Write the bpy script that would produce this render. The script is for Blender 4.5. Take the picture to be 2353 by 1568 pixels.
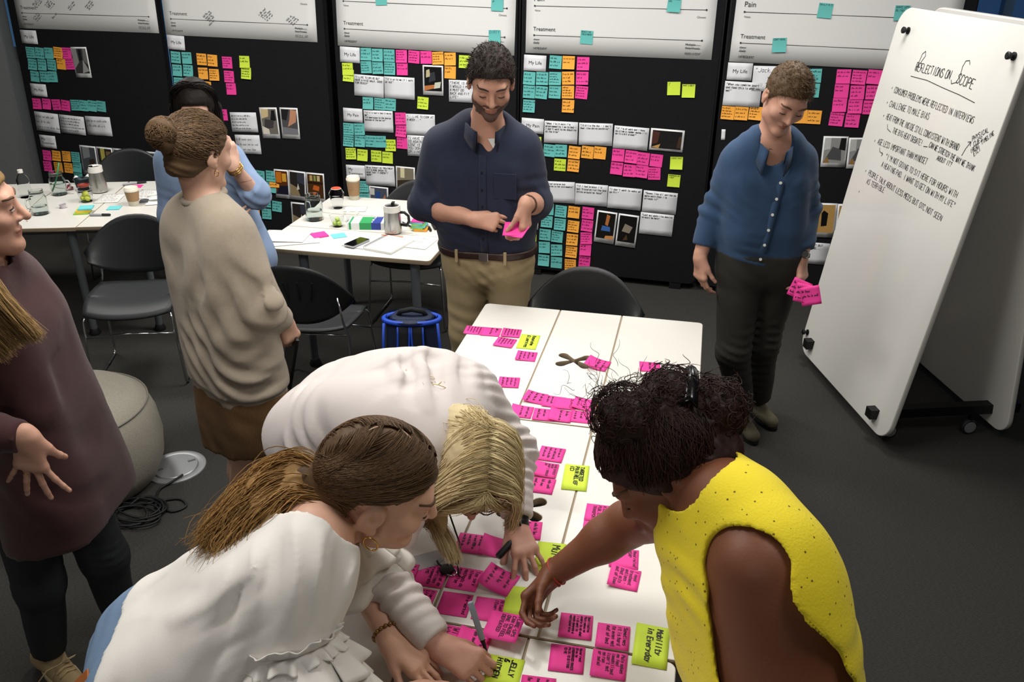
import bpy, bmesh, math, random
import numpy as np
from mathutils import Vector, Matrix

# ---------------------------------------------------------------- camera, world, lights, exposure
for o in list(bpy.data.objects): bpy.data.objects.remove(o)
SC = bpy.context.scene
COL = SC.collection
def cam_setup():
    f, pitch, yaw, roll, H = 1930.0, math.radians(26.05), math.radians(12.65), math.radians(.1), 2.29
    F = Vector((-math.sin(yaw)*math.cos(pitch), math.cos(yaw)*math.cos(pitch), -math.sin(pitch)))
    R = Vector((math.cos(yaw), math.sin(yaw), 0)); U = R.cross(F)
    R2 = R*math.cos(roll)+U*math.sin(roll); U2 = -R*math.sin(roll)+U*math.cos(roll)
    c = bpy.data.cameras.new('camera'); c.sensor_width = 36; c.lens = f/2353*36; c.clip_start = .05
    o = bpy.data.objects.new('camera', c); COL.objects.link(o)
    m = Matrix((R2, U2, -F)).transposed().to_4x4(); m.translation = (0, 0, H)
    o.matrix_world = m; SC.camera = o
cam_setup()
W = bpy.data.worlds.new('dusk'); SC.world = W; W.use_nodes = True
W.node_tree.nodes['Background'].inputs[0].default_value = (.05, .13, .30, 1)
W.node_tree.nodes['Background'].inputs[1].default_value = .35
SC.view_settings.view_transform = 'Standard'; SC.view_settings.look = 'None'
SC.view_settings.exposure = 0.0; SC.view_settings.gamma = 1; SC.view_settings.use_curve_mapping = False
def area(name, loc, size, power, col=(1, .97, .925), rot=(0, 0, 0)):
    l = bpy.data.lights.new(name, 'AREA'); l.shape = 'RECTANGLE'; l.size, l.size_y = size; l.energy = power; l.color = col
    o = bpy.data.objects.new(name, l); o.location = loc; o.rotation_euler = rot; COL.objects.link(o); return o
CEIL = 2.95
area('ceiling_panel_light', (-1.5, 1.9, CEIL-.03), (.8, .8), 39)
area('ceiling_panel_light', (-.5, 3.2, CEIL-.03), (.6, .6), 23)
area('ceiling_panel_light', (.8, 1.5, CEIL-.03), (.6, .6), 17)
area('ceiling_panel_light', (-1.9, 4.4, CEIL-.03), (.6, .6), 44)
area('ceiling_panel_light', (-3.8, 4.2, CEIL-.03), (.6, .6), 38)
area('ceiling_panel_light', (.6, 4.2, CEIL-.03), (.6, .6), 30)
area('ceiling_panel_light', (-.7, 4.6, CEIL-.03), (.5, .5), 12)  # extra lamp out of view, added to brighten the boards
area('ceiling_panel_light', (-3.2, .6, CEIL-.03), (.6, .6), 12)
area('ceiling_panel_light', (-.6, -1.5, CEIL-.03), (.6, .6), 20)
# ---------------------------------------------------------------- helpers
rnd = random.Random(7)
MATS = {}
def rgb(h):
    c = [int(h[i:i+2], 16)/255 for i in (0, 2, 4)]
    return tuple(x/12.92 if x <= .04045 else ((x+.055)/1.055)**2.4 for x in c)
def mat(name, col, rough=.6, metal=0., var=0., vscale=8., bump=0., bscale=60., coat=0., trans=0., ior=1.45, sss=0., attr=None, sheen=0., stretch=None, spec=.5):
    if name in MATS: return MATS[name]
    if isinstance(col, str): col = rgb(col)
    m = bpy.data.materials.new(name); m.use_nodes = True
    nt = m.node_tree; N = nt.nodes; L = nt.links; b = N['Principled BSDF']
    b.inputs['Base Color'].default_value = (*col, 1); b.inputs['Roughness'].default_value = rough; b.inputs['Metallic'].default_value = metal
    b.inputs['Coat Weight'].default_value = coat; b.inputs['Transmission Weight'].default_value = trans; b.inputs['IOR'].default_value = ior
    b.inputs['Specular IOR Level'].default_value = spec
    if sheen: b.inputs['Sheen Weight'].default_value = sheen
    if sss:
        b.inputs['Subsurface Weight'].default_value = sss; b.inputs['Subsurface Radius'].default_value = (.012, .005, .003); b.inputs['Subsurface Scale'].default_value = 1.
    tc = N.new('ShaderNodeTexCoord'); mp = N.new('ShaderNodeMapping'); L.new(tc.outputs['Object'], mp.inputs[0])
    if stretch: mp.inputs['Scale'].default_value = stretch
    if var or attr:
        hs = N.new('ShaderNodeHueSaturation'); hs.inputs['Color'].default_value = (*col, 1)
        mr = N.new('ShaderNodeMapRange'); mr.inputs[3].default_value = 1-max(var, .001); mr.inputs[4].default_value = 1+max(var, .001)
        if attr:
            at = N.new('ShaderNodeAttribute'); at.attribute_name = attr; L.new(at.outputs['Fac'], mr.inputs[0])
        else:
            nz = N.new('ShaderNodeTexNoise'); nz.inputs['Scale'].default_value = vscale; nz.inputs['Detail'].default_value = 4
            L.new(mp.outputs[0], nz.inputs[0]); L.new(nz.outputs[0], mr.inputs[0])
        L.new(mr.outputs[0], hs.inputs['Value']); L.new(hs.outputs[0], b.inputs['Base Color'])
    if bump:
        nb = N.new('ShaderNodeTexNoise'); nb.inputs['Scale'].default_value = bscale; nb.inputs['Detail'].default_value = 3
        L.new(mp.outputs[0], nb.inputs[0]); bp = N.new('ShaderNodeBump'); bp.inputs['Strength'].default_value = bump; bp.inputs['Distance'].default_value = .004
        L.new(nb.outputs[0], bp.inputs['Height']); L.new(bp.outputs[0], b.inputs['Normal'])
    MATS[name] = m
    return m
def link(o, parent=None):
    COL.objects.link(o)
    if parent is not None: o.parent = parent
    return o
def tag(o, label=None, cat=None, group=None, kind=None):
    if label: o['label'] = label
    if cat: o['category'] = cat
    if group: o['group'] = group
    if kind: o['kind'] = kind
    return o
def thing(name, label, cat, loc=(0, 0, 0), rz=0., group=None):
    o = bpy.data.objects.new(name, None); o.location = loc; o.rotation_euler = (0, 0, rz); o.empty_display_size = .1
    return tag(link(o), label, cat, group)
def copy_tree(o, parent=None):
    c = o.copy(); link(c, parent)
    for ch in list(o.children): copy_tree(ch, c)
    return c
class MB:
    """collects shapes into one mesh"""
    def __init__(s): s.v = []; s.f = []; s.mi = []; s.cur = 0
    def add(s, vs, fs):
        n = len(s.v); s.v += [tuple(map(float, v)) for v in vs]; s.f += [tuple(i+n for i in f) for f in fs]; s.mi += [s.cur]*len(fs); return s
    def quad(s, a, b, c, d): return s.add([a, b, c, d], [(0, 1, 2, 3)])
    def box(s, c, d, rz=0., R=None):
        x, y, z = [k/2 for k in d]; R = R or Matrix.Rotation(rz, 3, 'Z'); c = Vector(c)
        vs = [c+R@Vector((sx*x, sy*y, sz*z)) for sx in (-1, 1) for sy in (-1, 1) for sz in (-1, 1)]
        return s.add(vs, [(0, 1, 3, 2), (4, 6, 7, 5), (0, 4, 5, 1), (2, 3, 7, 6), (0, 2, 6, 4), (1, 5, 7, 3)])
    def prism(s, pts, z0, z1):
        n = len(pts); vs = [(p[0], p[1], z0) for p in pts]+[(p[0], p[1], z1) for p in pts]
        return s.add(vs, [tuple(range(n))[::-1], tuple(range(n, 2*n))]+[(i, (i+1) % n, n+(i+1) % n, n+i) for i in range(n)])
    def lathe(s, prof, c=(0, 0, 0), seg=24, a0=0, a1=2*math.pi, axis=None):
        full = abs(a1-a0-2*math.pi) < 1e-6; m = seg if full else seg+1; c = Vector(c)
        R = Vector((0, 0, 1)).rotation_difference(Vector(axis)).to_matrix() if axis is not None else Matrix.Identity(3)
        vs = []
        for r, z in prof:
            for i in range(m):
                a = a0+(a1-a0)*i/seg; vs.append(c+R@Vector((r*math.cos(a), r*math.sin(a), z)))
        fs = []
        for j in range(len(prof)-1):
            for i in range(seg if not full else m):
                k = (i+1) % m
                if not full and i+1 >= m: continue
                fs.append((j*m+i, j*m+k, (j+1)*m+k, (j+1)*m+i))
        if full:
            if prof[0][0] > 1e-6: fs.append(tuple(range(m))[::-1])
            if prof[-1][0] > 1e-6: fs.append(tuple((len(prof)-1)*m+i for i in range(m)))
        return s.add(vs, fs)
    def tube(s, pts, r, seg=8, closed=False):
        P = [Vector(p) for p in pts]; n = len(P); rs = r if isinstance(r, (list, tuple)) else [r]*n
        vs = []; up = None
        for i in range(n):
            t = (P[(i+1) % n]-P[i-1]) if closed else (P[min(i+1, n-1)]-P[max(i-1, 0)])
            t.normalize()
            if up is None: up = Vector((0, 0, 1)) if abs(t.z) < .9 else Vector((1, 0, 0))
            a = t.cross(up); a = a.normalized() if a.length > 1e-5 else t.orthogonal().normalized(); up = a.cross(t)
            for k in range(seg):
                an = 2*math.pi*k/seg; vs.append(P[i]+(a*math.cos(an)+up*math.sin(an))*rs[i])
        fs = [(i*seg+k, i*seg+(k+1) % seg, ((i+1) % n)*seg+(k+1) % seg, ((i+1) % n)*seg+k) for i in range(n if closed else n-1) for k in range(seg)]
        if not closed: fs += [tuple(range(seg))[::-1], tuple((n-1)*seg+k for k in range(seg))]
        return s.add(vs, fs)
    def grid(s, fn, nu, nv):
        vs = [fn(i/nu, j/nv) for j in range(nv+1) for i in range(nu+1)]
        return s.add(vs, [(j*(nu+1)+i, j*(nu+1)+i+1, (j+1)*(nu+1)+i+1, (j+1)*(nu+1)+i) for j in range(nv) for i in range(nu)])
    def mesh(s, name, mats, smooth=False, bevel=0):
        me = bpy.data.meshes.new(name); me.from_pydata(s.v, [], s.f)
        mats = mats if isinstance(mats, (list, tuple)) else [mats]
        for m in mats: me.materials.append(m)
        if len(mats) > 1: me.polygons.foreach_set('material_index', s.mi)
        if smooth: me.polygons.foreach_set('use_smooth', [True]*len(me.polygons))
        bm = bmesh.new(); bm.from_mesh(me); bmesh.ops.recalc_face_normals(bm, faces=bm.faces)
        if bevel: bmesh.ops.bevel(bm, geom=[e for e in bm.edges if len(e.link_faces) == 2 and e.calc_face_angle(0) > .6], offset=bevel, segments=2, affect='EDGES', profile=.6)
        bm.to_mesh(me); bm.free(); me.update(); return me
    def build(s, name, mats, parent=None, smooth=False, bevel=0, thick=0, auto=None):
        o = bpy.data.objects.new(name, s.mesh(name, mats, smooth, bevel)); link(o, parent)
        if thick:
            md = o.modifiers.new('solid', 'SOLIDIFY'); md.thickness = thick; md.offset = 0
        if auto and smooth: shade_auto(o.data, auto)
        return o
def shade_auto(me, ang):
    bm = bmesh.new(); bm.from_mesh(me)
    for e in bm.edges:
        if len(e.link_faces) == 2 and e.calc_face_angle(0) > ang: e.smooth = False
    bm.to_mesh(me); bm.free()
def arc(c, r, a0, a1, n=6): return [(c[0]+r*math.cos(a0+(a1-a0)*i/n), c[1]+r*math.sin(a0+(a1-a0)*i/n)) for i in range(n+1)]
def rrect(x0, x1, y0, y1, r, n=5, corners=(1, 1, 1, 1)):
    P = []; pi = math.pi
    for k, (cx, cy, a) in enumerate(((x1-r, y1-r, 0), (x0+r, y1-r, pi/2), (x0+r, y0+r, pi), (x1-r, y0+r, 1.5*pi))):
        if corners[k]: P += arc((cx, cy), r, a, a+pi/2, n)
        else: P.append(((x1, y1), (x0, y1), (x0, y0), (x1, y0))[k])
    return P
def plate(outer, holes, th, bev=.002):
    """flat plate mesh with holes, via a filled 2D curve"""
    cu = bpy.data.curves.new('plate', 'CURVE'); cu.dimensions = '2D'; cu.fill_mode = 'BOTH'; cu.extrude = th/2-bev; cu.bevel_depth = bev; cu.bevel_resolution = 1; cu.offset = -bev
    for ring in [outer]+holes:
        sp = cu.splines.new('POLY'); sp.points.add(len(ring)-1)
        for p, q in zip(sp.points, ring): p.co = (q[0], q[1], 0, 1)
        sp.use_cyclic_u = True
    o = bpy.data.objects.new('plate', cu); COL.objects.link(o)
    me = bpy.data.meshes.new_from_object(o.evaluated_get(bpy.context.evaluated_depsgraph_get()))
    bpy.data.objects.remove(o); bpy.data.curves.remove(cu); return me
def text_mesh(s, size, align='LEFT'):
    cu = bpy.data.curves.new('print', 'FONT'); cu.body = s; cu.size = size; cu.align_x = align; cu.resolution_u = 3
    o = bpy.data.objects.new('print', cu); COL.objects.link(o)
    me = bpy.data.meshes.new_from_object(o.evaluated_get(bpy.context.evaluated_depsgraph_get()))
    bpy.data.objects.remove(o); bpy.data.curves.remove(cu); return me
# single-stroke handwriting font on a 4 x 6 grid (lowercase down to -2)
FONT = {'A': '002640 1232', 'B': '00063645443303 3342413000', 'C': '4536160501103041', 'D': '00062645412000', 'E': '46060040 0333', 'F': '460600 0333', 'G': '453616050110304143 2343', 'H': '0006 4046 0343', 'I': '2620', 'J': '4641301001', 'K': '0006 4603 1440', 'L': '060040', 'M': '0006234640', 'N': '00064046', 'O': '103041453616050110', 'P': '00063645443303', 'Q': '103041453616050110 2240', 'R': '00063645443303 2340', 'S': '4536160504334241301001', 'T': '0646 2620', 'U': '060110304146', 'V': '062046', 'W': '0610243046', 'X': '0046 0640', 'Y': '062346 2320', 'Z': '06460040', 'a': '34140301103033 3430', 'b': '0600 031434311001', 'c': '341403011030', 'd': '3630 341403011031', 'e': '0232331403011030', 'f': '36261510 0333', 'g': '341403122232 343010', 'h': '0600 03143430', 'i': '1410 1516', 'j': '2421 1000', 'k': '0600 3402 1230', 'l': '1610', 'm': '0004 031423 2320 233440', 'n': '0004 03143430', 'o': '1030333414030110', 'p': '0400 031434311101', 'q': '341403011031 3430', 'r': '0400 031434', 's': '34140332301000', 't': '161030 0434', 'u': '0401103034 3430', 'v': '041034', 'w': '0410233044', 'x': '0034 0430', 'y': '0412 341000', 'z': '04340030', '0': '103041453616050110', '3': '0646243342301001', '4': '30360242', '5': '4606043442301000', '-': '1333', '.': '1011', '!': '2622 2021', ',': '1110', '?': '0536463323 2021', "'": '2624', '"': '1614 3634', '&': '40141536350300103042', '(': '26141120', ')': '16242110', '/': '0046', '+': '0343 2521', '*': '20244446 0444 1030'}
def strokes(s, rng, jit=.35):
    """polylines in em units (cap height 1) for a handwritten line; returns list, width"""
    x = 0.; out = []
    for ch in s:
        if ch == ' ': x += .55; continue
        g = FONT.get(ch) or FONT.get(ch.upper())
        if not g: x += .5; continue
        w = 4 if ch.isupper() or not ch.isalpha() else 3.4
        for pl in g.split(' '):
            pts = [(int(pl[i]), int(pl[i+1])) for i in range(0, len(pl)-1, 2)]
            if len(pts) >= 2: out.append([(x+(px+rng.uniform(-jit, jit)*.5+py*.12)/6*.92, (py+rng.uniform(-jit, jit)*.5)/6) for px, py in pts])
        x += (w+1.5)/6*.9+rng.uniform(-.03, .03)
    return out, x
def scribble(rng, w):
    """an illegible written line of width w in em units"""
    out = []; x = 0.
    while x < w-.5:
        n = rng.randint(2, 6); pl = []
        for k in range(n):
            pl.append((x, rng.uniform(0, .15))); pl.append((x+.12, rng.choice((.55, .6, .95, .5)))); x += .32+rng.uniform(-.05, .08)
        out.append(pl); x += .32
    return out
def ribbon(mb, pl, ox, oy, sc, wd, bend=None, z=.0006, ca=1., sa=0.):
    for (x0, y0), (x1, y1) in zip(pl, pl[1:]):
        X0, Y0, X1, Y1 = ox+(x0*ca-y0*sa)*sc, oy+(x0*sa+y0*ca)*sc, ox+(x1*ca-y1*sa)*sc, oy+(x1*sa+y1*ca)*sc
        dx, dy = X1-X0, Y1-Y0; l = math.hypot(dx, dy) or 1e-6; px, py = -dy/l*wd/2, dx/l*wd/2; ex, ey = dx/l*wd*.3, dy/l*wd*.3
        q = [(X0-ex+px, Y0-ey+py), (X0-ex-px, Y0-ey-py), (X1+ex-px, Y1+ey-py), (X1+ex+px, Y1+ey+py)]
        mb.add([(a, b, z+(bend(a, b) if bend else 0)) for a, b in q], [(0, 1, 2, 3)])
def handwriting(lines, x0, y0, w, h, rng, wd=.0016, bend=None, cap=None):
    """fill the box (top left x0,y0, size w,h) with handwritten lines or an int number of illegible ones"""
    mb = MB()
    if isinstance(lines, int):
        n = max(lines, 1); lh = h/max(n, 3); c = lh*.55
        for k in range(lines):
            for pl in scribble(rng, w/c*rng.uniform(.6, 1.)): ribbon(mb, pl, x0, y0-(k+.8)*lh, c, wd, bend)
        return mb
    L = lines.split('|'); st = [strokes(l, rng) for l in L]; mw = max(s[1] for s in st)
    c = min(w/mw, h/len(L)*.72); c = min(c, cap or 1)
    lh = min(h/len(L), c*1.6)
    for k, (pls, _) in enumerate(st):
        for pl in pls: ribbon(mb, pl, x0, y0-k*lh-c, c, wd, bend)
    return mb
NOTES=[
 (1, 'teal', -4.786, 1.415, 0, 'teal sticky note, top row leftmost, My Life section, leftmost black board'),
 (1, 'teal', -4.697, 1.414, 0, 'teal sticky note, top row second from left, My Life section, leftmost black board'),
 (1, 'teal', -4.607, 1.416, 0, 'teal sticky note, top row rightmost, My Life section, leftmost black board'),
 (1, 'teal', -4.788, 1.325, 0, 'teal sticky note, second row leftmost, My Life section, leftmost black board'),
 (1, 'teal', -4.694, 1.325, 0, 'teal sticky note, second row second from left, My Life section, leftmost black board'),
 (1, 'teal', -4.602, 1.329, 0, 'teal sticky note, second row rightmost, My Life section, leftmost black board'),
 (1, 'teal', -4.788, 1.233, 0, 'teal sticky note, bottom row leftmost, My Life section, leftmost black board'),
 (1, 'teal', -4.695, 1.235, 0, 'teal sticky note, bottom row second from left, My Life section, leftmost black board'),
 (1, 'teal', -4.61, 1.238, 0, 'teal sticky note, bottom row rightmost, My Life section, leftmost black board'),
 (1, 'orange', -4.519, 1.423, 0, 'orange sticky note, top row, My Life section, leftmost black board'),
 (1, 'orange', -4.51, 1.339, 0, 'orange sticky note, bottom row, My Life section, leftmost black board'),
 (1, 'pink', -4.436, 1.422, 0, 'pink sticky note, top row, My Life section, leftmost black board'),
 (1, 'pink', -4.425, 1.342, 0, 'pink sticky note, bottom row, My Life section, leftmost black board'),
 (1, 'pink', -4.82, 1.018, 0, 'pink sticky note, leftmost, My Pain section, leftmost black board'),
 (1, 'pink', -4.723, 1.021, 0, 'pink sticky note, second from left, My Pain section, leftmost black board'),
 (1, 'pink', -4.63, 1.02, 0, 'pink sticky note, third from left, My Pain section, leftmost black board'),
 (1, 'pink', -4.539, 1.018, 0, 'pink sticky note, rightmost, My Pain section, leftmost black board'),
 (1, 'teal', -4.446, 1.026, 0, 'teal sticky note, leftmost, My Pain section, leftmost black board'),
 (1, 'teal', -4.362, 1.026, 0, 'teal sticky note, second from left, My Pain section, leftmost black board'),
 (1, 'teal', -4.281, 1.028, 0, 'teal sticky note, third from left, My Pain section, leftmost black board'),
 (1, 'teal', -4.197, 1.029, 0, 'teal sticky note, rightmost, My Pain section, leftmost black board'),
 (1, 'pink', -4.822, 0.6, 0, 'pink sticky note, top row, My Treatment section, leftmost black board'),
 (1, 'pink', -4.836, 0.509, 0, 'pink sticky note, bottom row, My Treatment section, leftmost black board'),
 (1, 'orange', -4.725, 0.603, 0, 'orange sticky note, top row leftmost, My Treatment section, leftmost black board'),
 (1, 'orange', -4.626, 0.605, 0, 'orange sticky note, top row rightmost, My Treatment section, leftmost black board'),
 (1, 'orange', -4.729, 0.507, 0, 'orange sticky note, bottom row leftmost, My Treatment section, leftmost black board'),
 (1, 'orange', -4.627, 0.509, 0, 'orange sticky note, bottom row rightmost, My Treatment section, leftmost black board'),
 (1, 'teal', -4.536, 0.604, 0, 'teal sticky note, top row, My Treatment section, leftmost black board'),
 (1, 'teal', -4.537, 0.521, 0, 'teal sticky note, second row, My Treatment section, leftmost black board'),
 (1, 'teal', -4.545, 0.436, 0, 'teal sticky note, bottom row, My Treatment section, leftmost black board'),
 (2, 'teal', -3.449, 1.427, 0, 'teal sticky note, top row leftmost, My Life section, second black board'),
 (2, 'teal', -3.353, 1.426, 0, 'teal sticky note, top row rightmost, My Life section, second black board'),
 (2, 'teal', -3.45, 1.333, 0, 'teal sticky note, second row leftmost, My Life section, second black board'),
 (2, 'teal', -3.355, 1.335, 0, 'teal sticky note, second row rightmost, My Life section, second black board'),
 (2, 'teal', -3.451, 1.239, 0, 'teal sticky note, bottom row, My Life section, second black board'),
 (2, 'orange', -3.225, 1.421, 0, 'orange sticky note, top row leftmost, My Life section, second black board'),
 (2, 'orange', -3.134, 1.416, 0, 'orange sticky note, top row rightmost, My Life section, second black board'),
 (2, 'orange', -3.227, 1.32, 0, 'orange sticky note, second row leftmost, My Life section, second black board'),
 (2, 'orange', -3.132, 1.314, 0, 'orange sticky note, second row rightmost, My Life section, second black board'),
 (2, 'orange', -3.213, 1.221, 0, 'orange sticky note, bottom row, My Life section, second black board'),
 (2, 'pink', -3.01, 1.406, 0, 'pink sticky note, top row, My Life section, second black board'),
 (2, 'pink', -3.006, 1.306, 0, 'pink sticky note, second row, My Life section, second black board'),
 (2, 'pink', -3.0, 1.217, 0, 'pink sticky note, bottom row, My Life section, second black board'),
 (2, 'lime', -2.862, 1.417, 0, 'lime sticky note, top row, My Life section, second black board'),
 (2, 'lime', -2.858, 1.337, 0, 'lime sticky note, bottom row, My Life section, second black board'),
 (2, 'pink', -3.1, 1.021, 0, 'pink sticky note, My Pain section, second black board'),
 (2, 'teal', -2.83, 0.573, 0, 'teal sticky note, top row leftmost, My Treatment section, second black board'),
 (2, 'teal', -2.734, 0.578, 0, 'teal sticky note, top row rightmost, My Treatment section, second black board'),
 (2, 'teal', -2.813, 0.481, 0, 'teal sticky note, second row leftmost, My Treatment section, second black board'),
 (2, 'teal', -2.738, 0.492, 0, 'teal sticky note, second row rightmost, My Treatment section, second black board'),
 (2, 'teal', -2.799, 0.369, 0, 'teal sticky note, third row leftmost, My Treatment section, second black board'),
 (2, 'teal', -2.706, 0.341, 0, 'teal sticky note, third row rightmost, My Treatment section, second black board'),
 (2, 'teal', -2.803, 0.274, 0, 'teal sticky note, bottom row, My Treatment section, second black board'),
 (2, 'orange', -2.709, 0.535, 0, 'orange sticky note, top row, My Treatment section, second black board'),
 (2, 'orange', -2.906, 0.271, 0, 'orange sticky note, bottom row, My Treatment section, second black board'),
 (3, 'teal', -1.748, 1.872, 'PAIN IS', 'teal sticky note, top row leftmost, on the paper of the middle black board'),
 (3, 'teal', -0.915, 1.854, 'FLARE UPS UP', 'teal sticky note, top row rightmost, on the paper of the middle black board'),
 (3, 'teal', -0.932, 1.651, 'DIRTY', 'teal sticky note, bottom row, on the paper of the middle black board'),
 (3, 'teal', -1.882, 1.506, 0, 'teal sticky note, top row leftmost, My Life section, middle black board'),
 (3, 'teal', -1.794, 1.503, 0, 'teal sticky note, top row second from left, My Life section, middle black board'),
 (3, 'teal', -1.706, 1.502, 0, 'teal sticky note, top row rightmost, My Life section, middle black board'),
 (3, 'teal', -1.885, 1.418, 0, 'teal sticky note, bottom row leftmost, My Life section, middle black board'),
 (3, 'teal', -1.796, 1.417, 0, 'teal sticky note, bottom row second from left, My Life section, middle black board'),
 (3, 'teal', -1.705, 1.415, 0, 'teal sticky note, bottom row rightmost, My Life section, middle black board'),
 (3, 'pink', -1.612, 1.501, 0, 'pink sticky note, top row leftmost, My Life section, middle black board'),
 (3, 'pink', -1.519, 1.5, 0, 'pink sticky note, top row second from left, My Life section, middle black board'),
 (3, 'pink', -1.429, 1.5, 0, 'pink sticky note, top row rightmost, My Life section, middle black board'),
 (3, 'pink', -1.61, 1.416, 0, 'pink sticky note, bottom row, My Life section, middle black board'),
 (3, 'orange', -1.341, 1.498, 0, 'orange sticky note, top row leftmost, My Life section, middle black board'),
 (3, 'orange', -1.252, 1.496, 0, 'orange sticky note, top row rightmost, My Life section, middle black board'),
 (3, 'orange', -1.253, 1.408, 0, 'orange sticky note, bottom row, My Life section, middle black board'),
 (3, 'lime', -1.146, 1.482, 0, 'lime sticky note, top row, My Life section, middle black board'),
 (3, 'lime', -2.031, 1.399, 0, 'lime sticky note, bottom row leftmost, My Life section, middle black board'),
 (3, 'lime', -2.027, 1.355, 0, 'lime sticky note, bottom row rightmost, My Life section, middle black board'),
 (3, 'teal', -1.884, 1.169, 0, 'teal sticky note, leftmost, below the life quotes, middle black board'),
 (3, 'teal', -1.794, 1.168, 0, 'teal sticky note, second from left, below the life quotes, middle black board'),
 (3, 'teal', -1.71, 1.168, 0, 'teal sticky note, rightmost, below the life quotes, middle black board'),
 (3, 'lime', -1.46, 1.191, 0, 'lime sticky note, below the life quotes, middle black board'),
 (3, 'pink', -1.635, 1.074, 0, 'pink sticky note, top row, My Pain section, middle black board'),
 (3, 'pink', -1.634, 0.987, 0, 'pink sticky note, second row, My Pain section, middle black board'),
 (3, 'pink', -1.63, 0.901, 0, 'pink sticky note, bottom row, My Pain section, middle black board'),
 (3, 'teal', -2.051, 0.977, 0, 'teal sticky note, top row leftmost, My Pain section, middle black board'),
 (3, 'teal', -1.963, 0.98, 0, 'teal sticky note, top row rightmost, My Pain section, middle black board'),
 (3, 'teal', -2.056, 0.891, 0, 'teal sticky note, bottom row leftmost, My Pain section, middle black board'),
 (3, 'teal', -1.965, 0.894, 0, 'teal sticky note, bottom row second from left, My Pain section, middle black board'),
 (3, 'teal', -1.879, 0.897, 0, 'teal sticky note, bottom row third from left, My Pain section, middle black board'),
 (3, 'teal', -1.797, 0.899, 0, 'teal sticky note, bottom row rightmost, My Pain section, middle black board'),
 (3, 'lime', -1.722, 0.878, 0, 'lime sticky note, top row, My Pain section, middle black board'),
 (3, 'lime', -2.043, 0.797, 0, 'lime sticky note, bottom row leftmost, My Pain section, middle black board'),
 (3, 'lime', -1.949, 0.792, 0, 'lime sticky note, bottom row second from left, My Pain section, middle black board'),
 (3, 'lime', -1.839, 0.791, 0, 'lime sticky note, bottom row third from left, My Pain section, middle black board'),
 (3, 'lime', -1.749, 0.786, 0, 'lime sticky note, bottom row rightmost, My Pain section, middle black board'),
 (3, 'teal', -1.954, 0.556, 0, 'teal sticky note, top row, My Treatment section, middle black board'),
 (3, 'teal', -1.953, 0.475, 0, 'teal sticky note, bottom row, My Treatment section, middle black board'),
 (4, 'teal', 0.244, 1.874, 'MIGHT FLARE UPS', 'teal sticky note, top row, on the paper of the fourth black board'),
 (4, 'teal', -0.304, 1.666, 'REACTIVE TREATMENT', 'teal sticky note, bottom row, on the paper of the fourth black board'),
 (4, 'teal', -0.507, 1.503, 0, 'teal sticky note, top row, My Life section, fourth black board'),
 (4, 'teal', -0.685, 1.393, 0, 'teal sticky note, second row leftmost, My Life section, fourth black board'),
 (4, 'teal', -0.595, 1.395, 0, 'teal sticky note, second row second from left, My Life section, fourth black board'),
 (4, 'teal', -0.506, 1.399, 0, 'teal sticky note, second row rightmost, My Life section, fourth black board'),
 (4, 'teal', -0.685, 1.304, 0, 'teal sticky note, third row leftmost, My Life section, fourth black board'),
 (4, 'teal', -0.598, 1.304, 0, 'teal sticky note, third row second from left, My Life section, fourth black board'),
 (4, 'teal', -0.505, 1.311, 0, 'teal sticky note, third row rightmost, My Life section, fourth black board'),
 (4, 'teal', -0.683, 1.21, 0, 'teal sticky note, bottom row, My Life section, fourth black board'),
 (4, 'orange', -0.418, 1.504, 0, 'orange sticky note, top row, My Life section, fourth black board'),
 (4, 'orange', -0.417, 1.405, 0, 'orange sticky note, second row, My Life section, fourth black board'),
 (4, 'orange', -0.414, 1.315, 0, 'orange sticky note, third row, My Life section, fourth black board'),
 (4, 'orange', -0.409, 1.223, 0, 'orange sticky note, bottom row, My Life section, fourth black board'),
 (4, 'pink', -0.32, 1.501, 0, 'pink sticky note, top row, My Life section, fourth black board'),
 (4, 'pink', -0.321, 1.409, 0, 'pink sticky note, second row, My Life section, fourth black board'),
 (4, 'pink', -0.321, 1.317, 0, 'pink sticky note, bottom row, My Life section, fourth black board'),
 (4, 'lime', 0.287, 1.37, '*', 'lime sticky note, leftmost, My Life section, fourth black board'),
 (4, 'lime', 0.383, 1.359, 'WHAT A BEAT', 'lime sticky note, rightmost, My Life section, fourth black board'),
 (4, 'lime', -0.629, 0.963, 0, 'lime sticky note, top row, My Pain section, fourth black board'),
 (4, 'lime', 0.348, 0.89, 'CONSTANT', 'lime sticky note, second row, My Pain section, fourth black board'),
 (4, 'lime', -0.45, 0.823, 0, 'lime sticky note, third row, My Pain section, fourth black board'),
 (4, 'lime', 0.342, 0.77, 'COMPRESSION + HEAT', 'lime sticky note, bottom row, My Pain section, fourth black board'),
 (4, 'teal', -0.529, 0.917, 0, 'teal sticky note, leftmost, My Pain section, fourth black board'),
 (4, 'teal', -0.446, 0.921, 0, 'teal sticky note, rightmost, My Pain section, fourth black board'),
 (4, 'orange', -0.351, 0.916, 0, 'orange sticky note, top row leftmost, My Pain section, fourth black board'),
 (4, 'orange', -0.26, 0.922, 0, 'orange sticky note, top row second from left, My Pain section, fourth black board'),
 (4, 'orange', -0.173, 0.924, 0, 'orange sticky note, top row rightmost, My Pain section, fourth black board'),
 (4, 'orange', -0.354, 0.825, 0, 'orange sticky note, bottom row, My Pain section, fourth black board'),
 (4, 'pink', -0.047, 0.917, 0, 'pink sticky note, top row leftmost, My Pain section, fourth black board'),
 (4, 'pink', 0.042, 0.912, 0, 'pink sticky note, top row second from left, My Pain section, fourth black board'),
 (4, 'pink', 0.124, 0.904, 0, 'pink sticky note, top row third from left, My Pain section, fourth black board'),
 (4, 'pink', 0.213, 0.898, 0, 'pink sticky note, top row rightmost, My Pain section, fourth black board'),
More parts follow.
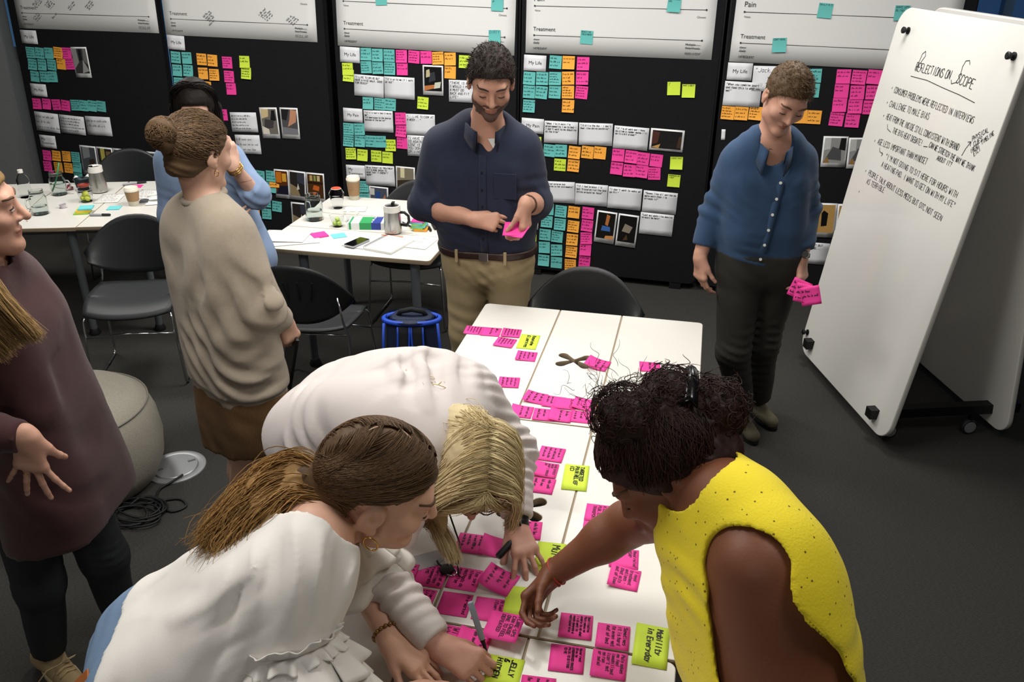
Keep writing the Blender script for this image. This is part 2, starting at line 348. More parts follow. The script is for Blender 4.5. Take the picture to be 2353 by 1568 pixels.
 (4, 'pink', -0.052, 0.827, 0, 'pink sticky note, bottom row leftmost, My Pain section, fourth black board'),
 (4, 'pink', 0.037, 0.818, 0, 'pink sticky note, bottom row second from left, My Pain section, fourth black board'),
 (4, 'pink', 0.121, 0.818, 0, 'pink sticky note, bottom row third from left, My Pain section, fourth black board'),
 (4, 'pink', 0.207, 0.809, 0, 'pink sticky note, bottom row rightmost, My Pain section, fourth black board'),
 (4, 'teal', -0.524, 0.502, 0, 'teal sticky note, top row leftmost, My Treatment section, fourth black board'),
 (4, 'teal', -0.43, 0.494, 0, 'teal sticky note, top row rightmost, My Treatment section, fourth black board'),
 (4, 'teal', -0.53, 0.411, 0, 'teal sticky note, second row leftmost, My Treatment section, fourth black board'),
 (4, 'teal', -0.433, 0.4, 0, 'teal sticky note, second row rightmost, My Treatment section, fourth black board'),
 (4, 'teal', -0.54, 0.312, 0, 'teal sticky note, third row leftmost, My Treatment section, fourth black board'),
 (4, 'teal', -0.45, 0.306, 0, 'teal sticky note, third row rightmost, My Treatment section, fourth black board'),
 (4, 'teal', -0.542, 0.217, 0, 'teal sticky note, fourth row leftmost, My Treatment section, fourth black board'),
 (4, 'teal', -0.45, 0.205, 0, 'teal sticky note, fourth row rightmost, My Treatment section, fourth black board'),
 (4, 'teal', -0.544, 0.119, 0, 'teal sticky note, bottom row leftmost, My Treatment section, fourth black board'),
 (4, 'teal', -0.448, 0.111, 0, 'teal sticky note, bottom row rightmost, My Treatment section, fourth black board'),
 (4, 'orange', -0.336, 0.495, 0, 'orange sticky note, top row, My Treatment section, fourth black board'),
 (4, 'orange', -0.335, 0.392, 0, 'orange sticky note, second row, My Treatment section, fourth black board'),
 (4, 'orange', -0.339, 0.295, 0, 'orange sticky note, third row, My Treatment section, fourth black board'),
 (4, 'orange', -0.341, 0.203, 0, 'orange sticky note, fourth row, My Treatment section, fourth black board'),
 (4, 'orange', -0.344, 0.105, 0, 'orange sticky note, bottom row, My Treatment section, fourth black board'),
 (4, 'pink', -0.234, 0.498, 0, 'pink sticky note, top row, My Treatment section, fourth black board'),
 (4, 'pink', -0.236, 0.407, 0, 'pink sticky note, second row, My Treatment section, fourth black board'),
 (4, 'pink', -0.237, 0.315, 0, 'pink sticky note, third row, My Treatment section, fourth black board'),
 (4, 'pink', -0.239, 0.229, 0, 'pink sticky note, fourth row, My Treatment section, fourth black board'),
 (4, 'pink', -0.241, 0.14, 0, 'pink sticky note, bottom row, My Treatment section, fourth black board'),
 (4, 'lime', -0.645, 0.264, 0, 'lime sticky note, My Treatment section, fourth black board'),
 (5, 'teal', 1.147, 1.862, 'DAILY 4-5', 'teal sticky note, top row leftmost, on the paper of the rightmost black board'),
 (5, 'teal', 1.578, 1.859, 'WAKE UPS BLIND', 'teal sticky note, top row rightmost, on the paper of the rightmost black board'),
 (5, 'teal', 0.909, 1.658, 'CONTINUAL', 'teal sticky note, bottom row, on the paper of the rightmost black board'),
 (5, 'teal', 1.142, 1.485, 0, 'teal sticky note, top row, My Life section, rightmost black board'),
 (5, 'teal', 1.143, 1.397, 0, 'teal sticky note, bottom row, My Life section, rightmost black board'),
 (5, 'orange', 0.646, 1.235, 0, 'orange sticky note, leftmost, My Life section, rightmost black board'),
 (5, 'orange', 0.731, 1.236, 0, 'orange sticky note, second from left, My Life section, rightmost black board'),
 (5, 'orange', 0.819, 1.241, 0, 'orange sticky note, third from left, My Life section, rightmost black board'),
 (5, 'orange', 1.094, 1.235, 0, 'orange sticky note, fourth from left, My Life section, rightmost black board'),
 (5, 'orange', 1.178, 1.236, 0, 'orange sticky note, rightmost, My Life section, rightmost black board'),
 (5, 'pink', 1.312, 1.488, 0, 'pink sticky note, top row leftmost, My Life section, rightmost black board'),
 (5, 'pink', 1.402, 1.487, 0, 'pink sticky note, top row second from left, My Life section, rightmost black board'),
 (5, 'pink', 1.49, 1.493, 0, 'pink sticky note, top row rightmost, My Life section, rightmost black board'),
 (5, 'pink', 1.314, 1.403, 0, 'pink sticky note, second row leftmost, My Life section, rightmost black board'),
 (5, 'pink', 1.407, 1.398, 0, 'pink sticky note, second row second from left, My Life section, rightmost black board'),
 (5, 'pink', 1.498, 1.402, 0, 'pink sticky note, second row rightmost, My Life section, rightmost black board'),
 (5, 'pink', 1.316, 1.318, 0, 'pink sticky note, third row leftmost, My Life section, rightmost black board'),
 (5, 'pink', 1.408, 1.314, 0, 'pink sticky note, third row second from left, My Life section, rightmost black board'),
 (5, 'pink', 1.497, 1.312, 0, 'pink sticky note, third row rightmost, My Life section, rightmost black board'),
 (5, 'pink', 1.312, 1.231, 0, 'pink sticky note, bottom row leftmost, My Life section, rightmost black board'),
 (5, 'pink', 1.406, 1.228, 0, 'pink sticky note, bottom row rightmost, My Life section, rightmost black board'),
 (5, 'teal', 1.155, 0.387, 0, 'teal sticky note, top row, My Treatment section, rightmost black board'),
 (5, 'teal', 1.162, 0.317, 0, 'teal sticky note, bottom row, My Treatment section, rightmost black board'),
]
SHEETS=[
 (1, 'card', -4.771, 1.532, 0.155, 0.101, -0.8, 'My Life', 'white card printed My Life on leftmost black board'),
 (1, 'card', -4.776, 1.127, 0.154, 0.097, -1.2, 'My Pain', 'white card printed My Pain on leftmost black board'),
 (1, 'card', -4.784, 0.715, 0.158, 0.103, -1.4, 'My Treatment', 'white card printed My Treatment on leftmost black board'),
 (2, 'card', -3.428, 1.533, 0.149, 0.101, -2.3, 'My Life', 'white card printed My Life on second black board'),
 (3, 'card', -2.007, 1.497, 0.153, 0.105, -1.8, 'My Life', 'white card printed My Life on middle black board'),
 (3, 'card', -2.009, 1.077, 0.153, 0.099, -0.7, 'My Pain', 'white card printed My Pain on middle black board'),
 (3, 'card', -2.012, 0.662, 0.154, 0.102, 1.0, 'My Treatment', 'white card printed My Treatment on middle black board'),
 (4, 'card', -0.648, 1.492, 0.154, 0.102, -1.0, 'My Life', 'white card printed My Life on fourth black board'),
 (4, 'card', -0.654, 1.078, 0.158, 0.101, -1.1, 'My Pain', 'white card printed My Pain on fourth black board'),
 (5, 'card', 0.69, 1.492, 0.153, 0.105, -0.0, 'My Life', 'white card printed My Life on rightmost black board'),
 (1, 'quote', -4.753, 0.874, 0.232, 0.154, -3.0, 3, 'left handwritten quote card under My Pain, leftmost black board'),
 (1, 'quote', -4.507, 0.867, 0.239, 0.147, -2.3, 5, 'middle handwritten quote card under My Pain, leftmost black board'),
 (1, 'quote', -4.255, 0.871, 0.238, 0.15, 0.4, 2, 'right handwritten quote card under My Pain, leftmost black board'),
 (2, 'quote', -2.92, 0.976, 0.226, 0.147, 2.4, 5, 'upper handwritten quote card beside two photos, second black board'),
 (2, 'quote', -2.904, 0.81, 0.214, 0.144, 2.2, 3, 'lower handwritten quote card below two photos, second black board'),
 (3, 'quote', -1.87, 1.289, 0.229, 0.148, -2.0, '"I LIKE TO DRIVE BUT|HAVE A NICE WALK, GOOD|FOR REACH"', 'quote card about a nice walk, My Life section, middle black board'),
 (3, 'quote', -1.636, 1.286, 0.231, 0.15, -0.7, '"It\'s up to me if I work|or not"', 'quote card reading up to me if I work, middle black board'),
 (3, 'quote', -1.167, 1.285, 0.193, 0.148, 0.1, '"THERE IS A BAR|I WOULD I MISS|A MUST DO|BACK AND FIT|LIFE"', "quote card half behind the navy-shirted man's head, middle black board"),
 (3, 'quote', -1.808, 1.045, 0.228, 0.152, 0.7, '"If it\'s really bad it helps|me"|"It depresses to the degree|because of the belief"', 'quote card beside the My Pain card, middle black board'),
 (3, 'quote', -1.482, 1.039, 0.222, 0.147, 0.8, '"...LIKE TO COOK AT|A WEEK..."', "quote card at navy-shirted man's shoulder, middle black board"),
 (3, 'quote', -1.507, 0.887, 0.163, 0.149, 0.6, '"I HAVE TO|IS AGAIN|LOSE IS|YOU DON\'T|DRIVING"', "quote card behind navy-shirted man's sleeve, middle black board"),
 (3, 'quote', -1.815, 0.648, 0.234, 0.149, 1.3, 'ON ALTERNATIVE TREATMENT|"IT\'S MORE SPEAK TO|HAVE THAT IT DOESN\'T|WORK"', 'quote card beside the My Treatment card, middle black board'),
 (4, 'quote', -0.452, 1.045, 0.235, 0.149, 0.4, '"When I\'m in pain I\'m|programmed to I go to bed -|I don\'t want to be shouting|at the kids"', 'quote card reading when I am in pain, fourth black board'),
 (4, 'quote', -0.21, 1.047, 0.231, 0.149, 1.3, '"It kills the day - I don\'t|feel like doing anything"', 'quote card reading it kills the day, fourth black board'),
 (4, 'quote', 0.031, 1.036, 0.234, 0.15, -1.5, '"If I\'m at work and I have|to climb a ladder maybe I\'ll|do it a bit slower"', 'quote card about climbing a ladder, fourth black board'),
 (4, 'quote', -0.453, 0.63, 0.234, 0.151, 1.9, '"I tried celeron but|something is for old people"', 'quote card reading for old people, fourth black board'),
 (4, 'quote', -0.218, 0.629, 0.229, 0.15, 0.3, '"If I had broken I\'d|get Traxalon run the bag|thing around my head"', 'quote card reading thing around my head, fourth black board'),
 (4, 'quote', 0.017, 0.623, 0.233, 0.151, -0.7, '"I don\'t want to wake up|on Fri"', 'quote card reading want to wake up, fourth black board'),
 (4, 'quote', 0.26, 0.614, 0.232, 0.15, -1.1, '"Seems like all worldwide|more pain than I\'m|Already in"', 'quote card reading more pain, right end of row, fourth black board'),
 (4, 'quote', 0.25, 0.459, 0.229, 0.153, -1.3, '"Last guy wants like dancing|to music be here"', 'lowest quote card on the fourth black board'),
 (5, 'quote', 0.906, 1.456, 0.265, 0.153, 1.0, '"Jack of all', "quote card reading Jack of all behind the blue-shirted man's head"),
 (5, 'quote', 0.722, 1.355, 0.23, 0.151, -0.8, '"When you combine sport|and food this is what you|get"', 'quote card below the My Life card, rightmost black board'),
 (5, 'quote', 1.279, 0.354, 0.242, 0.148, 0.7, 'IN... CANNOT IT BUT...|TO IMPROVE HERE...', "quote card beside the whiteboard's left edge, rightmost black board"),
 (5, 'quote', 0.633, 1.095, 0.025, 0.068, 2.7, 0, "white card edge behind the blue-shirted man's shoulder"),
 (1, 'photo', -4.315, 1.358, 0.148, 0.229, 1.8, 0, 'grey interior photo beside pink notes, leftmost black board'),
 (1, 'photo', -4.403, 0.585, 0.156, 0.243, -1.6, 1, 'photo leftmost in the row above the far left chair'),
 (1, 'photo', -4.244, 0.583, 0.154, 0.242, -1.4, 2, 'photo second in the row above the far left chair'),
 (1, 'photo', -4.085, 0.581, 0.153, 0.241, -1.1, 3, 'photo third in the row above the far left chair'),
 (1, 'photo', -3.931, 0.579, 0.15, 0.239, -0.9, 4, 'photo fourth in the row above the far left chair'),
 (1, 'photo', -3.776, 0.578, 0.149, 0.237, -0.6, 3, 'photo rightmost in the row above the far left chair'),
 (2, 'photo', -2.7, 0.983, 0.148, 0.228, 2.7, 5, 'photo of grey sofa, left of a pair, second black board'),
 (2, 'photo', -2.53, 0.99, 0.15, 0.228, 1.0, 6, 'photo of hand on bare knee, right of a pair, second black board'),
 (2, 'photo', -2.643, 0.524, 0.122, 0.224, -0.5, 7, 'photo of red shelving beside teal notes, second black board'),
 (2, 'photo', -2.51, 0.522, 0.144, 0.226, -2.5, 8, 'photo of a dark bag and tag, second black board'),
 (2, 'photo', -2.356, 0.517, 0.153, 0.225, -0.7, 9, 'photo of jars on a brown shelf, second black board'),
 (2, 'photo', -2.503, 0.279, 0.159, 0.217, -0.9, 8, 'photo directly behind the glass jar, second black board'),
 (3, 'photo', -1.38, 1.349, 0.152, 0.201, -0.0, 10, 'photo with pale shapes on black beside orange notes, middle black board'),
 (3, 'photo', -1.612, 0.638, 0.151, 0.182, -1.0, 11, "photo behind the navy-shirted man's elbow, middle black board"),
 (3, 'photo', -1.834, 0.476, 0.155, 0.176, -1.4, 12, 'photo just above the far chair back, middle black board'),
 (4, 'photo', 0.271, 1.037, 0.223, 0.143, -1.4, 13, 'dark landscape photo beside the ladder quote, fourth black board'),
 (4, 'photo', -0.103, 0.407, 0.143, 0.23, -3.7, 14, 'photo of arm over blue cloth, left of pair, fourth black board'),
 (4, 'photo', 0.05, 0.396, 0.143, 0.233, -3.2, 15, 'photo of brown bag in darkness, right of pair, fourth black board'),
 (4, 'photo', -0.649, 0.415, 0.114, 0.141, -1.3, 13, "dark photo peeking out beside the navy-shirted man's hand"),
 (5, 'photo', 1.331, 1.029, 0.149, 0.194, 2.4, 16, 'grey photo of a seated figure beside the whiteboard edge'),
 (5, 'photo', 1.483, 1.03, 0.144, 0.193, 3.3, 16, 'grey photo half hidden by the whiteboard edge'),
 (5, 'photo', 1.331, 0.583, 0.157, 0.229, 2.8, 17, 'photo of a black object on wood, rightmost black board'),
 (5, 'photo', 1.485, 0.586, 0.147, 0.232, 2.7, 18, 'plain wood photo half hidden by whiteboard, rightmost black board'),
]
TNOTES=[
 ('pink', -0.882, 3.177, -86.7, 0.08, 0.08, 5, 0.1, 'pink note overhanging the far left table edge beside the khaki trousers'),
 ('pink', -0.806, 3.178, -86.1, 0.083, 0.083, 2, 0.05, 'faintly written pink note second from the far left table edge'),
 ('pink', -0.718, 3.184, -86.3, 0.081, 0.081, 5, 0.2, 'pink note beside the Knowledge note, top right of its cluster'),
 ('pink', -0.723, 3.087, -94.9, 0.083, 0.083, 5, 0.1, 'pink note left of the Knowledge note, lower row'),
 ('lime', -0.629, 3.12, -87.8, 0.137, 0.082, 'Knowledge|& Learnings', 0.0, "lime note reading Knowledge & Learnings at the table's far end"),
 ('pink', -0.61, 2.985, -87.2, 0.082, 0.082, 4, 0.2, 'pink note directly below the Knowledge & Learnings note'),
 ('pink', -0.63, 2.754, -82.7, 0.08, 0.08, 4, 0.1, "pink note half hidden by bent blonde woman's shoulder"),
 ('pink', -0.317, 2.974, -100.1, 0.088, 0.088, 2, 0.9, 'pink note lifting off beside the far X-shaped cutout'),
 ('pink', -0.112, 3.004, -84.1, 0.082, 0.082, 2, 0.1, "pink note behind the yellow-topped woman's curls"),
 ('pink', -0.508, 2.66, -96.0, 0.08, 0.08, 3, 0.5, 'leftmost pink note of the upper overlapping row at the far seam'),
 ('pink', -0.436, 2.646, -91.2, 0.08, 0.08, 4, 0.1, 'second pink note of the upper overlapping row at far seam'),
 ('pink', -0.394, 2.642, -88.1, 0.08, 0.08, 'SCARED', 0.1, 'pink note reading SCARED in the upper row at far seam'),
 ('pink', -0.322, 2.652, -92.7, 0.085, 0.085, 3, 0.5, 'rightmost pink note of the upper overlapping row at far seam'),
 ('pink', -0.537, 2.551, -88.7, 0.08, 0.08, 2, 0.4, 'curled pink note leftmost in the lower row at the far seam'),
 ('pink', -0.453, 2.548, -86.8, 0.08, 0.08, 3, 0.05, 'second pink note in the lower row at the far seam'),
 ('pink', -0.395, 2.552, -88.0, 0.08, 0.08, 2, 0.5, 'third pink note in lower row at far seam, corner curled'),
 ('pink', -0.322, 2.564, -88.8, 0.08, 0.08, 3, 0.1, 'rightmost pink note in the lower row at the far seam'),
 ('lime', -0.243, 2.627, -89.3, 0.089, 0.07, 1, 0.1, "lime note peeking out behind the dark-haired woman's forehead"),
 ('pink', -0.383, 2.305, -91.4, 0.083, 0.083, 4, 0.05, 'pink note just above left of the Targeted Pain Relief note'),
 ('pink', -0.387, 2.211, -89.5, 0.081, 0.081, 'SIDE EFFECT|MEDS|WHAT I SHOULD|DO', 0.4, 'pink note with curled corner left of Targeted Pain Relief note'),
 ('pink', -0.382, 2.128, -89.8, 0.08, 0.08, 3, 0.05, 'darker pink note below left of the Targeted Pain Relief note'),
 ('lime', -0.285, 2.194, -86.2, 0.138, 0.079, 'TARGETED|PAIN RELIEF|(C)', 0.0, 'lime note reading TARGETED PAIN RELIEF in mid table'),
 ('pink', -0.38, 1.905, -84.0, 0.08, 0.08, 2, 0.0, 'pink note right beside the black smart watch'),
 ('pink', -0.524, 1.81, -88.1, 0.082, 0.082, 4, 0.0, 'pink note under the glasses chain left of the pressing hand'),
 ('pink', -0.454, 1.81, -88.8, 0.08, 0.08, 0, 0.7, "lifted blank pink note touching the pressing hand's side"),
 ('lime', -0.296, 1.805, -86.4, 0.121, 0.08, 'Multi-', 0.0, 'lime note reading Multi under pressing fingertips'),
 ('pink', -0.189, 2.028, -88.8, 0.081, 0.081, 'ARE|KIDS TO|PUBLIC|TRANSPORT', 0.0, 'pink note reading public transport above the reaching forearm'),
 ('pink', -0.186, 1.945, -87.1, 0.08, 0.08, 3, 0.0, 'pink note mostly under the reaching forearm'),
 ('pink', -0.096, 1.845, -86.7, 0.08, 0.08, 'Need relief|ASAP', 0.1, 'pink note under elbow beside the yellow top'),
 ('pink', -0.087, 1.764, -93.3, 0.081, 0.081, 'I need|treatment|options -|that acts|out of town', 0.5, 'pink note reading I need treatment, edge lifted, beside yellow top'),
 ('pink', -0.187, 1.565, -86.2, 0.082, 0.082, 'Debilitating|Pain makes me|unable to do what|I v & want to|needs depends a|motivated give', 0.0, 'pink note reading Debilitating near the near table seam'),
 ('pink', -0.093, 1.55, -88.2, 0.081, 0.081, 'Sometimes|it is hard|to even get|out of bed', 0.0, 'pink note reading Sometimes it is hard to even get out'),
 ('lime', 0.001, 1.543, -90.6, 0.134, 0.083, 'Mobility|in Everyday', 0.1, 'large lime note reading Mobility in Everyday at table corner'),
 ('pink', -0.192, 1.458, -85.5, 0.083, 0.083, 'Never rest|Give to|EMBARRASS MAKES|PAIN IS GIVING|TO ME', 0.0, 'pink note below the near seam reading pain is giving'),
 ('pink', -0.092, 1.461, -88.6, 0.083, 0.083, "Pain makes|me feel|immobilised|(can't get|go run|or swim)", 0.1, 'pink note reading Pain makes me feel, left below Mobility note'),
 ('pink', -0.675, 1.651, -87.6, 0.08, 0.08, 'MIC', 0.0, 'pink note against the white sleeve, upper row by near seam'),
 ('pink', -0.595, 1.659, -88.9, 0.082, 0.082, 'To do of do|exercises|regenerate|TIME', 0.0, 'pink note under the badge reel, upper row near seam'),
 ('pink', -0.504, 1.668, -90.9, 0.084, 0.084, 'Too sore|sleep|methods do|exercise', 0.0, 'pink note right of the badge reel, upper row'),
 ('pink', -0.411, 1.678, -102.5, 0.087, 0.087, 3, 1.0, 'strongly curled pink note between two reaching hands'),
 ('pink', -0.6, 1.567, -89.8, 0.082, 0.082, 'Flare-Up|Living thus|in pain|stigma &|SAUCE', 0.0, 'pink note reading Flare-Up beside the white sleeve'),
 ('pink', -0.503, 1.573, -88.4, 0.081, 0.081, 'Pre-worked', 0.0, 'pink note reading Pre-worked above the near seam'),
 ('pink', -0.412, 1.574, -87.3, 0.08, 0.08, 'Ritual|(Exercise)', 0.0, 'pink note reading Ritual above the near seam'),
 ('lime', -0.343, 1.616, -85.1, 0.111, 0.073, 1, 0.0, 'lime note under the dark-skinned pinching hand'),
 ('pink', -0.5, 1.458, -91.4, 0.08, 0.08, 'Wife|Who|is', 0.2, 'pink note reading Who behind the grey marker hand'),
 ('pink', -0.423, 1.457, -90.8, 0.08, 0.08, 2, 0.6, 'pink note curling up between marker hand and held note'),
 ('lime', -0.33, 1.389, -90.2, 0.084, 0.084, 'JELLY|&|HIDDEN', 0.0, 'lime note with large JELLY lettering beside the marker hand'),
 ('pink', -0.243, 1.35, -86.2, 0.08, 0.08, 3, 0.0, 'pink note cut off at the bottom, near table'),
 ('pink', -0.764, 1.556, -85.7, 0.08, 0.08, 0, 0.0, "pink note glimpsed between two white-clad women's arms"),
]
# ---------------------------------------------------------------- room
def carpet():
    m = mat('carpet', '3b3a38', .95, var=.25, vscale=3., bump=.0)
    nt = m.node_tree; N = nt.nodes; L = nt.links; b = N['Principled BSDF']
    tc = N.new('ShaderNodeTexCoord'); mp = N.new('ShaderNodeMapping'); mp.inputs['Scale'].default_value = (14, 140, 1); mp.inputs['Rotation'].default_value = (0, 0, math.radians(78))
    nz = N.new('ShaderNodeTexNoise'); nz.inputs['Scale'].default_value = 6; nz.inputs['Detail'].default_value = 3
    L.new(tc.outputs['Object'], mp.inputs[0]); L.new(mp.outputs[0], nz.inputs[0])
    rp = N.new('ShaderNodeValToRGB'); rp.color_ramp.elements[0].position = .3; rp.color_ramp.elements[0].color = (*rgb('20201f'), 1); rp.color_ramp.elements[1].position = .75; rp.color_ramp.elements[1].color = (*rgb('44423d'), 1)
    L.new(nz.outputs[0], rp.inputs[0]); L.new(rp.outputs[0], b.inputs['Base Color'])
    bp = N.new('ShaderNodeBump'); bp.inputs['Strength'].default_value = .6; bp.inputs['Distance'].default_value = .004; L.new(nz.outputs[0], bp.inputs['Height']); L.new(bp.outputs[0], b.inputs['Normal'])
    return m
X0, X1, Y0, Y1 = -8., 5.2, -3., 6.75
def shell(name, c, d, m): return tag(MB().box(c, d).build(name, m), kind='structure')
shell('floor', ((X0+X1)/2, (Y0+Y1)/2, -.05), (X1-X0, Y1-Y0, .1), carpet())
shell('ceiling', ((X0+X1)/2, (Y0+Y1)/2, CEIL+.05), (X1-X0, Y1-Y0, .1), mat('ceiling_paint', 'cfcdc8', .9, bump=.1))
gw = mat('grey_wall_paint', '868a88', .8, var=.03, bump=.05)
shell('wall_left', (X0-.05, (Y0+Y1)/2, CEIL/2), (.1, Y1-Y0, CEIL), gw)
shell('wall_right', (X1+.05, (Y0+Y1)/2, CEIL/2), (.1, Y1-Y0, CEIL), mat('charcoal_wall', '4a4c50', .8, bump=.05))
shell('wall_rear', ((X0+X1)/2, Y0-.05, CEIL/2), (X1-X0, .1, CEIL), mat('pale_wall', 'a9a6a0', .85, bump=.05))
# grey column wall beside the leftmost board, with a door leaf joint
shell('wall_column', (-6.57, 6.35, CEIL/2), (1.9, .5, CEIL), gw)
shell('wall_pale_panel', (-7.15, 6.02, 1.1), (1.0, .1, 2.2), mat('pale_panel', 'a4a6a3', .7, var=.03))
# glazed back wall: sill, head, frame and panes
dk = mat('charcoal_plaster', '17181b', .85, bump=.05)
shell('wall_back_sill', (-.7, Y1+.05, .2), (11.8, .1, .4), dk)
shell('wall_back_head', (-.7, Y1+.05, CEIL-.1), (11.8, .1, .2), dk)
fm = mat('blue_window_frame', '8fbdee', .5)
gl = mat('window_glass', 'dfe8f0', .03, trans=1., ior=1.3)
wx = [-6.6, -5.92, -4.55, -3.9, 1.6, 1.94, 2.9, 4.0, 5.2]
shell('wall_back_solid', (-1.2, Y1-.03, CEIL/2), (5.5, .1, CEIL), dk)
wn = tag(MB().box((-.7, Y1-.02, .43), (11.8, .08, .06)).build('window_1', fm), kind='structure')
MB().box((-.7, Y1-.02, CEIL-.22), (11.8, .08, .06)).build('window_head_rail', fm, wn)
for x in wx: MB().box((x, Y1-.02, 1.57), (.11 if x < 0 else .06, .1, 2.3)).build('mullion', fm, wn)
for a, b in zip(wx, wx[1:]):
    if a > -3.95 and b < 1.7: continue
    MB().box(((a+b)/2, Y1+.02, 1.57), (b-a-.07, .008, 2.28)).build('window_pane', gl, wn)

# ---------------------------------------------------------------- black boards
BA, BL_ = math.radians(3), math.radians(3.2)
BU = Vector((math.cos(BA), -math.sin(BA), 0)); BH = Vector((-math.sin(BA), -math.cos(BA), 0))
BN = BH*math.cos(BL_)+Vector((0, 0, math.sin(BL_))); BV = BN.cross(BU); BP = Vector((-.5, 5.67, 0))
def frame(o, x, y, z):
    m = Matrix((x, y, z)).transposed().to_4x4(); m.translation = o; return m
def board_mat(u, v, d=.0, ang=0.):
    c, s = math.cos(math.radians(ang)), math.sin(math.radians(ang))
    return frame(BP+BU*u+BV*v+BN*d, BU*c+BV*s, BV*c-BU*s, BN)
felt = mat('black_felt', '16171a', .95, var=.15, vscale=40, bump=.3, bscale=300, spec=.2)
edge = mat('black_edge', '0c0d0f', .5)
BX = [(-4.93, -3.545), (-3.515, -2.185), (-2.135, -.765), (-.755, .565), (.585, 1.985)]
BLAB = ['leftmost of the five black felt pinboards, beside the grey wall', 'second black felt pinboard from left, behind the two standing women', 'middle one of the five black felt pinboards, left behind navy-shirted man', 'fourth black felt pinboard from left, between the two men', 'rightmost black felt pinboard, behind the blue-shirted man and whiteboard']
for (a, b), lb in zip(BX, BLAB):
    t = thing('pinboard', lb, 'board', group=None); t.matrix_world = board_mat((a+b)/2, 0, -.035)
    w = (b-a)/2
    MB().prism(rrect(-w+.012, w-.012, .05, 2.42, .05), .0, .034).build('felt_panel', felt, t)
    MB().prism(rrect(-w, w, .038, 2.432, .06), -.012, .0).build('backing_panel', edge, t)
    for x in (-w+.15, w-.15): MB().box((x, .025, .005), (.08, .05, .05)).build('foot', edge, t)
for k, (u_, v0, v1) in enumerate(((-3.53, 1.2, 2.1), (-4.965, 1.45, 2.4))):  # added strips behind the board gaps, window's blue glow painted as their colour
    o = tag(MB().box((0, (v0+v1)/2, -.06), (.05, v1-v0, .02)).build('glow_strip_%d' % (k+1), mat('painted_window_glow', '5f9bd8', .6)), kind='structure'); o.matrix_world = board_mat(u_, 0, 0)
# paper timelines
paper = mat('poster_paper', 'd9dad8', .75, var=.02, vscale=3)
ink = mat('print_ink', '2c2c2e', .7); pen = mat('black_marker_ink', '141416', .6); faint = mat('grey_pen_ink', '55565a', .7)
def add_text(mb, s, x, y, width=None, size=.02, z=.0008, align='LEFT'):
    me = text_mesh(s, size, align); xs = [v.co.x for v in me.vertices]; k = 1.
    if width: k = width/(max(xs)-min(xs))
    mb.add([(x+v.co.x*k, y+v.co.y*k, z) for v in me.vertices], [tuple(p.vertices) for p in me.polygons]); bpy.data.meshes.remove(me)
def dotline(mb, x0, y0, x1, y1, z=.0008, w=.0028):
    ribbon(mb, [(x0, y0), (x1, y1)], 0, 0, 1, w, None, z)
    for x, y in ((x0, y0), (x1, y1)): mb.add([(x+.006*math.cos(a*.785), y+.006*math.sin(a*.785), z) for a in range(8)], [tuple(range(8))])
PO = [(-4.846, -3.565, 1.595, 0), (-3.503, -2.255, 1.586, -.6), (-2.095, -.794, 1.557, -1.), (-.716, .507, 1.555, 0), (.617, 1.9, 1.55, -.7)]
PLAB = ['Treatment timeline sheet with slanted pen notes, leftmost black board', 'Treatment timeline sheet with slanted pen notes, second black board', 'Treatment timeline sheet pinned above the navy-shirted man, middle board', 'Treatment timeline sheet with Multiple Weekly at right, fourth black board', 'Pain and Treatment timeline sheet partly behind the whiteboard']
for i, (ul, ur, vb, an) in enumerate(PO):
    w = ur-ul; rng = random.Random(40+i)
    o = MB().grid(lambda a, b: (a*w, b*.78, .0015*math.sin(a*9+i)*math.sin(b*3+1)+.002), 16, 6).build('timeline_poster', paper, smooth=True, thick=.0006)
    tag(o, PLAB[i], 'poster'); o.matrix_world = board_mat(ul, vb, .001, an)
    mb = MB(); Z = .0052
    add_text(mb, 'Treatment', .05, .142, .15, z=Z); dotline(mb, .057, .114, w-.07, .114, z=Z)
    add_text(mb, 'Pain', .05, .325, .066, z=Z); dotline(mb, .057, .295, w-.06, .295, z=Z)
    add_text(mb, 'None', .058, .262, .036, z=Z); add_text(mb, 'Chronic', w-.115, .246, .055, z=Z)
    for k, (s, wd) in enumerate((('Once', .036), ('Daily', .038))): add_text(mb, s, .055, .082-.021*k, wd, z=Z); ribbon(mb, [(.052, .086-.021*k), (.095, .089-.021*k)], 0, 0, 1, .0018, None, Z)
    for k, (s, wd) in enumerate((('Multiple', .06), ('Daily/Weekly', .09))): add_text(mb, s, w-.17, .082-.021*k, wd, z=Z); ribbon(mb, [(w-.172, .088-.021*k), (w-.075, .084-.021*k)], 0, 0, 1, .0018, None, Z)
    hw = MB()
    for s, x in (('INFREQUENT', .05), ('PERSISTENT' if i > 1 else 'REGULAR', w-.17)):
        pl, tw = strokes(s, rng)
        for p in pl: ribbon(hw, p, x, .026, .1/tw, .0016, None, Z)
    if i < 2:
        for x, y, n in [[(.18, .168, 3), (.29, .17, 4), (.5, .15, 2), (.66, .165, 3), (.16, .07, 3), (.34, .075, 1)], [(.34, .13, 4), (.8, .16, 5), (1.02, .13, 4), (.38, .075, 1)]][i]:
            for k in range(n):
                for p in scribble(rng, 4.2): ribbon(hw, p, x+k*.015, y-k*.009, .017, .0017, None, Z, .78, .62)
    mb.build('printed_timeline', ink, o); hw.build('handwriting', pen if i > 1 else faint, o)

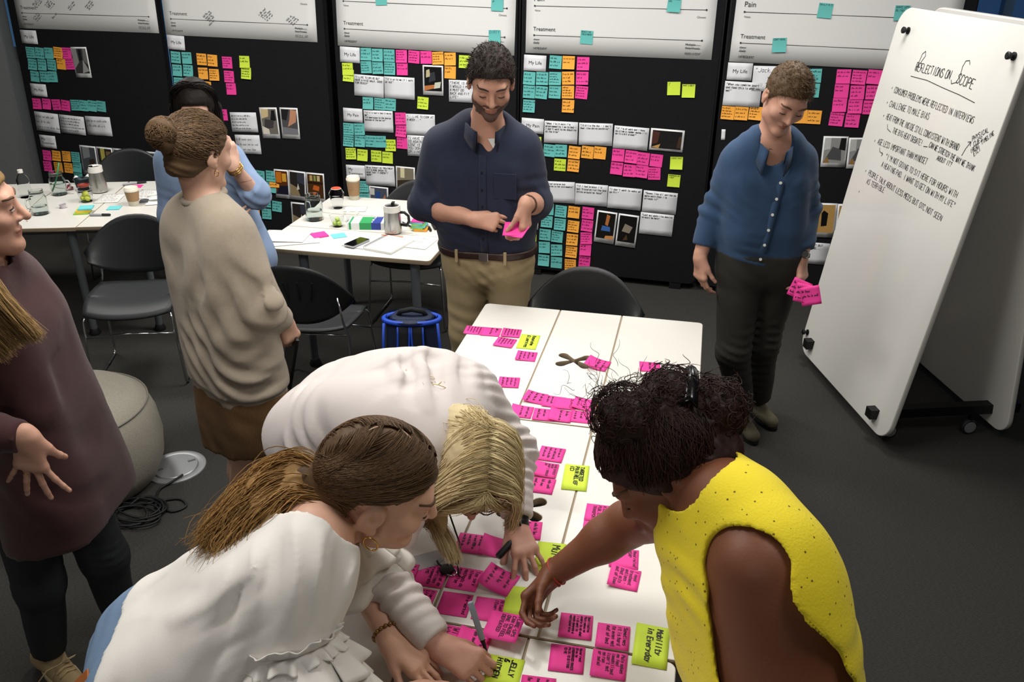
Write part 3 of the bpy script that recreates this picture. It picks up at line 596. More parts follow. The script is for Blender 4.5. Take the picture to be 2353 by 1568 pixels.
# ---------------------------------------------------------------- sticky notes, cards and photos on the boards
NC = {'teal': mat('teal_note', '5fb5b0', .75, var=.04), 'pink': mat('pink_note', 'ee3d9a', .7, var=.04), 'orange': mat('orange_note', 'f5a83c', .75, var=.04), 'lime': mat('lime_note', 'cbe43f', .7, var=.04)}
NOTE_INK = {'teal': mat('teal_note_ink', '1d4f52', .7), 'pink': mat('pink_note_ink', '6d1248', .7), 'orange': mat('orange_note_ink', '5c3a10', .7), 'lime': mat('lime_note_ink', '55661a', .7)}
def note_sheet(w, h, curl, side=0.):
    f = lambda x, y: curl*(max(0., (h*.35-y)/h)**2*.5*h*.6+side*(x/w)*max(0., (h*.4-y)/h)*.25*h)+.0004
    return f, MB().grid(lambda a, b: ((a-.5)*w, (b-.5)*h, f((a-.5)*w, (b-.5)*h)), 4, 6)
SHEET = {}
for k in range(5):
    f, mb = note_sheet(.083, .083, .12+.1*k, rnd.uniform(-.5, .5)); SHEET[k] = (f, mb.mesh('sticky_note', None if False else [NC['teal']], True))
for k, (f, me) in list(SHEET.items()):
    for c in NC:
        m2 = me.copy(); m2.materials.clear(); m2.materials.append(NC[c]); SHEET[k, c] = (f, m2)
def sticky(col, mw, text, label, cat='sticky note', k=0, nl=None, bold=None, group=None, seed=0):
    f, me = SHEET[k, col]
    o = bpy.data.objects.new('sticky_note', me); link(o); o.matrix_world = mw; tag(o, label, cat, group)
    rng = random.Random(seed)
    L = text if text else (nl if nl is not None else rng.choice((2, 3, 3, 4)))
    if isinstance(L, str): L = wrap(L, 11)
    if L:
        hb = handwriting(L, -.036, .038, .072, .068, rng, bold or .0016, lambda x, y: f(x, y)+.0004, .018)
        hb.build('handwriting', NOTE_INK[col] if not bold else pen, o)
    return o
def wrap(s, n):
    if '|' in s: return s
    out = ['']
    for w in s.split(' '):
        if out[-1] and len(out[-1])+len(w)+1 > n: out.append(w)
        else: out[-1] = (out[-1]+' '+w).strip()
    return '|'.join(out)
for i, (b, col, u, v, t, lab) in enumerate(NOTES):
    sticky(col, board_mat(u, v, .006 if ' paper ' in lab else .0012+.0006*(i % 3), rnd.uniform(-3.5, 3.5)+(-1 if b < 3 else 0)), t or None, lab, k=i % 5, seed=i)
card = mat('white_card', 'dcdee2', .7); pborder = mat('photo_border', 'e4e5e6', .45)
# flat colour prints: background and silhouettes in picture coordinates 0..1
PIC = {0: ('3a3a3a', ('8a8a88', (0, .2), (.35, .45), (.3, 1), (0, 1)), ('16161a', (.4, .5), (.6, .55), (.62, .95), (.42, .95)), ('9c9c9a', (.5, .0), (1, .1), (.65, .55)), ('6e6e6c', (.7, .5), (1, .35), (1, 1), (.75, 1))),
 1: ('4b4f54', ('85898c', (.1, .5), (.6, .6), (.6, 1), (.1, 1)), ('3a2f26', (.5, .2), (.9, .2), (.9, .55), (.5, .5))), 2: ('2c2b28', ('b7b05a', (.2, .5), (.5, .5), (.5, 1), (.2, 1)), ('7d6a4a', (.6, .3), (.95, .3), (.95, .9), (.6, .9))), 3: ('24262a', ('4d5055', (0, .6), (.7, .5), (1, 1), (0, 1))), 4: ('1c1d20', ('3c4048', (.2, .4), (.8, .3), (.9, .8))),
 5: ('6d6862', ('cdb78c', (0, .62), (.45, .7), (.5, 1), (0, 1)), ('151417', (.55, .5), (.95, .55), (.9, .95), (.7, .95)), ('3e3c3d', (.1, .2), (.7, .25), (.8, .55), (.2, .6)), ('d8cfc0', (0, 0), (.45, 0), (.4, .2), (0, .32))), 6: ('4c4a4e', ('c08a6c', (.35, .3), (.9, .5), (1, .95), (.6, 1), (.5, .6)), ('1c1a1d', (0, .6), (.3, .55), (.5, 1), (0, 1)), ('77767c', (0, 0), (1, 0), (1, .22), (0, .3))),
 7: ('5a2f18', ('c8741f', (.05, .5), (.5, .5), (.5, .95), (.05, .95)), ('d9a13a', (.55, .55), (.9, .55), (.9, .9), (.55, .9)), ('1d1d2c', (0, 0), (1, 0), (1, .4), (.3, .35))), 8: ('2a2624', ('8b7a5c', (0, 0), (.7, 0), (.5, .35), (0, .5)), ('cfc9bd', (.45, .25), (.65, .3), (.55, .55)), ('3a3c48', (.5, .6), (1, .5), (1, 1), (.5, 1))), 9: ('4a2e16', ('b9a26a', (.15, .72), (.33, .72), (.33, .95), (.15, .95)), ('8f9a56', (.4, .72), (.55, .72), (.55, .95), (.4, .95)), ('c9b98a', (.62, .72), (.8, .72), (.8, .95), (.62, .95)), ('c9622a', (.3, .35), (.7, .3), (.75, .5), (.4, .55)), ('2a1b12', (0, .6), (1, .6), (1, .68), (0, .68))),
 10: ('0d0d0e', ('b9b08a', (.1, .55), (.35, .6), (.3, .9), (.12, .85)), ('b5713f', (0, .0), (.6, .12), (.65, .28), (.0, .2)), ('c4c6b4', (.55, .1), (.9, .15), (.95, .4), (.6, .35)), ('34363c', (.25, .35), (.65, .45), (.6, .8), (.35, .75))), 11: ('7f7664', ('3a3024', (0, 0), (1, 0), (1, .45), (0, .35)), ('d6cfa8', (.2, .5), (.45, .5), (.45, 1), (.2, 1))), 12: ('4a4f5c', ('2e4a86', (.3, .4), (.6, .4), (.6, .8), (.3, .8)), ('a9795a', (.65, .3), (.95, .3), (.9, .7)), ('c8c6c0', (0, .6), (.25, .6), (.25, .95), (0, .95))),
 13: ('141314', ('4a2a20', (0, .2), (.2, .3), (.25, .9), (0, .95)), ('b98b4a', (.0, .05), (.25, .0), (.3, .25)), ('3c2a1e', (.85, .1), (1, .1), (1, .8), (.9, .7))), 14: ('15120f', ('b5713c', (.45, .55), (.62, .5), (.7, .9), (.5, .95)), ('3b66a8', (.25, .3), (.8, .3), (.75, .48), (.3, .5)), ('c98850', (.5, 0), (1, 0), (1, .15), (.55, .12))), 15: ('0f0e0e', ('8a8070', (.2, .4), (.65, .35), (.8, .6), (.35, .7)), ('4a3420', (.3, .05), (.6, .1), (.5, .3))),
 16: ('8a8a88', ('4a4a4c', (.1, .15), (.85, .1), (.8, .55), (.4, .65)), ('131314', (.7, .55), (1, .5), (1, 1), (.75, 1)), ('8d6a3a', (0, 0), (.3, 0), (.2, .25)), ('b4b5b3', (0, .5), (.3, .55), (.3, 1), (0, 1))), 17: ('b58f52', ('0d0d0e', (.42, .22), (.68, .25), (.7, .7), (.5, .8), (.4, .7)), ('9c7840', (0, 0), (.3, 0), (.25, 1), (0, 1))), 18: ('b08b50', ('94723c', (.2, 0), (.5, 0), (.6, 1), (.3, 1)))}
def pic_mat(h): return mat('photo_print_'+h, h, .35, var=.12, vscale=60)
for i, (b, kind, u, v, w, h, ang, t, lab) in enumerate(SHEETS):
    rng = random.Random(300+i)
    bend = lambda x, y, w=w, h=h: .004*max(0, (h*.1-y)/h)**2+.0005
    mb = MB().grid(lambda a, c: ((a-.5)*w, (c-.5)*h, bend((a-.5)*w, (c-.5)*h)), 3, 4)
    nm = {'card': 'title_card', 'quote': 'quote_card', 'photo': 'photo_print'}[kind]
    o = mb.build(nm, pborder if kind == 'photo' else card, smooth=True, thick=.0004)
    tag(o, lab, {'card': 'card', 'quote': 'card', 'photo': 'photo'}[kind]); o.matrix_world = board_mat(u, v, .0022+.0007*(i % 4), ang)
    if kind == 'card':
        m2 = MB(); Z = .0022
        if t == 'My Treatment': add_text(m2, 'My', -w*.38, h*.1, w*.22, z=Z); add_text(m2, 'Treatment', -w*.38, -h*.2, w*.76, z=Z)
        else: add_text(m2, t, -w*.29, -h*.08, w*.58, z=Z)
        m2.build('printed_title', ink, o)
    elif kind == 'quote':
        if t: handwriting(t, -w*.46, h*.42, w*.92, h*.8, rng, .0022 if isinstance(t, str) else .0018, lambda x, y: bend(x, y)+.0006, .024).build('handwriting', pen if isinstance(t, str) else faint, o)
    else:
        px, py0, py1 = w*.43, -h*.36, h*.45
        if w > h: px, py0, py1 = w*.44, -h*.4, h*.42
        m2 = MB(); cs = [PIC[t][0]]
        m2.grid(lambda a, c: ((a*2-1)*px, py0+(py1-py0)*c, bend((a*2-1)*px, py0+(py1-py0)*c)+.0007), 2, 3)
        for k, sh in enumerate(PIC[t][1:]):
            m2.cur = k+1; cs.append(sh[0]); P = [((q[0]*2-1)*px, py0+(py1-py0)*q[1]) for q in sh[1:]]
            m2.add([(x, y, bend(x, y)+.0011+.0002*k) for x, y in P], [tuple(range(len(P)))])
        m2.build('picture', [pic_mat(c) for c in cs], o)

# ---------------------------------------------------------------- whiteboard on an A-frame
WB0 = Vector((.687, 4.74, .06)); WE = Vector((.3071847, -.9516499, 0)); WHn = Vector((.9516499, .3071847, 0))
ph = math.radians(7); WU = Vector((0, 0, math.cos(ph)))+WHn*math.sin(ph); WN = WE.cross(WU)
if WN.x > 0: WN = -WN
wb = thing('mobile_whiteboard', 'white A-frame whiteboard on black castors with handwritten Reflections on Scope', 'whiteboard', (WB0.x, WB0.y, 0))
wbm = mat('whiteboard_gloss', 'd6d5d0', .22, var=.02, vscale=2, coat=.3)
wbe = mat('whiteboard_edge', 'b9b8b4', .5)
inv = Matrix.Translation(-Vector((WB0.x, WB0.y, 0)))
def wpart(name, me, mtx, mats):
    for m in mats: me.materials.append(m)
    o = bpy.data.objects.new(name, me); link(o, wb); o.matrix_parent_inverse = Matrix.Identity(4); o.matrix_basis = inv@mtx; return o
FM = frame(WB0, WE, WU, WE.cross(WU))
sgn = 1 if WE.cross(WU).dot(WN) > 0 else -1
WW, WH_ = 1.045, 1.91
me = plate(rrect(0, WW, 0, WH_, .1, 8), [], .026, .004)
FM2 = frame(WB0-WN*.013, WE, WU, WE.cross(WU)); front = wpart('front_panel', me, FM2, [wbm])
WU2 = Vector((0, 0, math.cos(ph)))-WHn*math.sin(ph); RB0 = WB0+WHn*.63
me = plate(rrect(0, WW, 0, WH_, .1, 8), [], .026, .004)
wpart('rear_panel', me, frame(RB0, WE, WU2, WE.cross(WU2)), [wbm])
blk = mat('black_steel', '0f1012', .45, .3)
for s in (.12, .86):
    a = WB0+WE*s*WW; mb = MB().box((a.x-WB0.x+WHn.x*.36, a.y-WB0.y+WHn.y*.36, .15), (.78, .05, .05), math.atan2(WHn.y, WHn.x)); mb.build('base_beam', blk, wb)
    for q in (.1, .52):
        c = a+WHn*q; c = (c.x-WB0.x, c.y-WB0.y, 0)
        ca = MB().lathe([(0, -.014), (.036, -.014), (.042, -.008), (.042, .008), (.036, .014), (0, .014)], (c[0], c[1], .043), 20, axis=tuple(WE)).build('castor', mat('castor_rubber', '1a1a1c', .6), wb, True, auto=.6)
        MB().lathe([(.018, -.017), (.030, -.0165), (.030, .0165), (.018, .017)], (c[0], c[1], .043), 20, axis=tuple(WE)).build('castor_hub', mat('castor_grey', '7d7f82', .4), ca, True, auto=.6)
        MB().tube([(c[0], c[1], .08), (c[0], c[1], .13)], .012).build('castor_stem', blk, ca)
MB().box((WE.x*.5+WHn.x*.3, WE.y*.5+WHn.y*.3, 1.82), (.16, .6, .05), math.atan2(WHn.y, WHn.x)).build('hinge_rail', blk, wb)
for s, t in ((.13, 1.806), (.965, 1.793), (.045, .125), (.9, .087)):
    c = FM@Vector((s, t, 0)); c = inv@c
    kb = MB().lathe([(0, 0), (.017, 0), (.017, .005), (.007, .008), (.007, .018), (.015, .021), (.016, .03), (.012, .033), (0, .033)], c, 16, axis=tuple(WN)).build('clamp_knob', blk, wb, True, auto=.5)
hb = MB(); rng = random.Random(5)
WBT = [('REFLECTIONS ON',(0.293,1.642),(0.595,1.646),.036),('SCOPE',(0.645,1.64),(0.778,1.632),.04),('CONSUMER PROBLEMS WERE REFLECTED IN INTERVIEWS',(0.17,1.517),(0.86,1.503),.028),('CHALLENGE TO MALE BIAS',(0.166,1.448),(0.535,1.455),.028),('HEAT FROM THE INSIDE STILL CONSISTENT WITH BRAND',(0.173,1.386),(0.825,1.378),.028),('THE BIG HEAT DEBATE!',(0.269,1.337),(0.55,1.335),.026),('CAN WE STRETCH THE WAY WE THINK',(0.605,1.344),(0.975,1.324),.024),('ABOUT IT?',(0.694,1.306),(0.815,1.304),.02),('AGE LESS IMPORTANT THAN MINDSET',(0.165,1.258),(0.633,1.267),.028),('"I\'M NOT GOING TO SIT HERE FOR HOURS WITH',(0.276,1.209),(0.926,1.194),.026),('A HEATING PAD. I WANT TO GET ON WITH MY LIFE"',(0.264,1.165),(0.937,1.149),.026),('PEOPLE TALK ABOUT LESS MEDS BUT OTC NOT SEEN',(0.168,1.096),(0.879,1.072),.026),('AS TERRIBLE',(0.176,1.053),(0.365,1.055),.026),('PHYSICAL',(0.895,1.436),(0.98,1.495),.02),('CUES',(0.917,1.418),(0.962,1.454),.02),('(READ, TIMELINE',(0.916,1.389),(1.019,1.492),.018),('ETC)',(0.941,1.382),(0.971,1.415),.018)]
for s, a, b, cap in WBT:
    pls, tw = strokes(s, rng, .5); L = math.hypot(b[0]-a[0], b[1]-a[1]); an = math.atan2(b[1]-a[1], b[0]-a[0]); k = L/tw
    for pl in pls: ribbon(hb, [(x*k, y*cap) for x, y in pl], a[0], a[1], 1, .0023 if cap < .035 else .0032, None, 0, math.cos(an), math.sin(an))
W_ = lambda *p: ribbon(hb, p, 0, 0, 1, .003, None, 0)
W_((.276, 1.612), (.42, 1.615), (.561, 1.604), (.70, 1.596), (.822, 1.584))
W_((.30, 1.64), (.315, 1.72), (.335, 1.735), (.345, 1.715), (.325, 1.685), (.35, 1.645))
W_((.70, 1.725), (.69, 1.74), (.665, 1.735), (.655, 1.71), (.66, 1.67), (.645, 1.64), (.615, 1.63), (.605, 1.645))
for s, t in ((.142, 1.535), (.138, 1.462), (.142, 1.397), (.132, 1.266), (.134, 1.109), (.131, .996)): W_((s, t-.004), (s+.003, t+.004))
W_((.203, 1.365), (.216, 1.345), (.253, 1.337)); W_((.198, 1.245), (.209, 1.229), (.245, 1.223)); W_((.232, 1.23), (.245, 1.223), (.236, 1.212)); W_((.563, 1.337), (.595, 1.342))
W_((.86, 1.365), (.87, 1.397), (.889, 1.432)); W_((.87, 1.426), (.889, 1.432), (.893, 1.415))
ho = hb.build('whiteboard_handwriting', pen, front); ho.matrix_basis = Matrix.Translation((0, 0, sgn*.0142))
# ---------------------------------------------------------------- tables
lam = mat('white_laminate', 'dcdad3', .35, var=.015, vscale=4, coat=.1); ply = mat('plywood_edge', '9a8a72', .7, var=.1, vscale=30)
leg_m = mat('grey_leg_paint', '5d6266', .5, .2); glide = mat('black_plastic', '121315', .55)
TH = .026; TZ = .73
def xhole(cx, cy, s=1., ang=0.):
    P = []
    lobes = [(math.atan2(.042*sy, .054*sx), .062) for sx in (1, -1) for sy in (1, -1)]
    for i in range(96):
        a = 2*math.pi*i/96; r = .011
        for la, ln in lobes:
            d = abs((a-la+math.pi) % (2*math.pi)-math.pi); best = 0
            for k in range(24):
                q = ln*k/23; w = .0085+.0115*(k/23)**1.3
                disc = w*w-(q*math.sin(d))**2
                if disc >= 0 and math.cos(d) > 0: best = max(best, q*math.cos(d)+math.sqrt(disc))
            r = max(r, best)
        P.append((cx+r*s*math.cos(a+ang), cy+r*s*math.sin(a+ang)))
    return P
def leaf(parent, outer, holes=()):
    me = plate(outer, list(holes), TH, .003); me.materials.append(lam); me.materials.append(ply)
    for p in me.polygons: p.material_index = 1 if abs(p.normal.z) < .5 else 0
    o = bpy.data.objects.new('tabletop_leaf', me); link(o, parent); o.location.z = TZ-TH/2; return o
def table(name_lab, loc, rz, xs, D, legs, hole=None, castors=False):
    t = thing('folding_table', name_lab, 'table', (loc[0], loc[1], 0), rz)
    g = .0024; n = len(xs)-1
    for i in range(n):
        cn = (i == n-1, i == 0, i == 0, i == n-1)
        leaf(t, rrect(xs[i]+g, xs[i+1]-g, g, D-g, .022, 4, cn), [hole] if hole and i == n//2 else ())
    for x in xs[1:-1]: MB().box((x, D/2, TZ-.0095), (.012, D-.01, .012)).build('joint_strip', ply, t)
    MB().box(((xs[0]+xs[-1])/2, .0035, TZ-.0105), (xs[-1]-xs[0]-.06, .005, .014)).build('edge_strip', ply, t)
    for x, y in legs:
        l = MB().tube([(x, y, .03), (x, y, TZ-TH)], [.021, .026], 14).build('leg', leg_m, t, True, auto=.7)
        MB().lathe([(0, 0), (.033, 0), (.035, .012), (.024, .04), (0, .04)], (x, y, 0), 16).build('glide', glide, l, True, auto=.7)
    MB().box(((xs[0]+xs[-1])/2, .09, TZ-TH-.02), (xs[-1]-xs[0]-.25, .03, .035)).box(((xs[0]+xs[-1])/2, D-.09, TZ-TH-.02), (xs[-1]-xs[0]-.25, .03, .035)).build('under_frame', leg_m, t)
    return t
XS = [-.908, -.553, -.272, .088]; X3 = [x-.022 for x in XS]
def four(a, b, d): return [(a+.11, .1), (b-.11, .1), (a+.11, d-.1), (b-.11, d-.1)]
table('far white three-leaf table with X-shaped cutout, nearest the men', (0, 2.5035), 0, XS, .98, four(-.908, .088, .98), xhole(-.415, .4905))
table('middle white three-leaf table under the leaning women\'s hands', (0, 1.5085), 0, XS, .994, four(-.908, .088, .994), xhole(-.42, .5))
table('nearest white three-leaf table, cut off by the picture\'s lower edge', (0, .512), 0, X3, .995, four(-.93, .066, .995), xhole(-.44, .5))
table('white table by the black boards with mug, phone and notebook', (-1.328, 3.945), math.pi/2, [0, .385, .67, 1.03], .995, [(.06, .105), (.06, .75), (.95, .105), (.95, .9)])
table('white table at far left crowded with glass jars', (-4.4, 3.735), math.radians(18), [0, .5, .93, 1.4], 1.0, [(.86, .09), (.15, .1), (1.25, .12), (.15, .9), (1.25, .9)])

# ---------------------------------------------------------------- chairs
shell_m = mat('black_chair_plastic', '1d1f21', .42, bump=.05, bscale=200); seat_m = mat('dark_grey_seat', '2a2c2e', .5, bump=.1, bscale=150); chrome = mat('chrome_rod', 'c8cbce', .15, 1.)
def make_chair(label):
    t = thing('stacking_chair', label, 'chair')
    def back(a, b):
        s = (a-.5)*2; sx = math.copysign(abs(s)**.85, s); w = .285-.03*(1-b)
        e = abs(sx)**2.6; zt = .845-.13*e-.06*sx*sx; zb = .515+.10*e
        return (w*sx, -.215-.06*(b)-.015+.085*sx*sx, zb+(zt-zb)*b)
    MB().grid(back, 20, 12).build('backrest', shell_m, t, True, thick=.011)
    sl = MB()
    for k in (-1.5, -.5, .5, 1.5): sl.tube([(k*.055+k*.006*j, -.2815-.012*j+.085*(k*.2)**2+.014, .66+.035*j) for j in range(4)], .0035, 6)
    sl.build('back_ribs', glide, t)
    def seat(a, b):
        s = (a-.5)*2; w = .225+.02*math.sin(b*math.pi); r = abs(s)**3
        return (w*s, -.215+.44*b-.04*r*(1 if b > .5 else -1), .452+.018*s*s-.035*max(0, b-.72)**2/.08+.012*(1-b))
    MB().grid(seat, 16, 14).build('seat', seat_m, t, True, thick=.014)
    for s in (-1, 1):
        MB().tube([(s*.2, -.215, .66), (s*.215, -.205, .52), (s*.232, -.19, .43), (s*.25, -.235, .06), (s*.252, -.235, .02), (s*.252, -.21, .009), (s*.252, .2, .009), (s*.25, .225, .03), (s*.228, .19, .40), (s*.215, .17, .435)], .0068, 8).build('sled_leg', chrome, t, True)
        for y in (-.1, .12): MB().box((s*.252, y, .006), (.018, .04, .012)).build('floor_glide', glide, t)
    MB().tube([(-.235, .197, .31), (0, .205, .325), (.235, .197, .31)], .006, 8).build('front_crossbar', chrome, t, True)
    MB().tube([(-.225, -.17, .43), (.225, -.17, .43)], .006, 8).build('seat_crossbar', chrome, t, True)
    return t
ch = make_chair('black chair with chrome legs facing camera beside the far left table')
def put(c, x, y, ang, lab=None):
    c.location = (x, y, 0); c.rotation_euler = (0, 0, math.radians(ang))
    if lab: c['label'] = lab
    c['group'] = 'black stacking chairs with chrome legs'
put(ch, -2.99, 3.74, 201)
put(copy_tree(ch), -1.90, 3.73, 6, 'black chair seen from behind in front of the mug table')
put(copy_tree(ch), -1.72, 4.80, 182, 'black chair tucked under far side of the mug table')
put(copy_tree(ch), -.465, 3.47, 180, 'black chair tucked under far end of the front table')
put(copy_tree(ch), -4.02, 5.14, 198, 'black chair behind the far left table with jars')

# ---------------------------------------------------------------- floor things
pf = thing('round_pouf', 'beige woven pouf on the carpet behind maroon-jumpered woman', 'pouf', (-2.63, 2.70, 0))
pm = mat('oatmeal_weave', '9c978a', .95, var=.18, vscale=120, bump=.8, bscale=350)
MB().lathe([(0, .0), (.27, .0), (.325, .02), (.36, .1), (.372, .2), (.362, .3), (.335, .385), (.27, .435), (.14, .455), (0, .457)], seg=48).build('cushion_body', pm, pf, True)
sm = MB().tube([(.337*math.cos(a*.1309), .337*math.sin(a*.1309), .387) for a in range(48)], .004, 6, True).build('top_seam', mat('seam_thread', '77736a', .9), pf, True)
for k in range(3):
    a = math.radians(-35+k*120); MB().tube([(r*math.cos(a), r*math.sin(a), z) for r, z in ((.33, .02), (.363, .1), (.375, .2), (.365, .3), (.337, .387))], .0035, 6).build('side_seam', mat('seam_thread', '77736a', .9), pf, True)
fb = thing('floor_outlet', 'round silver floor outlet box set into the carpet beside pouf', 'floor outlet', (-2.277, 2.883, 0))
sil = mat('brushed_silver', 'a9abad', .38, .7, var=.05)
MB().lathe([(.1, .001), (.137, .001), (.135, .006), (.112, .008), (.1, .004)], seg=48).build('outer_ring', sil, fb, True, auto=.5)
MB().lathe([(0, .012), (.098, .012), (.101, .009), (.101, .002)], seg=48).build('lid', sil, fb, True, auto=.5)
for x, y in ((-.055, -.05), (.05, .055)): MB().box((x, y, .0125), (.035, .012, .003), .8).build('lid_latch', mat('grey_latch', '6d6f71', .4, .5), fb)
pts = []; rg = random.Random(3)
pts += [(-2.20, 2.82, .015), (-2.22, 2.76, .012), (-2.24, 2.68, .01)]
for k in range(64):
    a = k*.55; R = .085+.03*math.sin(k*.37); pts.append((-2.24+.0*k+R*math.cos(a)*1.2+.025*math.sin(k*.21), 2.52+R*math.sin(a)*.8+.05*math.sin(k*.13), .008+.012*abs(math.sin(k*.7))))
pts += [(-2.20, 2.62, .008), (-2.12, 2.66, .006), (-2.06, 2.62, .006), (-2.10, 2.57, .006), (-2.18, 2.60, .006)]
def smooth_path(P, m=4):
    P = [Vector(p) for p in P]; out = []
    for i in range(len(P)-1):
        a, b, c, d = P[max(i-1, 0)], P[i], P[i+1], P[min(i+2, len(P)-1)]
        for k in range(m):
            t = k/m; out.append(.5*(2*b+(c-a)*t+(2*a-5*b+4*c-d)*t*t+(3*b-a-3*c+d)*t**3))
    return out+[P[-1]]
tag(MB().tube(smooth_path(pts), .005, 6).build('power_cable', glide, smooth=True), 'black power cable coiled on the carpet below the pouf', 'cable')

bk = thing('backpack', 'blue and black backpack standing on floor behind the bent blonde woman', 'backpack', (-1.40, 3.83, 0), math.radians(12))
nav = mat('navy_nylon', '1c2742', .6, bump=.3, bscale=200); blu = mat('royal_blue_trim', '2450c8', .5); blk2 = mat('black_mesh', '15171c', .8, bump=.4, bscale=300)
MB().grid(lambda a, b: (lambda th, z: ((.155-.02*z)*math.copysign(abs(math.cos(th))**.5, math.cos(th)), (.1-.03*z)*math.copysign(abs(math.sin(th))**.6, math.sin(th)), .02+.45*z))(a*2*math.pi, b), 32, 10).lathe([(.0, .47), (.1, .468), (.12, .46)], seg=20).build('bag_body', nav, bk, True)
MB().tube([(.148*math.cos(a)*1.0, -.02+.075*math.sin(a), .455) for a in [k*.2618 for k in range(24)]], .013, 8, True).build('top_piping', blu, bk, True)
MB().tube([(-.075, .0, .46), (-.06, -.01, .49), (0, -.015, .505), (.06, -.01, .49), (.075, 0, .46)], .014, 8).build('carry_handle', blk2, bk, True)
for s in (-1, 1):
    st = MB().grid(lambda a, b: (s*(.035+.05*b*b)+(a-.5)*.055, -.095-.025*math.sin(b*math.pi), .44-.4*b), 3, 10).build('shoulder_strap', blk2, bk, True, thick=.014)
    for e in (-.5, .5): MB().tube([(s*(.035+.05*b*b)+e*.06, -.099-.027*math.sin(b*math.pi), .44-.4*b) for b in [k/10 for k in range(11)]], .0055, 6).build('strap_piping', blu, st, True)
    MB().tube([(s*.14, -.075, .45), (s*.15, -.085, .3), (s*.15, -.085, .05)], .008, 6).build('side_piping', blu, bk, True)

# ---------------------------------------------------------------- notes on the front tables
for i, (col, x, y, ang, w, h, t, curl, lab) in enumerate(TNOTES):
    rng = random.Random(600+i); a = math.radians(ang)
    f, mb = note_sheet(w, h, curl, rng.uniform(-.6, .6) if curl > .3 else 0.)
    o = mb.build('sticky_note', NC[col], smooth=True, thick=.0003); o.location = (x, y, TZ+.0012+.0007*(i % 4)); o.rotation_euler = (0, 0, a)
    tag(o, lab, 'sticky note')
    if t:
        big = col == 'lime'
        handwriting(t, -w*.42, h*(.3 if big and isinstance(t, str) else .42), w*.84, h*(.62 if big else .8), rng, .0028 if big else .0016, lambda x, y: f(x, y)+.0005, .026).build('handwriting', pen if big else mat('dark_pink_pen', '4a0d33', .6), o)
# handful notes held by people are made with the people

# ---------------------------------------------------------------- things on the two rear tables
glass = mat('clear_glass', 'f2f6f4', .03, trans=1., ior=1.25); plast = mat('clear_plastic', 'f4f6f6', .06, trans=1., ior=1.04); water = mat('water', 'eef4f4', .0, trans=1., ior=1.2)
steel = mat('brushed_steel', 'b4b2ae', .3, 1., var=.06, vscale=30, stretch=(1, 1, .05)); wht = mat('white_plastic', 'e6e3dc', .4); cream = mat('cream_lid', 'e9e2d0', .5); kraft = mat('kraft_sleeve', 'a07f5c', .8, var=.06)
def jar(label, x, y, h=.15, r=.046, handle=True, water_h=.05, rz=0.):
    t = thing('glass_jar', label, 'jar', (x, y, TZ), rz)
    MB().lathe([(0, .004), (r*.9, .004), (r, .015), (r, h*.68), (r*.82, h*.8), (r*.8, h), (r*.86, h), (r*.86, h*.9), (r*.84, h*.8), (r*1.06, h*.68), (r*1.06, .012), (r*.95, 0), (0, 0)], seg=28).build('jar_wall', glass, t, True, auto=.9)
    MB().lathe([(r*.8, h*.86), (r*.89, h*.87), (r*.89, h*.885), (r*.8, h*.89)], seg=28).build('screw_rim', glass, t, True)
    if water_h: MB().lathe([(0, .006), (r*.93, .006), (r*.96, .016), (r*.96, water_h), (0, water_h)], seg=28).build('water_fill', water, t, True, auto=.6)
    if handle: MB().tube([(-r*.95, 0, h*.62), (-r*1.5, 0, h*.6), (-r*1.75, 0, h*.45), (-r*1.6, 0, h*.25), (-r*.98, 0, h*.18)], .006, 8).build('handle', glass, t, True)
    return t
jar('handled glass jar nearest the maroon-jumpered woman\'s face, a little water', -3.893, 4.20, rz=.2)
j2 = jar('handled glass jar with green straw on the far left table', -4.07, 4.59, water_h=.075, rz=math.pi+.3)
tag(MB().tube([(-4.03, 4.60, TZ+.21), (-4.06, 4.595, TZ+.13), (-4.105, 4.58, TZ+.02)], .004, 8).build('drinking_straw', mat('green_straw', '2f9a6a', .4), smooth=True), 'green drinking straw standing in a glass jar', 'straw')
jar('tall open glass jar half full of water on the mug table', -2.216, 4.47, .155, .05, False, .06)
bt = thing('water_bottle', 'small clear water bottle behind maroon-jumpered woman\'s head', 'bottle', (-4.24, 4.49, TZ))
MB().lathe([(0, 0), (.036, 0), (.038, .01), (.034, .04), (.038, .06), (.035, .085), (.038, .11), (.03, .135), (.014, .155), (.014, .165), (0, .165)], seg=24).build('bottle_wall', plast, bt, True)
MB().lathe([(0, .16), (.016, .16), (.016, .18), (0, .18)], seg=20).build('cap', wht, bt, True, auto=.6)
def mug(label, x, y, h, rb, rt, handle, rz=0.):
    t = thing('steel_travel_mug', label, 'mug', (x, y, TZ), rz)
    MB().lathe([(0, .006), (rb*.96, .006), (rb, .02), (rb*.97, h*.5), (rt*1.02, h*.76), (rt*1.02, h*.78), (0, h*.78)], seg=32).build('steel_body', steel, t, True, auto=.8)
    MB().lathe([(0, 0), (rb*.9, 0), (rb*.93, .008), (0, .008)], seg=32).build('base_ring', glide, t, True, auto=.6)
    MB().lathe([(rt*1.0, h*.77), (rt*1.06, h*.78), (rt*1.04, h*.99), (rt*.98, h), (rt*.9, h*.98), (rt*.9, h*.78)], seg=32).build('white_band', wht, t, True, auto=.8)
    MB().lathe([(0, h*.93), (rt*.9, h*.93), (rt*.9, h*.88), (0, h*.88)], seg=24).box((0, rt*.75, h*.99), (.016, .035, .014)).build('lid', glide, t, True, auto=.6)
    if handle: MB().tube([(rt*.98, 0, h*.74), (rt*1.5, 0, h*.74), (rt*2.0, 0, h*.62), (rt*2.05, 0, h*.42), (rt*1.7, 0, h*.27), (rb*.98, 0, h*.3)], .0085, 8).build('handle', glide, t, True)
    return t
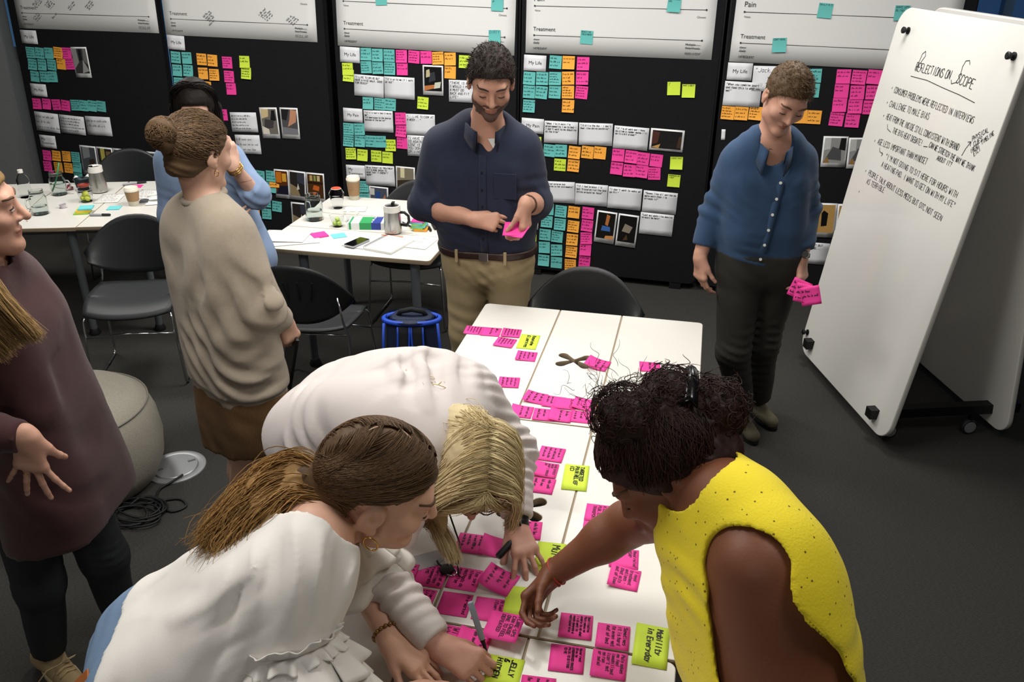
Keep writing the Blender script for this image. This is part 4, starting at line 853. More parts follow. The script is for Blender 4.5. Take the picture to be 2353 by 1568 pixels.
mug('steel travel mug with white collar, no handle, far left table', -3.853, 4.70, .175, .052, .043, False, 2.6)
mug('steel travel mug with black loop handle beside the notebook', -1.674, 4.345, .165, .05, .046, True, .15)
def cupv(name, label, cat, x, y, prof, m, parts=()):
    t = thing(name, label, cat, (x, y, TZ)); MB().lathe(prof, seg=28).build('cup_wall', m, t, True, auto=.8)
    for nm, pr, mm in parts: MB().lathe(pr, seg=28).build(nm, mm, t, True, auto=.8)
    return t
def coffee(label, x, y, h=.125):
    return cupv('paper_cup', label, 'cup', x, y, [(0, 0), (.029, 0), (.03, .003), (.041, h), (0, h)], mat('cup_paper', 'cdc6b4', .7), (('sleeve', [(.0335, .03), (.0415, h*.88), (.0425, h*.88), (.0345, .03)], kraft), ('lid', [(.044, h-.008), (.0445, h+.004), (.041, h+.008), (.039, h+.017), (.034, h+.018), (.032, h+.013), (0, h+.013)], cream)))
coffee('cream-lidded paper coffee cup behind black chair, far left table', -3.452, 4.49, .1)
cc = coffee('paper coffee cup with white lid and brown sleeve before middle board', -2.147, 4.92, .135)
hbm = MB(); rg = random.Random(8)
for k, n in enumerate((5., 4., 1.2)):
    for pl in scribble(rg, n):
        P = [((x*.0095-.022), y*.0095+.085-.016*k) for x, y in pl]
        for (xa, ya), (xb, yb) in zip(P, P[1:]):
            q = [(xa, ya-.0008), (xb, yb-.0008), (xb, yb+.0008), (xa, ya+.0008)]; hbm.add([(.0405*math.sin(x/.0405), -.0405*math.cos(x/.0405)-.001, y) for x, y in q], [(0, 1, 2, 3)])
hbm.build('printed_sleeve_text', mat('brown_print', '6b4a30', .8), cc)
cupv('dark_cup', 'low dark see-through cup beside the handleless steel mug', 'cup', -4.0, 4.73, [(0, .004), (.034, .004), (.046, .075), (.05, .075), (.037, 0), (0, 0)], mat('smoked_plastic', '59636a', .1, trans=.8, ior=1.1))
fr = mat('yellow_green_fruit', 'd5dc5a', .35, var=.15, vscale=40, sss=.0); gr = mat('green_grape', 'b9d465', .25, coat=.3)
CUP = [(0, .003), (.03, .003), (.043, .068), (.046, .07), (.046, .073), (.0425, .072), (.0285, 0), (0, 0)]
cupv('plastic_fruit_cup', 'clear plastic cup of yellow-green fruit on the far left table', 'cup', -3.793, 4.49, [(r*1.15, z*1.15) for r, z in CUP], plast, (('red_rim_lid', [(.03, .098), (.034, .1), (.035, .112), (.031, .113), (.028, .106), (0, .104)], mat('dark_red_plastic', '8a3428', .35)),))
def berry(label, x, y, z, r, m, grp): 
    o = MB().lathe([(max(1e-5, r*math.sin(a*math.pi/10)) if 0 < a < 10 else 0, -r*1.15*math.cos(a*math.pi/10)) for a in range(11)], seg=14).build('fruit_piece', m, smooth=True); o.location = (x, y, z); o.rotation_euler = (rg.uniform(-1, 1), rg.uniform(-1, 1), 0); return tag(o, label, 'fruit', grp)
for k, (dx, dy, dz, r) in enumerate(((-.0155, -.009, .025, .0165), (.0155, -.009, .025, .0165), (.0, .0165, .025, .016), (.0, -.0, .053, .018))): berry(('left', 'right', 'rear', 'topmost')[k]+' piece of yellow-green fruit inside the red-rimmed plastic cup', -3.793+dx, 4.49+dy, TZ+dz, r, fr, 'fruit in the red-rimmed cup')
cupv('clear_cup', 'clear plastic cup with green grapes on the mug table', 'cup', -2.032, 4.385, CUP, plast)
for k, (dx, dy, dz) in enumerate(((-.0135, -.009, .019), (.0135, -.009, .019), (0, .0155, .019), (.0, .0, .043))): berry(('left', 'right', 'rear', 'topmost')[k]+' green grape in the clear cup on the mug table', -2.032+dx, 4.385+dy, TZ+dz, .0135, gr, 'grapes in the clear cup')
cupv('clear_cup', 'empty clear plastic cup behind the grape cup', 'cup', -1.985, 4.49, [(r*.95, z*.7) for r, z in CUP], plast)
cupv('domed_cup', 'clear cup with domed lid and round red label', 'cup', -2.175, 4.715, [(0, .003), (.03, .003), (.045, .085), (.048, .088), (.046, .1), (.03, .125), (0, .128)], plast, (('red_label', [(0, .1325), (.02, .132), (.0285, .1305), (.0285, .126), (0, .126)], mat('orange_red_label', 'd9573a', .5)), ('label_edge', [(.02, .1293), (.031, .1258), (.0315, .1255)], wht)))
ct = thing('creamer_tub', 'tiny opened creamer tub in front of handled jar', 'tub', (-3.845, 4.335, TZ)); MB().lathe([(0, 0), (.015, 0), (.021, .026), (.024, .027), (.0195, .025), (.014, .003), (0, .003)], seg=20).build('tub_wall', mat('lilac_plastic', 'c9c3cc', .5), ct, True, auto=.7)
MB().lathe([(0, .004), (.0155, .004), (.0185, .018), (0, .018)], seg=20).build('coffee_residue', mat('brown_liquid', '7a5a2a', .3), ct, True)
def pad(col, label, x, y, z, rz, th, s=.076):
    o = MB().box((0, 0, th/2), (s, s, th)).build('sticky_note_pad', {'green': mat('green_note', '9fce52', .7), 'yellow': mat('yellow_note', 'f0c83c', .7), 'cyan': mat('cyan_note', '6fcdd2', .7)}.get(col) or NC[col], bevel=.0006); o.location = (x, y, TZ+z); o.rotation_euler = (0, 0, math.radians(rz)); return tag(o, label, 'note pad')
pad('green', 'lowest lime green pad of the stack by the handled jar', -3.66, 4.275, .001, 22, .008, .085); pad('yellow', 'yellow-orange pad in the middle of stack by handled jar', -3.652, 4.28, .0092, 30, .016, .08); pad('cyan', 'turquoise pad topping the stack by the handled jar', -3.638, 4.285, .0254, 24, .010, .08)
pad('cyan', 'thin turquoise pad half hidden by the chair back', -3.53, 4.40, .001, 20, .004)
pad('pink', 'pink note lying beside far marker, far left table', -3.70, 4.87, .001, 20, .001)
pad('pink', 'pink pad lying turned diagonally beside the teal note', -2.066, 4.20, .0012, 42, .007, .086); pad('cyan', 'teal note lying between pink pad and phone', -1.957, 4.222, .0012, 38, .001, .08); pad('pink', 'pink pad just behind the steel mug', -1.80, 4.65, .001, 10, .006)
for k, (c, th, dx, rz, lb) in enumerate((('orange', .012, .012, 8, 'orange pad at bottom of the tall note stack'), ('green', .010, -.004, -4, 'lower green pad in the tall note stack'), ('cyan', .010, .004, 3, 'middle turquoise pad in the tall note stack'), ('green', .008, -.003, 10, 'upper green pad in the tall note stack'), ('cyan', .013, -.006, -3, 'thick turquoise pad near top of tall note stack'), ('pink', .006, -.002, 4, 'pink pad topping the tall note stack'))):
    pad(c, lb, -1.545+dx, 4.43, .0012+sum((.012, .010, .010, .008, .013, .006)[:k]), rz, th)
def marker(label, a, b, body, cap, z=.0092, r=.0075):
    a, b = Vector((*a, TZ+z)), Vector((*b, TZ+z)); d = b-a; L = d.length; t = thing('marker_pen', label, 'marker', a); ax = tuple(d.normalized())
    MB().lathe([(0, 0), (r*.9, 0), (r, .003), (r, L*.6), (r*.85, L*.62), (0, L*.62)], seg=14, axis=ax).build('barrel', body, t, True, auto=.6)
    MB().lathe([(r*.8, L*.6), (r*1.05, L*.6), (r*1.0, L*.95), (r*.7, L), (0, L)], seg=14, axis=ax).build('cap', cap, t, True, auto=.6)
    return t
gm = mat('grey_marker', '9b9ea2', .4); bkm = glide
marker('grey marker with black cap before the far left chair', (-3.572, 4.225), (-3.45, 4.255), gm, bkm); marker('grey and black marker at the far left table\'s far edge', (-3.80, 4.865), (-3.685, 4.965), gm, bkm)
marker('black and grey marker right of the tall note stack', (-1.535, 4.53), (-1.468, 4.405), gm, bkm); marker('second marker beside the tall note stack, further right', (-1.505, 4.54), (-1.452, 4.44), bkm, bkm)
marker('dark pen behind the black mug handle', (-1.68, 4.52), (-1.59, 4.44), mat('graphite', '4a4c50', .4), bkm, .007, .005)
tag(MB().tube([(-3.86, 4.045, TZ+.004), (-3.945, 4.14, TZ+.005), (-4.02, 4.27, TZ+.006)], .003, 6).build('stir_stick', mat('pale_stick', 'b9b3a4', .6)), 'pale stirring stick lying beside the handled jar', 'stick')
tag(MB().tube([(-1.532, 4.64, TZ+.012), (-1.50, 4.56, TZ+.013), (-1.45, 4.46, TZ+.013), (-1.405, 4.40, TZ+.012)], [.007, .009, .009, .006], 8).build('curved_strap', glide, smooth=True), 'black curved strap lying at right edge of mug table', 'strap')
sheet_m = mat('office_paper', 'e4e3df', .75)
def sheet(label, x, y, w, h, rz, z=.0012, lines=0, cat='paper', droop=0):
    mb = MB().grid(lambda a, b: ((a-.5)*w, (b-.5)*h, .002*math.sin(a*5+x)*math.sin(b*4)+.002-droop*max(0, .5-a)*max(0, .5-b)), 6, 6); o = mb.build('paper_sheet', sheet_m, smooth=True, thick=.0004); o.location = (x, y, TZ+z); o.rotation_euler = (0, 0, math.radians(rz)); tag(o, label, cat)
    if lines: handwriting(lines, -w*.42, h*.42, w*.84, h*.84, random.Random(int(abs(x)*999)), .001, lambda a, b: .0045).build('printed_lines', faint, o)
    return o
sheet('printed sheet left of cream-lidded cup', -3.69, 4.58, .15, .2, 20, lines=7); sheet('printed sheet behind the cream-lidded cup', -3.52, 4.72, .15, .21, 12, lines=7); sheet('white sheet at the far left table\'s right end', -3.36, 4.62, .16, .22, 30, .003)
sheet('white sheet overhanging the mug table\'s near left corner', -2.19, 4.11, .297, .21, 28, .001); sheet('second white sheet under it at near left corner', -2.24, 4.13, .26, .19, 8, .0065)
sheet('small white card beside domed cup', -2.06, 4.72, .14, .11, 15); sheet('white sheet at the mug table\'s right end', -1.47, 4.22, .15, .21, -6, .001, lines=2)
nk = tag(MB().grid(lambda a, b: ((a-.5)*.12+.01*math.sin(b*9), (b-.5)*.1, .02+.02*math.sin(a*7+b*5)+.012*math.sin(b*11)+.012), 8, 8).build('paper_napkin', sheet_m, smooth=True, thick=.0006), 'crumpled white paper napkin behind the dark cup', 'napkin'); nk.location = (-4.08, 4.86, TZ)
bag = tag(MB().lathe([(0, 0), (.02, .004), (.024, .016), (.012, .026), (.015, .034), (0, .03)], seg=9).build('foil_wrapper', mat('maroon_foil', '7a3a44', .3, .5), smooth=False), 'small dark red foil wrapper beside the dark cup', 'wrapper'); bag.location = (-4.08, 4.70, TZ)
sci = thing('scissors', 'grey-handled scissors lying by the chair, far left table', 'scissors', (-3.40, 4.57, TZ+.004), math.radians(25))
MB().box((.05, 0, .003), (.1, .01, .003)).build('blade', steel, sci); MB().box((.05, .006, .006), (.1, .01, .003), .12).build('blade', steel, sci)
for s in (-1, 1): MB().tube([(-.03+.025*math.cos(k*.5236), s*.018+.014*math.sin(k*.5236), .005) for k in range(12)], .004, 6, True).build('finger_loop', mat('graphite', '4a4c50', .4), sci, True)
bx = thing('tissue_box', 'flat white, green and blue carton in front of the mug', 'box', (-1.86, 4.415, TZ), math.radians(11))
gre = mat('carton_green', '2fa05a', .45); blu3 = mat('carton_blue', '2a3f9a', .4); cw = mat('carton_white', 'e9ebe9', .45)
MB().box((0, 0, .02), (.21, .115, .04)).build('carton', cw, bx, bevel=.0015)
MB().box((.0, 0, .0202), (.07, .1158, .0404)).build('green_band', gre, bx); MB().box((.062, 0, .0203), (.055, .116, .0406)).build('blue_band', blu3, bx); MB().box((-.09, 0, .0201), (.012, .1156, .0402)).build('green_edge', gre, bx)
lt = MB(); rg2 = random.Random(4)
for pl in scribble(rg2, 4.5): ribbon(lt, pl, .042, -.045, .021, .003, None, .0408, .1, 1.)
lt.build('carton_lettering', cw, bx)
phn = thing('smartphone', 'black smartphone with silver edge lying on a notebook', 'phone', (-1.80, 4.108, TZ+.008), math.radians(-18))
MB().prism(rrect(-.036, .036, -.072, .072, .01), 0, .009).build('phone_case', mat('silver_edge', 'b8bac0', .3, .8), phn, bevel=.001); MB().prism(rrect(-.0335, .0335, -.07, .07, .008), .009, .0095).build('screen', mat('black_screen', '0b0c0f', .06), phn)
nb = thing('notebook', 'open spiral notebook with blank white pages beside phone', 'notebook', (-1.705, 4.15, TZ), math.radians(-14))
MB().box((.09, 0, .007), (.175, .235, .012)).build('page_block', sheet_m, nb, bevel=.001); MB().box((-.075, -.005, .0025), (.14, .23, .005)).build('cover', mat('grey_cover', 'c9c9c9', .6), nb)
wires = MB()
for k in range(18): wires.tube([(.008*math.cos(a*.785), -.105+k*.0124, .0115+.009*math.sin(a*.785)) for a in range(8)], .001, 5, True)
wires.build('wire_binding', glide, nb)
rp = tag(MB().box((-1.66, 4.285, TZ+.0015), (.13, .01, .003), -.06).build('paper_strip', mat('salmon_strip', 'e0825c', .6)), 'thin orange strip under the mug beside notebook', 'paper strip')
# ---------------------------------------------------------------- implicit-surface modelling of bodies and clothes
V3 = lambda p: np.array(p, dtype=np.float32)
def nrm(v): v = np.array(v, dtype=float); return v/np.linalg.norm(v)
def rc(a, b, ra, rb=None):
    a, b = V3(a), V3(b); rb = ra if rb is None else rb; ba = b-a; L2 = float(ba@ba)+1e-12
    def f(P):
        t = np.clip((P-a)@ba/L2, 0, 1); return np.sqrt(((P-a-t[:, None]*ba)**2).sum(1))-(ra+(rb-ra)*t)
    return f
def tc(a, b, ra, rb):
    """tapered limb tube with a flat end at b"""
    a, b = V3(a), V3(b); g = rc(a, b+(b-a)*.001, ra, rb); n = V3(nrm(b-a)); h = rc(a, b+n*.05, ra, rb)
    return lambda P: np.maximum(h(P), (P-b)@n)
def el(c, r, R=None):
    c, r = V3(c), V3(r); R = None if R is None else np.array(R, dtype=np.float32)
    def f(P):
        q = P-c
        if R is not None: q = q@R
        k0 = np.sqrt(((q/r)**2).sum(1)); k1 = np.sqrt(((q/(r*r))**2).sum(1))+1e-9
        return k0*(k0-1)/k1
    return f
def pl(p, n):
    p, n = V3(p), V3(nrm(n)); return lambda P: (P-p)@n
def xf(f, c, R, s=1.):
    """place a local-space shape: columns of R are the local axes"""
    c = V3(c); R = np.array(R, dtype=np.float32); return lambda P: f((P-c)@R/s)*s
def comb(ops, P, base=None):
    d = np.full(len(P), 9., np.float32) if base is None else base
    for f, k, m in ops: d = mix(d, f(P), k, m)
    return d
def mix(d, v, k, m):
    if m == '+':
        if k <= 0: return np.minimum(d, v)
        h = np.clip(k-np.abs(d-v), 0, None)/k; return np.minimum(d, v)-h*h*k*.25
    if m == '-': v = -v
    if k <= 0: return np.maximum(d, v)
    h = np.clip(k-np.abs(d-v), 0, None)/k; return np.maximum(d, v)+h*h*k*.25
def surface(ops, lo, hi, s, disp=None):
    """sparse naive surface nets; returns verts, quads"""
    lo = np.array(lo, float); hi = np.array(hi, float); B = 8
    nb = np.maximum(1, np.ceil((hi-lo)/(s*B)).astype(int))
    g = np.stack(np.meshgrid(*[np.arange(n) for n in nb], indexing='ij'), -1).reshape(-1, 3)
    C = (lo+(g+.5)*s*B).astype(np.float32); hd = s*B*.866; dm = .02 if disp else 0.
    cv = [f(C) for f, k, m in ops]; d = np.full(len(C), 9., np.float32)
    for v, (f, k, m) in zip(cv, ops): d = mix(d, v, k, m)
    keep = np.abs(d) < hd*1.35+dm+s; g = g[keep]; n = len(g)
    if n == 0: return np.zeros((0, 3)), np.zeros((0, 4), int)
    loc = np.stack(np.meshgrid(*[np.arange(B+1)]*3, indexing='ij'), -1).reshape(-1, 3)
    idx = g[:, None, :]*B+loc[None]; P = (lo+idx*s).astype(np.float32); M = len(loc)
    D = np.full((n, M), 9., np.float32)
    for v, (f, k, m) in zip(cv, ops):
        v = v[keep]; sel = np.nonzero(v < hd*1.6+k+.01+dm)[0] if m == '+' else (np.nonzero(v < hd*1.6+k+.01+dm)[0] if m == '-' else np.arange(n))
        if len(sel) == 0: continue
        w = f(P[sel].reshape(-1, 3)).reshape(len(sel), M); D[sel] = mix(D[sel].ravel(), w.ravel(), k, m).reshape(len(sel), M)
    if disp is not None: D = disp(P.reshape(-1, 3), D.ravel()).reshape(n, M)
    D4 = D.reshape(n, B+1, B+1, B+1); D4 = np.where(D4 == 0, 1e-7, D4)
    sg = D4 < 0
    cs = np.zeros((n, B, B, B), np.int8)
    for dx in (0, 1):
        for dy in (0, 1):
            for dz in (0, 1): cs += sg[:, dx:B+dx, dy:B+dy, dz:B+dz]
    act = np.argwhere((cs > 0) & (cs < 8)); b = act[:, 0]; ijk = act[:, 1:]
    acc = np.zeros((len(act), 3)); cnt = np.zeros(len(act))
    cor = [(x, y, z) for x in (0, 1) for y in (0, 1) for z in (0, 1)]
    val = {c: D4[b, ijk[:, 0]+c[0], ijk[:, 1]+c[1], ijk[:, 2]+c[2]] for c in cor}
    for c in cor:
        for ax in range(3):
            if c[ax]: continue
            c2 = tuple(1 if i == ax else c[i] for i in range(3)); a0, a1 = val[c], val[c2]; x = (a0 < 0) != (a1 < 0)
            t = np.where(x, a0/np.where(x, a0-a1, 1), 0); p = np.tile(np.array(c, float), (len(act), 1)); p[:, ax] = t
            acc += p*x[:, None]; cnt += x
    gi = g[b]*B+ijk; V = lo+(gi+acc/np.maximum(cnt, 1)[:, None])*s
    NN = nb*B+2; key = (gi[:, 0]*NN[1]+gi[:, 1])*NN[2]+gi[:, 2]; od = np.argsort(key); ks = key[od]
    def look(q):
        k = (q[:, 0]*NN[1]+q[:, 1])*NN[2]+q[:, 2]; p = np.clip(np.searchsorted(ks, k), 0, len(ks)-1); ok = ks[p] == k; return np.where(ok, od[p], -1)
    Q = []
    for ax in range(3):
        c2 = tuple(1 if i == ax else 0 for i in range(3)); a0, a1 = val[(0, 0, 0)], val[c2]; x = (a0 < 0) != (a1 < 0)
        q = gi[x]; fl = a0[x] < 0; u = np.eye(3, dtype=int)[(ax+1) % 3]; w = np.eye(3, dtype=int)[(ax+2) % 3]
        I = np.stack([look(q-u-w), look(q-w), look(q), look(q-u)], 1); ok = (I >= 0).all(1); I = I[ok]; fl = fl[ok]
        I[~fl] = I[~fl][:, ::-1]; Q.append(I)
    return V, np.concatenate(Q)
def np_mesh(name, V, F, mats, mi=None, smooth=True, attr=None):
    me = bpy.data.meshes.new(name); F = np.asarray(F, dtype=np.int32); k = F.shape[1]
    me.vertices.add(len(V)); me.vertices.foreach_set('co', np.asarray(V, np.float32).ravel())
    me.loops.add(F.size); me.loops.foreach_set('vertex_index', F.ravel())
    me.polygons.add(len(F)); me.polygons.foreach_set('loop_start', np.arange(len(F), dtype=np.int32)*k); me.polygons.foreach_set('loop_total', np.full(len(F), k, np.int32))
    for m in mats: me.materials.append(m)
    if mi is not None: me.polygons.foreach_set('material_index', np.asarray(mi, np.int32))
    me.polygons.foreach_set('use_smooth', np.full(len(F), smooth))
    if attr is not None:
        a = me.attributes.new('tone', 'FLOAT', 'POINT'); a.data.foreach_set('value', np.asarray(attr, np.float32))
    me.update(calc_edges=True); me.validate(); return me
def relax(V, F, it=1, w=.5):
    F = np.asarray(F)
    for _ in range(it):
        A = np.zeros_like(V); c = np.zeros(len(V))
        for i in range(4):
            for j in (1, 3):
                np.add.at(A, F[:, i], V[F[:, (i+j) % 4]]); np.add.at(c, F[:, i], 1)
        c = np.maximum(c, 1); V = V*(1-w)+A/c[:, None]*w
    return V
def sdf_obj(name, ops, lo, hi, s, mats, root, disp=None, mi=None, rel=1):
    V, F = surface(ops, lo, hi, s, disp); V = relax(V, F, rel)
    m = None if mi is None else mi(V[F].mean(1))
    o = bpy.data.objects.new(name, np_mesh(name, V-np.array(root.location), F, mats, m, True, np.full(len(V), .3) if 'hair' in name or 'tail' in name else None)); link(o, root); return o
def wob(P, f, ph=0.):
    """cheap smooth pseudo-noise in -1..1"""
    x, y, z = P[:, 0]*f+ph, P[:, 1]*f+ph*1.7, P[:, 2]*f-ph
    return (np.sin(x*1.7+1.3*np.sin(y*1.1+.7*z))+np.sin(y*1.9+1.1*np.sin(z*1.3+x*.6))+np.sin(z*1.6+1.2*np.sin(x*1.2-y*.5)))/3
def folds(*sets, noise=.003, nf=14.):
    """cloth disp: each set (centre, radius, direction, wavelength, amplitude)"""
    S = [(V3(c), r, V3(nrm(d)), wl, am) for c, r, d, wl, am in sets]
    def f(P, D):
        o = D+noise*wob(P, nf)
        wv = wob(P, 6., 2.)*.7+wob(P, 15., 4.)*.25; md = np.clip(.45+.9*wob(P, 11., 5.), 0, 1.1)
        for c, r, d, wl, am in S:
            q = np.sqrt(((P-c)**2).sum(1)); wt = np.clip(1-q/r, 0, 1)**.7; ph = ((P-c)@d)/wl*6.283+wv*6
            sh = np.sin(ph); o = o+am*wt*md*(np.abs(sh)**.6*np.sign(sh))
        return o
    return f
def basis(f, up):
    """columns: right, forward, up for a facing direction"""
    f = nrm(f); u = np.array(up, float); r = nrm(np.cross(f, u)); u = np.cross(r, f); return np.stack([r, f, u], 1)
def seg_lerp(a, b, t): return np.array(a)*(1-t)+np.array(b)*t
# ---- anatomy
def head_ops(c, R, s=1., fem=False, nose=1., lids=True):
    L = lambda f: xf(f, c, R, s); J = .9 if fem else 1.
    o = [(L(el((0, -.014, .034), (.076, .096, .086))), .0, '+'), (L(el((0, .022, -.03), (.064*J, .074, .088))), .03, '+'),
         (L(rc((-.038*J, .02, -.072), (0, .07, -.103), .03, .02)), .025, '+'), (L(rc((.038*J, .02, -.072), (0, .07, -.103), .03, .02)), .025, '+'),
         (L(rc((-.034, .076, .024), (.034, .076, .024), .017)), .02, '+'),
         (L(el((.04, .062, -.025), (.026, .026, .024))), .02, '+'), (L(el((-.04, .062, -.025), (.026, .026, .024))), .02, '+')]
    for sx in (-1, 1): o.append((L(el((sx*.032, .104, .004), (.019, .014, .012))), .012, '-'))
    for sx in (-1, 1): o.append((L(el((sx*.032, .078, .0), (.0155, .0155, .0125))), .004, '+'))
    o += [(L(rc((0, .089, .012), (0, .089+.022*nose, -.027), .0075, .0115)), .012, '+'), (L(el((.0115, .097, -.031), (.008, .010, .0075))), .006, '+'), (L(el((-.0115, .097, -.031), (.008, .010, .0075))), .006, '+'),
          (L(el((0, .090, -.058), (.024, .011, .0062))), .006, '+'), (L(el((0, .0885, -.0695), (.0195, .011, .0075))), .006, '+'), (L(rc((-.02, .106, -.0635), (.02, .106, -.0635), .0035)), .004, '-'), (L(el((0, .086, -.098), (.02, .014, .015))), .02, '+')]
    for sx in (-1, 1):
        o += [(L(el((sx*.078, -.008, -.006), (.011, .021, .034), np.array(Matrix.Rotation(-.25, 3, 'X')))), .006, '+'), (L(el((sx*.092, -.003, .0), (.012, .0115, .018))), .003, '-'), (L(el((sx*.079, .0, -.034), (.008, .01, .012))), .005, '+')]
    return o
def head_mi(c, R, s, skin=0, lip=1, brow=2, beard=None):
    c = np.array(c)
    def f(P):
        q = (P-c)@np.array(R)/s; x, y, z = q.T; m = np.full(len(P), skin)
        if beard is not None:
            n = .006*wob(q, 90.); ax = np.abs(x)
            bd = (y > .0) & (z < -.035+n) & (z > -.125) & (z < -.048-.012*(ax < .03)+1.1*np.clip(ax-.045, 0, 1)+n) & (y > .02+n*2)
            bd |= (y > .07) & (np.abs(z+.047) < .006+n*.3) & (ax < .03)
            bd &= ~((ax < .021) & (np.abs(z+.0655) < .0095) & (y > .07))
            m[bd] = beard
        lp = (y > .084) & (((z+.0640)/.0105)**2+(x/.0215)**2 < 1); m[lp] = lip
        br = (y > 9.) & (np.abs(z-.0265-.004*np.sin((np.abs(x)-.012)*60)) < .0032) & (np.abs(np.abs(x)-.033) < .017); m[br] = brow
        return m
    return f
FING = [(.032, .0, (.046, .029, .022), .0086), (.0115, .004, (.051, .033, .024), .0089), (-.0100, .0, (.047, .031, .023), .0086), (-.030, -.009, (.037, .023, .020), .0075)]
def rot(v, k, a):
    v, k = np.array(v, float), nrm(k); return v*math.cos(a)+np.cross(k, v)*math.sin(a)+k*(k@v)*(1-math.cos(a))
class Hand:
    """wrist, direction of the palm, palm normal (where the palm faces), thumb side vector is derived from side"""
    def __init__(s, w, d, n, right, curls, spread=.0, thumb=(.6, .2, .3), sc=1., tw=.0):
        d = nrm(d); n = np.array(n, float); n = nrm(n-d*(n@d)); t = np.cross(d, n) if right else np.cross(n, d)   # towards the thumb
        w = np.array(w, float); s.ops = []; s.tips = []; s.nails = []; s.w, s.d, s.n, s.t = w, d, n, t
        k1 = []
        for i, (tx, dy, seg, r) in enumerate(FING):
            b = w+d*(.088+dy)*sc+t*tx*sc*.92; k1.append(b)
            s.ops.append((rc(w+t*tx*.5*sc, b, .0155*sc, .0125*sc), .014, '+'))
        s.ops.append((rc(w-d*.02*sc, w+d*.02*sc, .019*sc, .019*sc), .02, '+'))
        s.ops.append((rc(k1[0], k1[3], .011*sc, .010*sc), .012, '+'))
        for i, (tx, dy, seg, r) in enumerate(FING):
            c = curls[i] if isinstance(curls[i], (tuple, list)) else (curls[i], curls[i]*1.1, curls[i]*.7)
            sp = spread*(1.5-i)*.66; dd = rot(d, n, -sp if right else sp) if sp else d; ax = np.cross(dd, n); p = k1[i]
            for j in range(3):
                dd = rot(dd, ax, c[j]); q = p+dd*seg[j]*sc; rr = r*sc*(1-.1*j); s.ops.append((rc(p, q, rr*1.02, rr*.93), .0035 if j else .006, '+')); p = q
            s.tips.append(p); s.nails.append((p-dd*.006*sc+np.cross(ax, dd)*-1*rr*.55, rr*.85))
        a, b, cth = thumb                                    # spread, towards palm, bend
        dd = nrm(d*math.cos(a)+t*math.sin(a)+n*b); p = w+d*.018*sc+t*.026*sc+n*.006*sc
        s.ops.append((rc(w+t*.012*sc, p+dd*.03*sc, .018*sc, .0145*sc), .014, '+'))
        for j, (ln, rr) in enumerate(((.044, .0125), (.034, .0105), (.024, .0092))):
            if j: dd = rot(dd, np.cross(dd, nrm(n-t*.3)), cth*(1 if j == 1 else .8))
            q = p+dd*ln*sc; s.ops.append((rc(p, q, rr*sc, rr*.9*sc), .005, '+')); p = q
        s.tips.append(p); pts = np.array(s.tips+k1+[w-d*.05*sc, p]); s.lo = pts.min(0)-.03; s.hi = pts.max(0)+.03
def torso(st, lat0, lat1, infl=0., n=11, k=.035, wk=1.):
    """st: stations (centre, half width, radius) from hips to shoulders"""
    o = []; m = len(st)-1
    for i in range(n):
        x = i/(n-1)*m; a = min(int(x), m-1); f = x-a; f2 = f*f*(3-2*f)
        c = seg_lerp(st[a][0], st[a+1][0], f); w = st[a][1]*(1-f2)+st[a+1][1]*f2; r = st[a][2]*(1-f2)+st[a+1][2]*f2
        la = nrm(seg_lerp(lat0, lat1, i/(n-1))); o.append((rc(c-la*w*wk, c+la*w*wk, r+infl), k if i else 0, '+'))
    return o
def limb(*pr, k=.03, infl=0., flat=None, scale=None):
    """chain of (point, radius)"""
    o = []
    for i in range(len(pr)-1):
        f = tc if flat and i == len(pr)-2 else rc
        o.append((f(pr[i][0], pr[i+1][0], pr[i][1]+infl, pr[i+1][1]+infl), k, '+'))
    return o
def bbox(pts, m): P = np.array([np.array(p, float) for p in pts]); return P.min(0)-m, P.max(0)+m
# ---- hair strands
def strands(name, paths, r, m, root, sides=3, taper=.25, tone=None, seed=0):
    """paths: array (n, k, 3) or list of equal-length polylines"""
    P = np.asarray(paths, float); n, k, _ = P.shape; T = np.gradient(P, axis=1); T /= np.linalg.norm(T, axis=2, keepdims=True)+1e-9
    up = np.array([.31, .22, .92]); A = np.cross(T, up); A /= np.linalg.norm(A, axis=2, keepdims=True)+1e-9; Bv = np.cross(T, A)
    rs = (np.asarray(r).reshape(-1, 1) if np.ndim(r) else np.full((n, 1), r))*(1-(1-taper)*np.linspace(0, 1, k)[None]**2)*np.minimum(1, .5+np.linspace(0, 1, k)[None]*6)
    ang = np.arange(sides)*2*math.pi/sides
    V = P[:, :, None, :]+rs[:, :, None, None]*(A[:, :, None, :]*np.cos(ang)[None, None, :, None]+Bv[:, :, None, :]*np.sin(ang)[None, None, :, None])
    base = (np.arange(n)*k*sides)[:, None, None]; ii = np.arange(k-1)[None, :, None]*sides; jj = np.arange(sides)[None, None, :]; j2 = (jj+1) % sides
    F = np.stack([base+ii+jj, base+ii+j2, base+ii+sides+j2, base+ii+sides+jj], -1).reshape(-1, 4)
    rg = np.random.RandomState(seed); tn = np.clip(rg.rand(n) if tone is None else tone, 0, 1); at = np.repeat(tn, k*sides)
    o = bpy.data.objects.new(name, np_mesh(name, V.reshape(-1, 3)-np.array(root.location), F, [m], None, True, at)); link(o, root); o['kind'] = 'stuff'; return o
